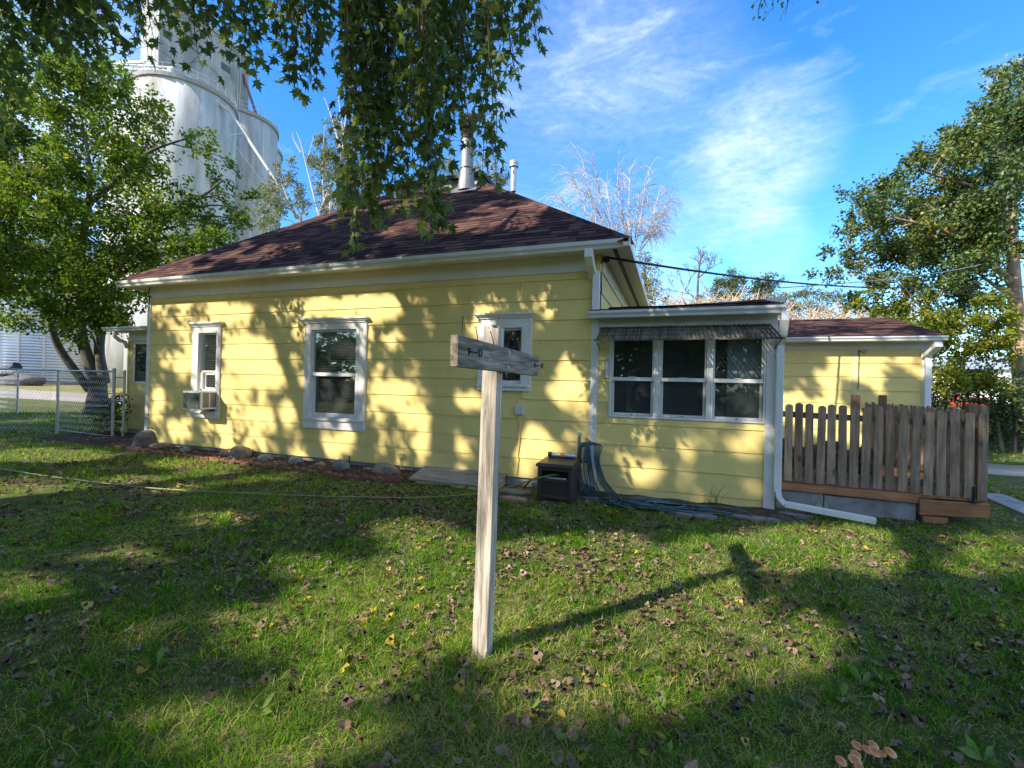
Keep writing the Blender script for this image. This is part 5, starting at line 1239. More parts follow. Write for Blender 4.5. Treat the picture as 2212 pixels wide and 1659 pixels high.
# ---- hanging boughs of the silver maple, each drooping shoot with its own leaves
CURT = [(295, 92, 4.9), (312, 135, 5.0), (330, 120, 5.0), (350, 72, 5.2), (372, 62, 5.0), (396, 66, 5.0), (416, 90, 4.8), (430, 155, 4.7), (442, 140, 4.7), (455, 128, 4.9), (472, 50, 5.0), (490, 80, 4.9), (508, 138, 4.9), (524, 122, 4.8), (540, 175, 4.7), (551, 150, 4.8), (532, 92, 5.1), (575, 62, 5.0), (598, 108, 4.7), (614, 152, 4.6), (632, 190, 4.6), (650, 226, 4.5), (666, 214, 4.5), (642, 120, 4.8), (682, 188, 4.6), (694, 138, 4.7),
        (360, 30, 5.4), (450, 50, 5.4), (560, 40, 5.4), (560, 40, 5.4), (610, 50, 5.3), (655, 60, 5.3), (700, 60, 5.1), (715, 90, 4.9), (742, 150, 4.7), (755, 160, 4.6)]
CURM = [(762, 556, 4.3), (812, 496, 4.4), (836, 470, 4.5), (924, 500, 4.2), (948, 470, 4.3), (760, 478, 4.5), (775, 440, 4.6), (790, 472, 4.5), (806, 490, 4.4), (822, 495, 4.4), (832, 400, 4.7), (846, 362, 4.8), (852, 430, 4.6), (870, 468, 4.4), (886, 430, 4.5), (902, 480, 4.3), (917, 518, 4.25), (931, 514, 4.25), (941, 497, 4.3), (906, 352, 4.7), (870, 300, 4.9), (930, 332, 4.7), (950, 300, 4.8), (966, 332, 4.6), (986, 292, 4.7), (1002, 300, 4.6), (1006, 340, 4.5), (985, 228, 4.9), (960, 240, 4.9), (1016, 190, 4.8), (1032, 162, 4.8), (1046, 150, 4.8), (1056, 240, 4.6), (1062, 330, 4.5), (1064, 415, 4.4), (1048, 398, 4.5), (1082, 150, 4.7), (1098, 165, 4.6), (1106, 170, 4.6), (1086, 80, 4.9), (1120, 58, 4.8), (1142, 108, 4.6), (1162, 116, 4.6), (1150, 60, 4.8),
        (775, 250, 5.0), (800, 330, 4.9), (820, 280, 5.1), (845, 240, 5.2), (785, 380, 4.7), (765, 300, 4.9), (810, 420, 4.6), (895, 260, 5.1), (920, 240, 5.1), (880, 200, 5.3), (945, 200, 5.2), (970, 170, 5.2), (790, 180, 5.3), (835, 150, 5.3), (1000, 150, 5.1), (890, 130, 5.5), (1040, 100, 5.1), (780, 110, 5.4), (840, 300, 4.9), (905, 300, 4.9), (775, 200, 5.1), (955, 150, 5.3), (830, 90, 5.5)]
CURL = [(8, 335, 6.2), (28, 300, 6.2), (48, 262, 6.3), (72, 205, 6.3), (95, 152, 6.2), (118, 112, 6.2), (140, 122, 6.1), (160, 140, 6.0), (182, 132, 6.0), (202, 148, 5.9), (220, 140, 5.9), (236, 132, 5.8), (255, 112, 5.8), (270, 102, 5.8), (280, 40, 5.8), (246, 62, 6.0), (130, 62, 6.3), (60, 122, 6.4), (20, 205, 6.4), (95, 80, 6.4), (190, 80, 6.2), (165, 50, 6.3), (215, 95, 6.0), (20, 110, 6.6), (40, 60, 6.6), (110, 30, 6.6), (150, 90, 6.3), (230, 30, 6.2), (5, 260, 6.4), (200, 40, 6.3)]
CURR = [(1645, 56, 5.2), (1664, 36, 5.2), (1690, 46, 5.2), (1702, 20, 5.3), (1650, 30, 5.3), (1739, 12, 5.2)]
limb_pts = []
for path, rad in smt[3:]: limb_pts += [np.array(p) for p in spline(path, 6)]
limb_pts = np.array(limb_pts)
big_leaves = []
def bough(entries, slant, seed, dens=1.0, lsz=.125, name='hanging_bough'):
    r = np.random.default_rng(seed)
    tb_, P, A, S = MB(), [], [], []
    for (x, yb, Z) in entries:
        top = -70
        n = 7; pts = []
        ph = r.uniform(0, 6.28); sway = r.uniform(4, 12)
        for i in range(n):
            t = i/(n-1); yy = top+(yb-14-top)*t
            xx = x-slant*(1-t)**1.3*min(1.0, (yb-top)/200)+sway*math.sin(ph+t*4.2)*(t+.25)
            pts.append(at(xx, yy, Z+.25*math.sin(ph+t*2)*(1-t)))
        pts = spline(pts, 3)
        d = np.linalg.norm(limb_pts-pts[0], axis=1); q = limb_pts[int(np.argmin(d))]
        tb_.tube(spline([q, (q+pts[0])/2+np.array([0, 0, .12]), pts[0]], 3), [.011]*7, 4, cap=False)
        L = 0; k = len(pts); rs = list(np.linspace(.009, .0025, k)); tb_.tube(pts, rs, 4, cap=False)
        seg = np.linalg.norm(np.diff(np.array(pts), axis=0), axis=1); tot = seg.sum(); cum = np.concatenate([[0], np.cumsum(seg)])
        m = int(tot*34*dens)
        for j in range(m):
            s_ = tot*(j+r.random())/m
            i = min(int(np.searchsorted(cum, s_))-1, k-2); i = max(i, 0); f = (s_-cum[i])/max(seg[i], 1e-6); p = pts[i]*(1-f)+pts[i+1]*f
            side = r.normal(size=3); side[2] *= .3; side /= np.linalg.norm(side)
            pet = side*r.uniform(.02, .075)+np.array([0, 0, -.02])
            if r.random() < .32:
                pet = side*r.uniform(.08, .20)+np.array([0, 0, -r.uniform(.02, .10)]); tb_.tube([p, p+pet*.5+np.array([0, 0, .012]), p+pet], [.0026, .002, .0015], 3, cap=False)
            ax = side*.55+np.array([0, 0, -.95])+r.normal(size=3)*.28
            P.append(p+pet); A.append(ax); S.append(lsz*r.uniform(.62, 1.12))
    bo = tb_.build(name, STEM, silver, smooth=True)
    P, A, S = np.array(P), np.array(A), np.array(S)
    return bo, P, A, S
lr = np.random.default_rng(77)
def leaf_piece(k):
    t, f = T_MAPLE; me = bpy.data.meshes.new('leaf'); s = np.random.default_rng(k)
    v = t.copy(); v[:, 2] += s.normal(size=len(v))*.035; v[:, 0] *= s.uniform(.85, 1.1)
    me.from_pydata([tuple(p) for p in v], [], [tuple(int(i) for i in q) for q in f]); me.materials.append(LEAF_O); return me
LPM = [leaf_piece(k) for k in range(4)]
for ent, sl, sd, dn, sz in ((CURT, 12, 51, .85, .12), (CURM, 10, 52, .95, .118), (CURL, 150, 53, 1.1, .13), (CURR, -30, 54, .45, .06)):
    bo, P, A, S = bough(ent, sl, sd, dn, sz)
    if sd in (51, 52, 53):
        zz_ = (P-CAM) @ RB[2]; vis = in_view(P, 1.1, .83); order = np.argsort(np.where(vis, zz_, 99)); pick = order[:{51: 80, 52: 150, 53: 50}[sd]]
        oo = np.array(origin_of(bo)); rest = np.ones(len(P), bool); rest[pick] = False
        for i in pick:
            y = Vector(A[i]).normalized(); z = Vector(lr.normal(size=3)); z = (z-y*z.dot(y)).normalized(); x = y.cross(z)
            o = link('leaf', LPM[i % 4], bo, P[i]-oo, Matrix((x, y, z)).transposed().to_euler()); o.scale = (S[i],)*3
    else: rest = np.ones(len(P), bool)
    o = leaves('leaves', P[rest], A[rest], S[rest], SILVER, bo, T_MAPLE if sd != 54 else T_SIMPLE, lr); tag(o, kind='stuff')

# ================================================================== maple beyond the chain-link fence
def cl(lst, Z, seed, dz=1.2, rs=1.0, m=1.0):
    g_ = np.random.default_rng(seed); return [(at(x, y, Z+g_.uniform(-dz, dz)), r*rs, m) for x, y, r in lst]
MT = (-10.7, 4.7, 0)
pA = at(165, 770, 17.4); pB = at(215, 770, 17.6); pC = at(120, 740, 17.0)
mt = [([(MT[0], MT[1], -.2), (MT[0], MT[1], .35), (MT[0]-.02, MT[1]+.02, .9), (MT[0], MT[1], 1.5)], [.55, .37, .29, .26]),
      ([(MT[0]-.1, MT[1], 1.2), tuple(at(175, 720, 17.5)), tuple(at(172, 600, 17.6)), tuple(at(185, 480, 17.6)), tuple(at(195, 400, 17.6)), tuple(at(190, 330, 17.5)), tuple(at(165, 200, 17.4))], [.21, .18, .15, .12, .09, .06, .03]),
      ([(MT[0]+.2, MT[1]+.1, 1.2), tuple(at(215, 745, 17.7)), tuple(at(240, 640, 17.8)), tuple(at(280, 520, 17.8)), tuple(at(330, 400, 17.6))], [.19, .16, .11, .06, .03]),
      ([(MT[0]-.3, MT[1]-.1, .9), tuple(at(130, 755, 17.2)), tuple(at(105, 690, 16.8)), tuple(at(60, 620, 16.4)), tuple(at(20, 540, 16.2))], [.15, .13, .1, .07, .04]),
      ([tuple(at(190, 440, 17.6)), tuple(at(240, 400, 17.4)), tuple(at(320, 330, 17.2)), tuple(at(400, 300, 17.1))], [.12, .09, .06, .03]),
      ([tuple(at(215, 600, 17.7)), tuple(at(330, 500, 17.4)), tuple(at(430, 430, 17.2)), tuple(at(480, 390, 17.1))], [.14, .1, .06, .03])]
mcl = [(150, 170, 1.2), (200, 225, 1.1), (262, 195, 1.0), (300, 250, .9), (120, 255, 1.2), (180, 315, 1.1), (60, 220, 1.2), (20, 300, 1.2), (240, 300, 1.1), (325, 315, .85), (300, 395, 1.0), (362, 372, .8), (222, 400, 1.1), (140, 400, 1.2), (60, 385, 1.3), (392, 452, .9), (330, 470, 1.1), (452, 478, .8), (250, 480, 1.2), (170, 490, 1.3), (90, 480, 1.3), (20, 445, 1.3), (490, 440, .7), (20, 545, 1.3), (80, 585, 1.3), (160, 585, 1.3), (240, 570, 1.3), (320, 552, 1.2), (400, 535, 1.1), (470, 520, .9), (515, 475, .6), (30, 640, 1.1), (100, 655, 1.1), (178, 665, 1.1), (250, 650, 1.1), (305, 615, .9), (222, 702, .9), (180, 725, .5), (60, 700, .6), (350, 250, .55), (345, 280, .5), (430, 290, .5), (442, 318, .5), (405, 300, .4), (465, 300, .3), (475, 395, .6), (500, 350, .45), (538, 425, .5), (528, 465, .45), (110, 120, .9), (200, 150, .9), (85, 165, .9), (15, 380, 1.2), (120, 330, 1.2), (270, 350, .9), (200, 620, 1.2), (130, 700, .8), (280, 690, .7), (400, 590, .8), (350, 600, .8), (500, 545, .5), (20, 690, .7)]
tree('maple_tree', MT, 'large green maple with a forked flaring trunk behind the chain-link fence', mt, cl(mcl, 17.3, 61, 1.9, .92)+cl([(x+14, y-18, r) for x, y, r in mcl if r > .85], 17.9, 62, 2.4, .8)+cl([(30, 130, .8), (60, 90, .7), (130, 80, .5), (95, 50, .6), (10, 60, .9), (10, 170, 1.0)], 16, 66, 1), MAPLE, BARK, .15, 640, seed=63, tr=.010, flat=.8)
tb2 = (-14.5, -1.0, 0)
m2 = [([(tb2[0], tb2[1], -.2), (tb2[0]+.1, tb2[1]+.1, 3), (tb2[0]+.4, tb2[1]+.5, 6), (tb2[0]+1.2, tb2[1]+1.2, 9)], [.35, .28, .2, .08]), ([(tb2[0]+.2, tb2[1]+.2, 4), tuple(at(-20, 420, 14.5)), tuple(at(60, 380, 14))], [.15, .1, .04])]
c2 = [(0, 350, .9), (40, 410, .9), (85, 350, .7), (20, 470, 1.0), (70, 480, .8), (10, 560, 1.0), (60, 560, .8), (-30, 300, 1.1), (-40, 450, 1.2), (110, 420, .6), (30, 620, .8), (120, 480, .5), (60, 300, .6), (95, 540, .5), (-40, 600, 1.1), (-50, 200, 1.1), (10, 250, .7)]
tree('maple_tree', tb2, 'darker maple at the left edge of the picture, only its crown in view', m2, cl(c2, 14.0, 64, .9), MAPLE, BARK, .13, 900, seed=65, flat=.6)

SPRAY = ramp_mat('sunlit_tint_spray_leaf', [(0, (.08, .12, .02)), (.5, (.17, .21, .03)), (.85, (.28, .28, .035)), (1, (.38, .30, .03))], rough=.6, transl=.45, patch=.15, pscale=1.0)  # sunlight on the lower spray put into a brighter, yellower leaf colour
# ================================================================== tall tree on the right with the pale trunk
RT0 = at(2212, 905, 13.2)
rt = [([(RT0[0], RT0[1], -.2), tuple(at(2212, 830, 13.2)), tuple(at(2200, 740, 13.2)), tuple(at(2193, 650, 13.1)), tuple(at(2188, 560, 13.0)), tuple(at(2182, 450, 13.0)), tuple(at(2165, 330, 12.9)), tuple(at(2150, 200, 12.8))], [.30, .26, .20, .165, .14, .115, .08, .03]),
      ([tuple(at(2190, 615, 13.1)), tuple(at(2130, 560, 12.8)), tuple(at(2040, 500, 12.5)), tuple(at(1930, 470, 12.2))], [.10, .07, .05, .02]),
      ([tuple(at(2190, 640, 13.1)), tuple(at(2155, 620, 12.9)), tuple(at(2120, 596, 12.7))], [.09, .06, .03]),
      ([tuple(at(2182, 450, 13)), tuple(at(2090, 400, 12.8)), tuple(at(1990, 370, 12.6))], [.08, .05, .02]),
      ([tuple(at(2195, 740, 13.2)), tuple(at(2120, 720, 12.8)), tuple(at(2010, 690, 12.4))], [.06, .04, .02])]
rcl = [(2170, 185, .55), (2120, 245, .55), (2062, 292, .55), (2185, 265, .7), (1992, 335, .5), (2122, 345, .75), (2200, 370, .8), (1922, 382, .45), (2042, 400, .7), (1862, 422, .4), (1962, 452, .65), (2110, 440, .8), (1832, 482, .4), (1902, 520, .6), (2002, 530, .8), (2122, 535, .8), (1822, 562, .45), (1882, 600, .5), (1960, 598, .6), (2062, 600, .7), (2130, 500, .7), (1790, 545, .25), (1800, 600, .3), (2070, 470, .7), (2160, 320, .6), (1850, 640, .35), (1900, 470, .5), (2150, 160, .3), (1980, 490, .6), (2040, 330, .5), (1760, 590, .2), (1815, 415, .2), (2100, 640, .5)]
rcl2 = [(1900, 655, .4), (1962, 682, .5), (2042, 670, .6), (2102, 700, .5), (2032, 740, .5), (2122, 760, .45), (1982, 722, .4), (2170, 690, .5), (2070, 790, .4), (1995, 770, .3), (2150, 820, .4), (2180, 760, .4)]
rt_ = tree('ash_tree', (RT0[0], RT0[1], 0), 'tall tree with a pale bare trunk and airy crown at the right edge', rt, cl(rcl, 12.8, 71, 1.1)+cl([(x+12, y+14, r) for x, y, r in rcl if r > .35], 13.8, 72, 1.5, 1.1)+cl([(2220, 220, .7), (2240, 300, .8), (2260, 400, .7), (2280, 500, .7), (2200, 150, .4), (2260, 180, .7)], 12.4, 78, .8)+cl([(2090, 300, .6), (2140, 420, .7), (2050, 450, .7), (2000, 440, .6), (1950, 560, .6), (2100, 570, .7), (2170, 430, .7), (2040, 560, .7), (2150, 250, .6), (2195, 210, .5), (2130, 490, .7), (1880, 470, .4), (1930, 430, .45)], 12.3, 75, .9), ASH, BARKP, .105, 1800, seed=74, tr=.007, flat=.9, lim=.03)
_sp = cl(rcl2, 12.6, 73, .8)+cl([(1990, 780, .4), (2050, 800, .4), (2120, 810, .45), (1900, 690, .3), (2160, 650, .45), (2080, 830, .35), (2020, 830, .3)], 12.0, 79, .5)+cl([(1860, 640, .35), (1930, 660, .4), (2000, 650, .45), (2080, 740, .45), (2010, 700, .4), (2150, 730, .45), (1950, 700, .35), (2060, 700, .45), (2120, 690, .4)], 12.2, 76, .6)
_P, _A, _t = clump_leaves(_sp, np.random.default_rng(77), 2600)
leaves('lower_spray', _P, _A, .10*RNG.uniform(.6, 1.2, len(_P)), SPRAY, rt_, T_SIMPLE, RNG, .9)
b = MB(); br = np.random.default_rng(5)
for (x, y) in ((2120, 596), (2060, 605), (2000, 610), (2150, 630), (2130, 650), (2100, 690)):
    p = at(x+60, y+15, 12.7)
    for k in range(7):
        q = at(x+br.uniform(-70, 40), y+br.uniform(-35, 40), 12.4+br.uniform(-.3, .3)); b.tube([p, (p+q)/2+br.normal(size=3)*.06, q], [.012, .008, .003], 4, cap=False)
b.tube([at(2120, 690, 12.5), at(2098, 740, 12.5), at(2110, 790, 12.5)], [.014, .012, .006], 5)
b.build('dead_branches', BARKP, rt_)

# shrubs under it and along the drive
def shrub(x, y, Z, w, h, label, mat=SHRUB, seed=1, ls=.09, per=800):
    base = at(x, y, Z); base[2] = 0; g_ = np.random.default_rng(seed); c = []
    for i in range(int(12*w*h)+5):
        c.append((base+np.array([g_.uniform(-w, w), g_.uniform(-w, w)*.7, g_.uniform(.15, h)]), g_.uniform(.3, .5), 1.0))
    st_ = [([base+np.array([dx, 0, -.1]), base+np.array([dx*2, 0, h*.5]), base+np.array([dx*3, .1, h])], [.05, .035, .015]) for dx in (-.2, .02, .22)]
    return tree('shrub', base, label, st_, c, mat, BARK, ls, per, seed=seed, cat='shrub', tr=.006, lim=.02)
shrub(2040, 870, 13.5, 1.0, 2.3, 'dark leafy shrub just right of the yellow addition', seed=81)
shrub(2110, 880, 13.0, 1.1, 2.1, 'rounded dark shrub behind the end post of the picket fence', seed=82)
shrub(2190, 900, 12.2, .9, 2.2, 'dense tall shrub wrapped around the pale trunk', seed=83)
shrub(2165, 910, 14.5, .9, .9, 'low dark shrub at the edge of the right-hand lawn', seed=84)
vb = at(255, 880, 13.0)
vb = np.array([-2.75, .75, 0]); g_ = np.random.default_rng(6)
vc = [(vb+np.array([g_.uniform(-.35, .5), g_.uniform(-.15, .2), z]), .16+.08*g_.random(), 1.0) for z in np.linspace(.1, 1.0, 13)]
tree('garden_shrub', vb, 'straggly reddish-green shrub growing against the wing wall behind the gate', [([vb, vb+np.array([.05, 0, .5]), vb+np.array([.1, 0, .95])], [.015, .012, .005])], vc, ramp_mat('garden_shrub_leaf', [(0, (.05, .08, .02)), (.6, (.10, .13, .03)), (1, (.28, .10, .05))], rough=.6, transl=.3), STEM, .06, 3000, seed=85, cat='shrub', tr=.003, lim=.01)

# ================================================================== trees beyond the house
def far_tree(name, label, x, y, Z, path, clumps, mat, bark, ls, per, seed, rad=(.35, .2, .1, .03), dz=1.0, tmpl=T_LANCE, tr=.02, m=1.0, group=None, extra=None):
    base = at(x, y, Z); base[2] = 0
    tk = [([base]+[tuple(at(px, py, Z)) for px, py in path], rad)]+[([tuple(at(px, py, Z+dz_)) for px, py, dz_ in p], r) for p, r in (extra or [])]
    return tree(name, base, label, tk, cl(clumps, Z, seed, dz, m=m), mat, bark, ls, per, seed=seed, tmpl=tmpl, tr=tr, group=group, lim=.04)
cw = far_tree('cottonwood', 'sparse silvery cottonwood with dead white tops behind the left roof slope', 690, 700, 27, [(688, 560), (690, 470), (715, 400), (740, 330), (762, 250)],
         [(705, 335, .9), (735, 300, .9), (690, 290, .6), (722, 375, 1.2), (755, 345, 1.1), (700, 420, .9), (745, 405, 1.2), (770, 300, .7), (762, 440, 1.2), (690, 360, .7), (720, 262, .5), (775, 380, 1.0), (730, 440, .9), (785, 440, 1.0), (672, 340, .4), (800, 400, .9)], COTT, BARKW, .19, 800, 91, rad=(.16, .13, .10, .07, .05, .02), dz=1.4,
         extra=[([(690, 470, 0), (670, 390, .4), (650, 310, .5), (640, 285, .5)], [.07, .05, .03, .015]), ([(662, 350, .4), (672, 320, .3), (678, 290, .3)], [.05, .03, .015]), ([(650, 330, .5), (634, 300, .6), (632, 285, .6)], [.04, .03, .012]), ([(740, 330, 0), (748, 250, 0), (758, 190, 0), (762, 165, 0)], [.06, .04, .03, .015]), ([(745, 300, 0), (735, 240, -.3), (730, 195, -.4)], [.06, .04, .015]), ([(735, 320, 0), (715, 250, .3), (700, 210, .4)], [.05, .035, .012]), ([(752, 220, 0), (757, 180, .2), (755, 158, .2)], [.04, .03, .01]), ([(700, 440, 0), (697, 340, 0), (704, 250, 0)], [.06, .03, .012]), ([(742, 305, 0), (770, 255, 0), (775, 205, 0)], [.05, .03, .01])])
far_tree('cottonwood', 'low cottonwood with a pale leaning trunk at the foot of the silos', 655, 640, 26, [(650, 500), (640, 470), (622, 430), (610, 400)],
         [(600, 400, .8), (622, 380, .7), (580, 430, .8), (610, 440, .9), (640, 425, .7), (570, 455, .7), (590, 470, .7), (625, 350, .4), (560, 425, .5), (660, 440, .5), (600, 365, .4), (572, 490, .5), (640, 395, .4)], COTT, BARKW, .18, 600, 92, rad=(.16, .12, .09, .05, .02), dz=1.2)
far_tree('bush', 'greyish thin bush peeping over the left roof edge', 710, 600, 25, [(712, 480), (714, 440)], [(700, 455, .7), (718, 440, .6), (735, 455, .6), (712, 470, .7)], ramp_mat('grey_bush_leaf', [(0, (.16, .16, .13)), (1, (.30, .29, .25))], rough=.8, transl=.2), BARKW, .10, 420, 93, rad=(.08, .05, .02))
far_tree('willow', 'feathery pale green treetop showing behind the roof ridge', 1010, 600, 34, [(1005, 480), (1000, 420), (1000, 380)], [(965, 365, 1.0), (975, 395, 1.1), (955, 392, .7), (1030, 375, 1.0), (1050, 395, 1.0), (1068, 370, .8), (1078, 400, .8), (1040, 345, .7), (968, 345, .6), (1000, 400, 1.0), (1090, 385, .6), (1072, 420, .8)], COTT, BARKW, .20, 420, 94, rad=(.3, .2, .12, .05), dz=1.2)
# bare weeping tree
wb = at(1372, 600, 30); wb[2] = 0
bw = empty('bare_willow', wb, 'leafless weeping tree with bleached twigs arching over the right roof slope', 'tree')
b = MB(); g_ = np.random.default_rng(12)
root = at(1365, 560, 30)
b.tube([wb, (wb+root)/2, root], [.35, .3, .24], 8)
tips = [(1215, 430), (1240, 385), (1258, 345), (1285, 360), (1310, 400), (1335, 380), (1360, 370), (1395, 385), (1425, 410), (1440, 435), (1270, 420), (1380, 420), (1230, 460), (1415, 460), (1345, 430)]
for tx, ty in tips:
    Z = 30+g_.uniform(-1.6, 1.6); s0 = at(1365+(tx-1340)*.22+g_.uniform(-8, 8), 540+g_.uniform(-10, 10), 30); m_ = at(1345+(tx-1340)*.72, (ty+520)/2+15, (Z+30)/2); tp = at(tx, ty, Z)
    limb = spline([s0, m_, tp], 8); b.tube(limb, list(np.linspace(.06, .02, len(limb))), 5, cap=False)
    cc = at(1325, 450, 30)
    for k in range(46):
        i = g_.integers(4, len(limb)); p = limb[i]; L = g_.uniform(.5, 1.5)
        o_ = norm((p-cc)*np.array([1, 1, .6])+g_.normal(size=3)*1.3); o_[2] *= .6
        b.tube([p, p+o_*L*.45+np.array([0, 0, .30*L]), p+o_*L*.95+np.array([0, 0, .38*L]), p+o_*L*1.35+np.array([0, 0, g_.uniform(-.25, .3)*L])], [.016, .014, .012, .007], 3, cap=False)
        if k % 2:
            q = p+o_*L*.6; o2 = norm(o_+g_.normal(size=3)*.8); b.tube([q, q+o2*L*.4+np.array([0, 0, .2*L]), q+o2*L*.8+np.array([0, 0, .1*L])], [.012, .010, .006], 3, cap=False)
b.build('trunk', BARKW, bw, smooth=True)
far_tree('autumn_tree', 'yellowing tree right behind the corner of the main roof', 1395, 760, 30, [(1396, 680), (1395, 620), (1392, 580)], [(1385, 575, .8), (1400, 560, .7), (1418, 578, .6), (1390, 600, .8), (1410, 610, .9), (1395, 640, .9), (1420, 640, .8), (1405, 660, .8), (1440, 655, .6)], AUTUMN, BARK, .17, 420, 95, rad=(.2, .15, .1, .04))
bb = at(1508, 800, 30); bb[2] = 0
bare = empty('bare_tree', bb, 'small leafless tree standing above the brush behind the porch roof', 'tree')
b = MB(); r0 = at(1506, 650, 30); r1 = at(1508, 600, 30)
b.tube([bb, r0, r1], [.16, .1, .07], 6)
def fork(p, d, L, r, lv):
    q = p+d*L; b.tube([p, (p+q)/2+g_.normal(size=3)*.04*L, q], [r, r*.85, r*.65], 4, cap=False)
    if lv:
        for k in range(3): fork(q if k else (p*.35+q*.65), norm(d+g_.normal(size=3)*.55+np.array([0, 0, .12])), L*g_.uniform(.6, .8), max(r*.6, .012), lv-1)
fork(r1, norm(np.array([.05, 0, 1.0])), .9, .07, 4); fork(r0, norm(-RB[0]*.8+np.array([0, 0, .7])), 1.1, .05, 4); fork(r1, norm(RB[0]*.7+np.array([0, 0, .6])), .8, .05, 4)
b.build('trunk', BARK, bare)
far_tree('leafy_tree', 'olive green tree behind the porch roof, left of the two', 1580, 780, 26, [(1580, 690), (1578, 640)], [(1562, 612, .8), (1582, 600, .8), (1600, 620, .8), (1570, 640, .8), (1592, 648, .8), (1545, 640, .6), (1548, 665, .8), (1520, 655, .6), (1500, 668, .6), (1610, 655, .7), (1575, 665, .9)], OLIVE, BARK, .15, 1300, 96, rad=(.2, .14, .06), tr=.012)
far_tree('leafy_tree', 'olive green tree behind the porch roof, right of the two', 1650, 780, 26, [(1650, 690), (1648, 645)], [(1635, 618, .7), (1652, 605, .7), (1668, 622, .7), (1642, 645, .8), (1665, 650, .8), (1690, 655, .6), (1700, 640, .4), (1625, 660, .7), (1655, 668, .9)], OLIVE, BARK, .15, 1300, 97, rad=(.2, .14, .06), tr=.012)
far_tree('autumn_tree', 'scrubby yellow-green tree behind the addition roof', 1760, 800, 24, [(1760, 720), (1762, 680)], [(1730, 640, .7), (1760, 630, .7), (1790, 640, .7), (1745, 660, .7), (1780, 665, .7), (1820, 655, .6), (1850, 665, .6), (1720, 662, .6), (1880, 690, .6), (1930, 690, .6), (1950, 705, .5)], ramp_mat('scrub_leaf', [(0, (.08, .10, .03)), (.6, (.17, .17, .05)), (1, (.34, .26, .05))], rough=.6, transl=.3), BARK, .13, 1000, 98, rad=(.15, .1, .05))
b = MB(); g_ = np.random.default_rng(14)
for k in range(900):
    x = g_.uniform(1440, 1960); Z = g_.uniform(19, 24); y = 700+g_.uniform(-8, 25) if x > 1690 else 665+g_.uniform(-5, 30)
    p = at(x, y, Z); lean = g_.normal()*.8; L = g_.uniform(.5, 1.5); q = p+RB[0]*np.array([1, 1, 0])*lean*L+np.array([0, 0, L*g_.uniform(.3, .95)])+g_.normal(size=3)*.1
    m_ = (p+q)/2+g_.normal(size=3)*.14
    b.tube([p, m_, q], [.026, .020, .010], 3, cap=False)
for k in range(60):
    x = g_.uniform(1450, 1950); p = at(x, 790, 21); p[2] = 0; q = at(x+g_.uniform(-15, 15), 700, 21); b.tube([p, (p+q)/2, q], [.03, .025, .018], 4, cap=False)
tag(b.build('brush', TWIGM), 'thicket of bare tan brush behind the porch and addition roofs', 'brush', kind='stuff')

# ================================================================== grain elevator, bins, far buildings
def cxz(X, Z, z=0): return np.array([CAM[0], CAM[1], 0])+X*np.array([math.cos(.344), math.sin(.344), 0])+Z*np.array([-math.sin(.344), math.cos(.344), 0])+np.array([0, 0, z])
el = empty('grain_elevator', cxz(-42, 60), 'white concrete grain elevator with round silos and a tall stained headhouse', 'grain elevator')
RIM = M('silo_rim', (.30, .28, .27), rough=.9, var=.2)
STEEL = M('painted_steel', (.55, .55, .55), rough=.6, var=.1)
for (X, Z, r, h) in ((-40.4, 54.7, 5.2, 35.2), (-39.7, 64.0, 4.85, 37.6), (-42.7, 71.0, 4.85, 37.8), (-48.5, 60.5, 5.2, 35.0)):
    c = cxz(X, Z)
    b = MB(); b.lathe([(r, -.5), (r, h*.25), (r, h*.5), (r, h*.75), (r, h)], c, 48); s_ = b.build('silo', SILO, el, smooth=False)
    for p in s_.data.polygons: p.use_smooth = len(p.vertices) == 4
    b = MB(); b.lathe([(r+.003, h-.45), (r+.18, h-.42), (r+.18, h+.05), (r-.2, h+.08)], c, 48); b.build('silo_rim', RIM, s_)
    b = MB()
    for zz_ in (h+.55, h+1.1):
        b.tube([c+np.array([(r-.05)*math.cos(a), (r-.05)*math.sin(a), zz_]) for a in np.linspace(0, 2*math.pi, 41)], .035, 4, cap=False)
    for a in np.linspace(0, 2*math.pi, 30, endpoint=False): b.tube([c+np.array([(r-.05)*math.cos(a), (r-.05)*math.sin(a), h]), c+np.array([(r-.05)*math.cos(a), (r-.05)*math.sin(a), h+1.1])], .03, 4)
    b.build('railing', STEEL, s_)
K = cxz(-.804*55, 55)
HH = 48.8
b = MB(); b.box(K[0]-3.4, K[0], K[1], K[1]+12.3, 0, HH)
hd = b.build('headhouse', TOWER, el)
b = MB(); b.box(K[0]-3.6, K[0]+.2, K[1]-.2, K[1]+12.5, HH+.003, HH+.5); b.build('parapet', TOWER, el)
b = MB(); b.box(K[0]-3.0, K[0]-.4, K[1]+1.0, K[1]+4.5, HH+.5, HH+7); b.build('penthouse', SILO, el)
XF = K[0]
LOUV = M('dark_louvre', (.10, .105, .11), rough=.6, var=.2, scale=1)
def fpt(ex, ey): return on_x(ex/2.16, ey/2.16, XF)
for (e0_, e1_) in (((1435, 400), (1490, 480)), ((1060, 190), (1110, 270)), ((1335, 690), (1345, 700))):
    a = fpt(*e0_); c = fpt(*e1_); y0, y1 = sorted((a[1], c[1])); z0, z1 = sorted((a[2], c[2])); z0 = c[2]
    b = MB(); b.box(XF+.003, XF+.08, y0, y1, z0, a[2]); b.build('louvre', LOUV, el)
a = fpt(1255, 325); c = fpt(1305, 355); b = MB(); b.box(XF+.003, XF+.1, a[1], c[1], c[2], a[2]); b.build('green_sheet', M('green_sheet', (.05, .35, .27), rough=.6), el)
a = fpt(1210, 480); c = fpt(1275, 640); b = MB(); b.box(XF+.003, XF+.05, a[1], c[1], c[2], a[2]); b.build('patch', M('pale_patch', (.62, .60, .56), rough=.9, var=.15), el)
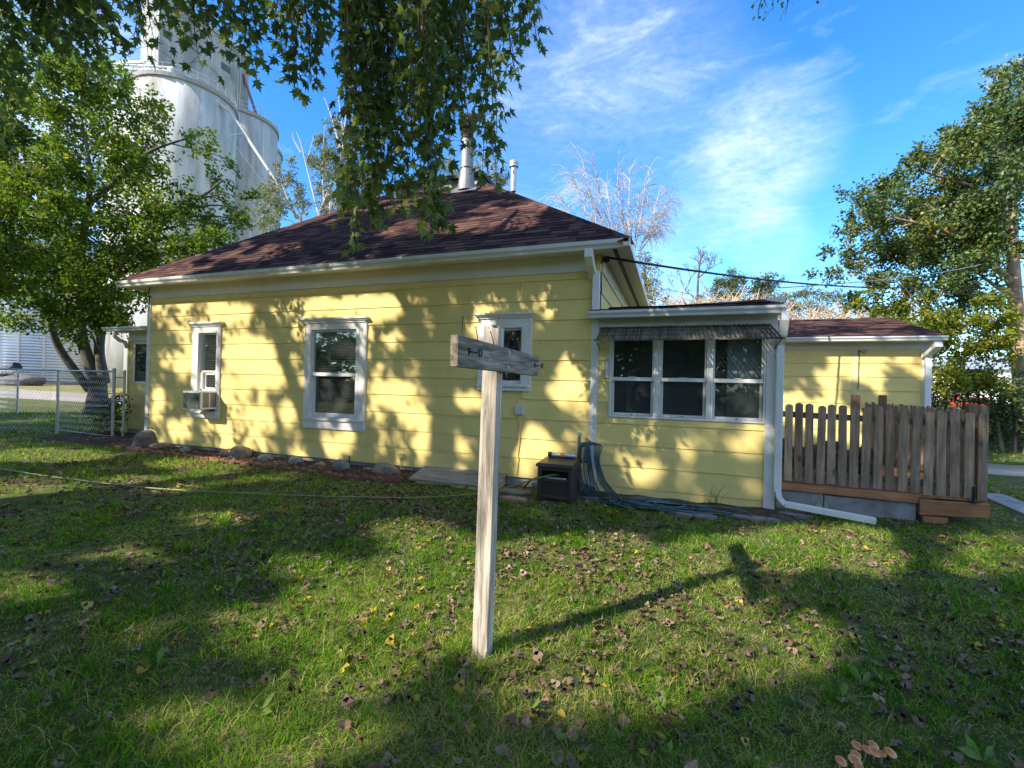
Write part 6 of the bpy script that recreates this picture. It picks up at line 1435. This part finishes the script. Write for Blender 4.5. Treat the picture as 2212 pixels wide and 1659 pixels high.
for ey in (975, 1000, 1020, 1535, 1550):
    p = fpt(ey, 420 if ey < 1200 else 700); q = fpt(ey, 120 if ey < 1200 else 450); b = MB(); b.bar((XF+.06, p[1], min(p[2], 30)), (XF+.06, p[1], HH), .08, .05, (1, 0, 0)); b.build('conduit', STEEL, el)
b = MB()
for zz_ in (HH+.6, HH+1.2): b.tube([(XF+.1, K[1], zz_), (XF+.1, K[1]+12.3, zz_)], .05, 4)
for y in np.linspace(K[1], K[1]+12.3, 14): b.tube([(XF+.1, y, HH+.5), (XF+.1, y, HH+1.2)], .04, 4)
b.build('railing', STEEL, el)
def e1(x, y, Z): return CAM+Z*ray(x/2.16, y/2.16)
b = MB(); b.tube([e1(1235, 540, 57), e1(1300, 590, 55), e1(1400, 655, 53.5), e1(1490, 725, 53)], .2, 8); b.tube([e1(1490, 725, 53), e1(1800, 1190, 55), e1(1850, 1270, 55)], .17, 8)
b.build('grain_spout', M('white_spout', (.50, .49, .45), rough=.6, var=.1), el, smooth=True)
b = MB(); b.tube([e1(1590, 860, 55), e1(1490, 875, 53)], .07, 5); b.tube([e1(1480, 880, 54), e1(1700, 1180, 56)], .05, 5); b.tube([e1(1710, 850, 58), e1(1695, 1500, 58)], .06, 5); b.build('brace', STEEL, el)
MAST = M('rusty_mast', (.22, .12, .13), rough=.8)
b = MB(); b.tube([e1(1560, 440, 66), e1(1690, 830, 66)], .20, 5); b.tube([e1(1680, 825, 66), e1(1800, 850, 66)], .22, 5); b.build('mast', MAST, el)
b = MB()
for (p, q, w_) in (((720, 410, 54), (1120, 440, 54), .18), ((720, 440, 54), (1110, 465, 54), .25), ((760, 465, 54), (1000, 475, 54), .12), ((1100, 440, 54), (1105, 545, 54), .35), ((940, 410, 54), (940, 480, 54), .2), ((1060, 455, 54), (1130, 550, 53), .3), ((830, 370, 54), (830, 420, 54), .06), ((780, 405, 54), (940, 405, 54), .3)): b.bar(e1(*p), e1(*q), w_, w_)
b.build('conveyor', M('white_conveyor', (.62, .61, .58), rough=.6, var=.15, scale=.6), el)
a = e1(905, 975, 49.6); b = MB(); b.box(a[0]-.5, a[0]+.5, a[1]-.6, a[1]+.6, a[2]-2.2, a[2]+.3); b.build('hatch', LOUV, el)
# corrugated steel bins
BINM = M('corrugated_steel', (.50, .53, .57), rough=.35, var=.10, scale=.6, metal=.75, spec=.5)
def bin_(X, Z, r, h, label):
    c = cxz(X, Z); o = empty('grain_bin', c, label, 'grain bin', 'steel grain bins behind the maple')
    prof = []; z = 0.0
    while z < h: prof += [(r, z), (r+.07, z+.14), (r+.07, z+.22), (r, z+.36)]; z += .40
    b = MB(); b.lathe(prof, c, 72); b.build('wall', BINM, o)
    b = MB(); b.lathe([(r+.3, h-.1), (r+.3, h+.05), (1.0, h+r*.48), (.8, h+r*.5)], c, 48); b.build('roof', BINM, o)
    n = int(2*math.pi*r/2.4)
    for k in range(n):
        a = 2*math.pi*k/n; d = np.array([math.cos(a), math.sin(a), 0])
        if d @ (np.array([CAM[0], CAM[1], 0])-c) < 0: continue
        p = c+d*(r+.12); b = MB(); b.bar(p, p+np.array([0, 0, h]), .22, .10, tuple(d)); b.build('stiffener', STEEL, o, at0=p)
    b = MB(); b.lathe([(r+.4, -.2), (r+.4, .35), (r-.1, .36)], c, 48); b.build('footing', CONC, o)
bin_(-75, 74, 14, 19, 'huge ribbed corrugated steel bin behind the maple trunk, its right side showing')
bin_(-58, 78, 9, 17, 'ribbed steel bin half hidden behind the maple crown, nearer the silos')
b = MB(); p = e1(-40, 1290, 58); q = e1(130, 1090, 58)
hp_ = at(-10, 815, 55); b.tube([at(-14, 822, 57), at(38, 790, 57)], .55, 10)
tag(b.build('auger_tube', BLACK), 'dark slanted auger tube in front of the ribbed steel bin', 'auger')
hpx = at(52, 808, 56); rock('heap', (hpx[0], hpx[1], 0), (5, 4, 1.6), 44, GREYST, 'dark grey heap beside the lane in front of the bin', cat='heap')
tk = at(-25, 800, 58); b = MB(); b.lathe([(.8, -2.4), (1.2, -2.0), (1.2, 2.0), (.8, 2.4)], (tk[0], tk[1], 1.5), 20, 'x'); tag(b.build('tank', TRIM, smooth=False), 'white rounded tank at the far left beyond the fence', 'tank')
# far side of the drive
wbp = at(2045, 822, 52)
bld = empty('white_building', (wbp[0], wbp[1], 0), 'white metal building glimpsed between the leaves on the right', 'building')
b = MB(); b.box(wbp[0]-7, wbp[0]+12, wbp[1], wbp[1]+9, 0, 4.6); b.build('wall', TRIM, bld)
b = MB(); b.prism([(wbp[0]-7.3, wbp[1]-.4, 4.6), (wbp[0]-7.3, wbp[1]+9.4, 4.6), (wbp[0]-7.3, wbp[1]+4.5, 6.4)], (19.6, 0, 0)); b.build('roof', M('blue_grey_metal_roof', (.32, .36, .42), rough=.5), bld)
for k in range(3):
    b = MB(); b.box(wbp[0]-5+k*5, wbp[0]-3.8+k*5, wbp[1]-.06, wbp[1]-.002, 1.3, 2.5); b.build('window', LOUV, bld)
cp = at(2098, 878, 36); cp[2] = 0
car = empty('parked_car', cp, 'red parked car glimpsed through the shrubs on the right', 'car')
CARM = M('red_car_paint', (.55, .02, .03), rough=.3, var=.04, spec=.6)
b = MB(); b.prism([(cp[0]-2.2, cp[1]-.85, z) if False else (cp[0]+x, cp[1]-.85, z) for x, z in ((-2.2, .35), (2.2, .35), (2.25, .75), (2.1, .95), (1.2, 1.02), (.6, 1.45), (-1.0, 1.5), (-1.8, 1.05), (-2.2, .98))], (0, 1.7, 0)); b.build('body', CARM, car, bevel=.06)
b = MB(); b.prism([(cp[0]+x, cp[1]-.86, z) for x, z in ((1.0, 1.03), (.52, 1.40), (-.92, 1.43), (-1.5, 1.06))], (0, .008, 0)); b.build('window', BLACK, car)
for x in (-1.35, 1.4):
    for y in (-.80, .62):
        b = MB(); b.lathe([(.2, 0), (.33, .01), (.34, .09), (.33, .17), (.2, .18)], (cp[0]+x, cp[1]+y-.06, .33), 16, 'y'); w_ = b.build('wheel', BLACK, car)
for y in (-.7, .55):
    b = MB(); b.box(cp[0]+2.2, cp[0]+2.27, cp[1]+y, cp[1]+y+.2, .68, .82); b.build('headlight', TRIM, car)

# ================================================================== grass, fallen leaves, weeds
def house_free(x, y, m=0.0):
    k = ~((x > -2.8) & (x < 11.62) & (y > -.02+m))
    bf_ = np.interp(x, [-3.6, -.5, .4, 1.16, 2.06, 3.03, 3.55, 4.2, 4.86, 5.24, 5.66, 6.15, 6.6, 6.75], [-.25, -.29, -.34, -.43, -.42, -.5, -.53, -.56, -.56, -.62, -.65, -.63, -.55, 0])
    k &= ~((x > -3.6) & (x < 6.75) & (y > bf_-.09))
    k &= ~((x > 6.62) & (x < 8.1) & (y > -.46)); k &= ~((x > 8.1) & (x < 11.75) & (y > -.58))
    k &= ~((x > 11.6) & (x < 13.85) & (y > .22)); k &= ~((x > 11.3) & (x < 15.3) & (y > 5.0))
    k &= (x-9.42)**2+(y+4.06)**2 > .012
    k &= ~((x > 14.45) & (x < 15.1) & (y > .2) & (y < 2.6)); k &= ~((x > 15.7) & (y > 3.6) & (y < 6.8))
    return k
gr = np.random.default_rng(101)
X, Y, H, W = [], [], [], []
for r0, r1, dens, hh, ww in ((1.0, 2.2, 5200, .042, .0034), (2.2, 3.4, 3600, .042, .0042), (3.4, 5.2, 2100, .042, .0058), (5.2, 8.0, 1100, .042, .0085), (8.0, 14.0, 380, .05, .014), (14, 26, 70, .07, .03)):
    n = int(dens*(r1*r1-r0*r0)*math.pi*(116/360))
    th = np.radians(gr.uniform(-58, 58, n)); rr_ = np.sqrt(gr.uniform(r0*r0, r1*r1, n))
    fx_, fy_ = -math.sin(.344), math.cos(.344); rx_, ry_ = math.cos(.344), math.sin(.344)
    x = CAM[0]+rr_*(np.cos(th)*fx_+np.sin(th)*rx_); y = CAM[1]+rr_*(np.cos(th)*fy_+np.sin(th)*ry_)
    k = house_free(x, y)
    thin = vnoise(x, y, 5.0, 21, 3)+.5*vnoise(x, y, 1.1, 22, 2); k &= gr.random(n) < np.clip(.72+1.3*thin, .12, 1)
    X.append(x[k]); Y.append(y[k]); m = k.sum(); H.append(hh*gr.uniform(.45, 1.5, m)*(1+.55*np.clip(thin[k], -.8, 1))); W.append(ww*gr.uniform(.7, 1.25, m))
# the short matted layer underneath: thatch and stubble
for r0, r1, dens, ww in ((1.0, 2.6, 7500, .0036), (2.6, 4.2, 3800, .005), (4.2, 7.0, 1300, .008)):
    n = int(dens*(r1*r1-r0*r0)*math.pi*(116/360)); th = np.radians(gr.uniform(-58, 58, n)); rr_ = np.sqrt(gr.uniform(r0*r0, r1*r1, n))
    x = CAM[0]+rr_*(np.cos(th)*fx_+np.sin(th)*rx_); y = CAM[1]+rr_*(np.cos(th)*fy_+np.sin(th)*ry_); k = house_free(x, y); m = int(k.sum())
    X.append(x[k]); Y.append(y[k]); H.append(gr.uniform(.010, .026, m)); W.append(ww*gr.uniform(.7, 1.3, m))
# longer tufts standing out of the mown turf
for q in range(420):
    a_ = math.radians(gr.uniform(-56, 56)); r_t = 1.3+gr.random()**.7*5.5; tx, ty = CAM[0]+r_t*(math.cos(a_)*fx_+math.sin(a_)*rx_), CAM[1]+r_t*(math.cos(a_)*fy_+math.sin(a_)*ry_)
    m = int(gr.integers(14, 46)); x = tx+gr.normal(size=m)*gr.uniform(.02, .06); y = ty+gr.normal(size=m)*gr.uniform(.02, .06); k = house_free(x, y); m = int(k.sum())
    X.append(x[k]); Y.append(y[k]); H.append(gr.uniform(.05, .105)*gr.uniform(.6, 1.2, m)); W.append(np.full(m, .0032+.0009*r_t)*gr.uniform(.7, 1.2, m))
for q in range(16):
    a_ = gr.uniform(0, 6.28); tx, ty = 9.42+.125*math.cos(a_), -4.06+.125*math.sin(a_); m = 22
    X.append(tx+gr.normal(size=m)*.03); Y.append(ty+gr.normal(size=m)*.03); H.append(gr.uniform(.04, .10, m)); W.append(np.full(m, .0042))
X = np.concatenate(X); Y = np.concatenate(Y); H = np.concatenate(H); W = np.concatenate(W); n = len(X)
az = gr.uniform(0, 2*math.pi, n); la = gr.uniform(0, 2*math.pi, n); lean = np.abs(gr.normal(size=n))*.55+.15
tone = np.clip(.34+.16*gr.normal(size=n)+.20*vnoise(X, Y, 1.7, 23, 3)+.12*vnoise(X, Y, 6, 24, 2), 0, .78)
dead = gr.random(n) < np.clip(.30-.25*vnoise(X, Y, 2.2, 25, 3)+.22*(H < .026), .08, .75); tone[dead] = gr.uniform(.80, 1, dead.sum()); lean[dead] += .8; H[dead] *= .9
sx, sy = np.cos(az)*W/2, np.sin(az)*W/2; lx, ly = np.cos(la)*lean*H, np.sin(la)*lean*H
zt = H/np.sqrt(1+.5*lean**2)
V = np.zeros((n, 5, 3))
V[:, 0] = np.stack([X-sx, Y-sy, 0*X-.004], 1); V[:, 1] = np.stack([X+sx, Y+sy, 0*X-.004], 1)
V[:, 2] = np.stack([X+lx*.35+sx*.8, Y+ly*.35+sy*.8, zt*.6], 1); V[:, 3] = np.stack([X+lx*.35-sx*.8, Y+ly*.35-sy*.8, zt*.6], 1)
V[:, 4] = np.stack([X+lx, Y+ly, zt], 1)
base = (np.arange(n)*5)[:, None]
F = np.concatenate([base+np.array([[0, 1, 2]]), base+np.array([[0, 2, 3]]), base+np.array([[3, 2, 4]])])
o = mesh_np('grass', V.reshape(-1, 3), F, GRASSM, None, attr=np.repeat(tone, 5)); tag(o, 'short patchy lawn grass with dead blades among the green', 'grass', kind='stuff')

# fallen leaves: curled heart-shaped blades with a stalk
def fallen(k):
    s = np.random.default_rng(200+k)
    h = [(0, 0), (.22, -.06), (.46, .10), (.47, .30), (.32, .58), (.13, .86), (0, 1.05)]
    pts = h+[(-x, y) for x, y in h[-2:0:-1]]; n_ = len(pts)
    c1, c2 = s.uniform(.05, .75)*s.choice([1, 1, -1]), s.uniform(-.4, .6)
    def zz(x, y): return c1*x*x+c2*(y-.5)**2+.10*math.sin(7*x+k)+.07*math.sin(8*y+2*k)
    V = [(x*(1-.25*abs(c1)*.4), y, zz(x, y)) for x, y in pts]+[(0, .3, zz(0, .3)-.05), (0, .65, zz(0, .65)-.04)]
    F = []
    for i in range(n_):
        a, b_ = i, (i+1) % n_; ym = (pts[a][1]+pts[b_][1])/2; F.append((a, b_, n_ if ym < .48 else n_+1))
    F += [(3, 4, n_) if False else (n_, n_+1, 4), (n_+1, n_, n_-4)]
    b_ = len(V); V += [(-.012, -.45, .05), (.012, -.45, .05), (.012, 0, zz(0, 0)), (-.012, 0, zz(0, 0))]; F += [(b_, b_+1, b_+2), (b_, b_+2, b_+3)]
    return np.array(V), np.array(F)
FL = [fallen(k) for k in range(7)]
def fl_mesh(k, m):
    v, f = FL[k]; me = bpy.data.meshes.new('fallen_leaf'); me.from_pydata([tuple(p) for p in v], [], [tuple(int(i) for i in q) for q in f]); me.materials.append(m); return me
FLB = [fl_mesh(k, DEADL) for k in range(7)]; FLY = [fl_mesh(k, YELL) for k in range(7)]
cand = []
n = 52000
th = np.radians(gr.uniform(-57, 57, n)); rr_ = 1.25+gr.random(n)**.62*9.5
x = CAM[0]+rr_*(np.cos(th)*fx_+np.sin(th)*rx_); y = CAM[1]+rr_*(np.cos(th)*fy_+np.sin(th)*ry_)
# drifts: thicker left of and around the post, thinner to the right and far left
d = vnoise(x, y, 3.6, 31, 3)+.6*vnoise(x, y, .9, 32, 2)+.5*np.exp(-((x-9)**2/5+(y+3.2)**2/1.6))+.35*np.exp(-((x-7.2)**2/6+(y+2.6)**2/4))-.3*np.clip((x-11.5)/3, 0, 1)
k = house_free(x, y) & (gr.random(n) < np.clip(.20+.20*d, .04, .8))
x, y, rr_ = x[k], y[k], rr_[k]
o_ = np.argsort(rr_); x, y = x[o_], y[o_]
NEAR = 298
GB = 'dry brown leaves lying on the near lawn'; GY = 'yellow leaves lying on the near lawn'
fr = random.Random(55)
def zone(x, y):
    for (zx, zy, r, txt) in ((11.13, -4.17, .26, 'beside the orange mushrooms'), (11.16, -3.75, .22, 'by the long curved twig'), (10.62, -4.27, .25, 'by the bent bare twig'), (9.10, -4.6, .28, 'by the short pale twig'), (9.43, -4.06, .42, 'around the foot of the clothesline post')):
        if (x-zx)**2+(y-zy)**2 < r*r: return txt
    q = (np.array([x, y, 0])-CAM) @ RB.T; u = q[0]/q[2]; far = q[2] > 2.0
    side = 'far left' if u < -.7 else 'left' if u < -.25 else 'middle' if u < .2 else 'right' if u < .7 else 'far right'
    return 'in the %s of the %s' % (side, 'lawn behind the nearest strip' if far else 'nearest strip of lawn')
yl = 0
for i in range(min(NEAR, len(x))):
    yel = fr.random() < .10
    s = fr.uniform(.032, .068)*(1.0 if not yel else .85)
    o = link('fallen_leaf', (FLY if yel else FLB)[fr.randrange(7)], None, (x[i], y[i], .008+.020*fr.random()), (fr.gauss(0, .32), fr.gauss(0, .32), fr.uniform(0, 6.28)))
    o.scale = (s, s, s)
    if yel: tag(o, 'small bright yellow fallen leaf '+zone(x[i], y[i]), 'fallen leaf', GY)
    else: tag(o, 'dry curled brown fallen leaf '+zone(x[i], y[i]), 'fallen leaf', GB)
P = np.stack([x[NEAR:], y[NEAR:], .012+.02*gr.random(len(x)-NEAR)], 1)
Vs, Fs = [], []; off = 0
for kx in range(7):
    sel = np.arange(len(P)) % 7 == kx; p = P[sel]; m = len(p); v, f = FL[kx]
    a = gr.uniform(0, 2*math.pi, m); yv = np.stack([np.cos(a), np.sin(a), gr.normal(size=m)*.35], 1); yv = norm(yv); zv = np.stack([gr.normal(size=m)*.4, gr.normal(size=m)*.4, np.ones(m)], 1); zv = norm(zv-yv*np.sum(zv*yv, 1, keepdims=True)); xv = np.cross(yv, zv)
    s = gr.uniform(.030, .066, m)[:, None, None]
    V = p[:, None]+s*(v[None, :, 0:1]*xv[:, None]+v[None, :, 1:2]*yv[:, None]+v[None, :, 2:3]*zv[:, None])
    Vs.append(V.reshape(-1, 3)); Fs.append((f[None]+(np.arange(m)*len(v))[:, None, None]).reshape(-1, 3)+off); off += m*len(v)
o = mesh_np('leaf_litter', np.concatenate(Vs), np.concatenate(Fs), LITTER); tag(o, 'dry fallen leaves strewn over the lawn farther back', 'leaf litter', kind='stuff')
# litter in the bed and on the deck edge
n = 900; bx = gr.uniform(-3.2, 6.6, n); bfy = np.array([float(bed_front(q)) for q in bx]); by = bfy+gr.random(n)*np.where(bx > -.1, -bfy-.02, 1.2)
P = np.stack([bx, by, .055+.02*gr.random(n)], 1); AX = np.stack([gr.normal(size=n), gr.normal(size=n), .2*gr.normal(size=n)], 1)
o = leaves('bed_litter', P, AX, gr.uniform(.025, .06, n), LITTER, None, T_SIMPLE, gr, 2.0); tag(o, 'brown leaf scraps over the mulch bed', 'leaf litter', kind='stuff')
# broad-leaved weeds standing in the lawn
WS = [(8.35, -4.51), (5.43, -3.82), (7.24, -3.62), (6.94, -3.64), (7.26, -3.45), (6.38, -3.47), (7.75, -3.98), (7.46, -3.98), (6.73, -4.37), (7.39, -4.3), (9.12, -4.72), (8.69, -4.84), (8.56, -4.65), (8.1, -5.13), (7.16, -4.95), (7.93, -4.79), (8.28, -5.27), (3.63, -3.48), (9.79, -4.37), (10.35, -4.18), (11.18, -3.77), (11.32, -3.59), (10.95, -3.91), (11.42, -3.53), (10.58, -3.28), (11.77, -3.16), (9.86, -4.57), (10.39, -4.43), (11.73, -3.7), (10.75, -4.3), (11.6, -3.97), (12.45, -1.98), (10.0, -4.49)]
WV = np.array([(0, 0, 0), (.10, .3, .05), (.17, .65, .03), (0, 1, -.12), (-.17, .65, .03), (-.10, .3, .05), (0, .6, -.01)]); WF = np.array([(0, 1, 6), (1, 2, 6), (2, 3, 6), (3, 4, 6), (4, 5, 6), (5, 0, 6)])
for i, (wx, wy) in enumerate(WS):
    r = np.random.default_rng(300+i); nl = r.integers(2, 6); s = r.uniform(.055, .10)
    a = r.uniform(0, 6.28)+np.arange(nl)*2*math.pi/nl+r.normal(size=nl)*.3; up_ = r.uniform(.5, 1.8, nl)
    AX = np.stack([np.cos(a), np.sin(a), up_], 1); P = np.tile(np.array([wx, wy, .004]), (nl, 1))
    o = leaves('weed', P, AX, s*r.uniform(.7, 1.15, nl), WEEDM, None, (WV, WF), r, .2)
    tag(o, 'small broad-leaved green weed standing '+zone(wx, wy), 'weed', 'broad-leaved weeds in the lawn')
# a few green clover-like leaves low in the turf
n = 2600; th = np.radians(gr.uniform(-57, 57, n)); rr_ = 1.3+gr.random(n)*5; x = CAM[0]+rr_*(np.cos(th)*fx_+np.sin(th)*rx_); y = CAM[1]+rr_*(np.cos(th)*fy_+np.sin(th)*ry_)
k = house_free(x, y) & (vnoise(x, y, 2.6, 41, 3) > .25); x, y = x[k], y[k]; m = len(x)
P = np.stack([x, y, .012+.02*gr.random(m)], 1); AX = np.stack([gr.normal(size=m), gr.normal(size=m), .5+.3*gr.normal(size=m)], 1)
o = leaves('clover', P, AX, gr.uniform(.012, .028, m), WEEDM, None, T_SIMPLE, gr, 1.5); tag(o, 'low clover and plantain leaves in the turf', 'ground cover', kind='stuff')
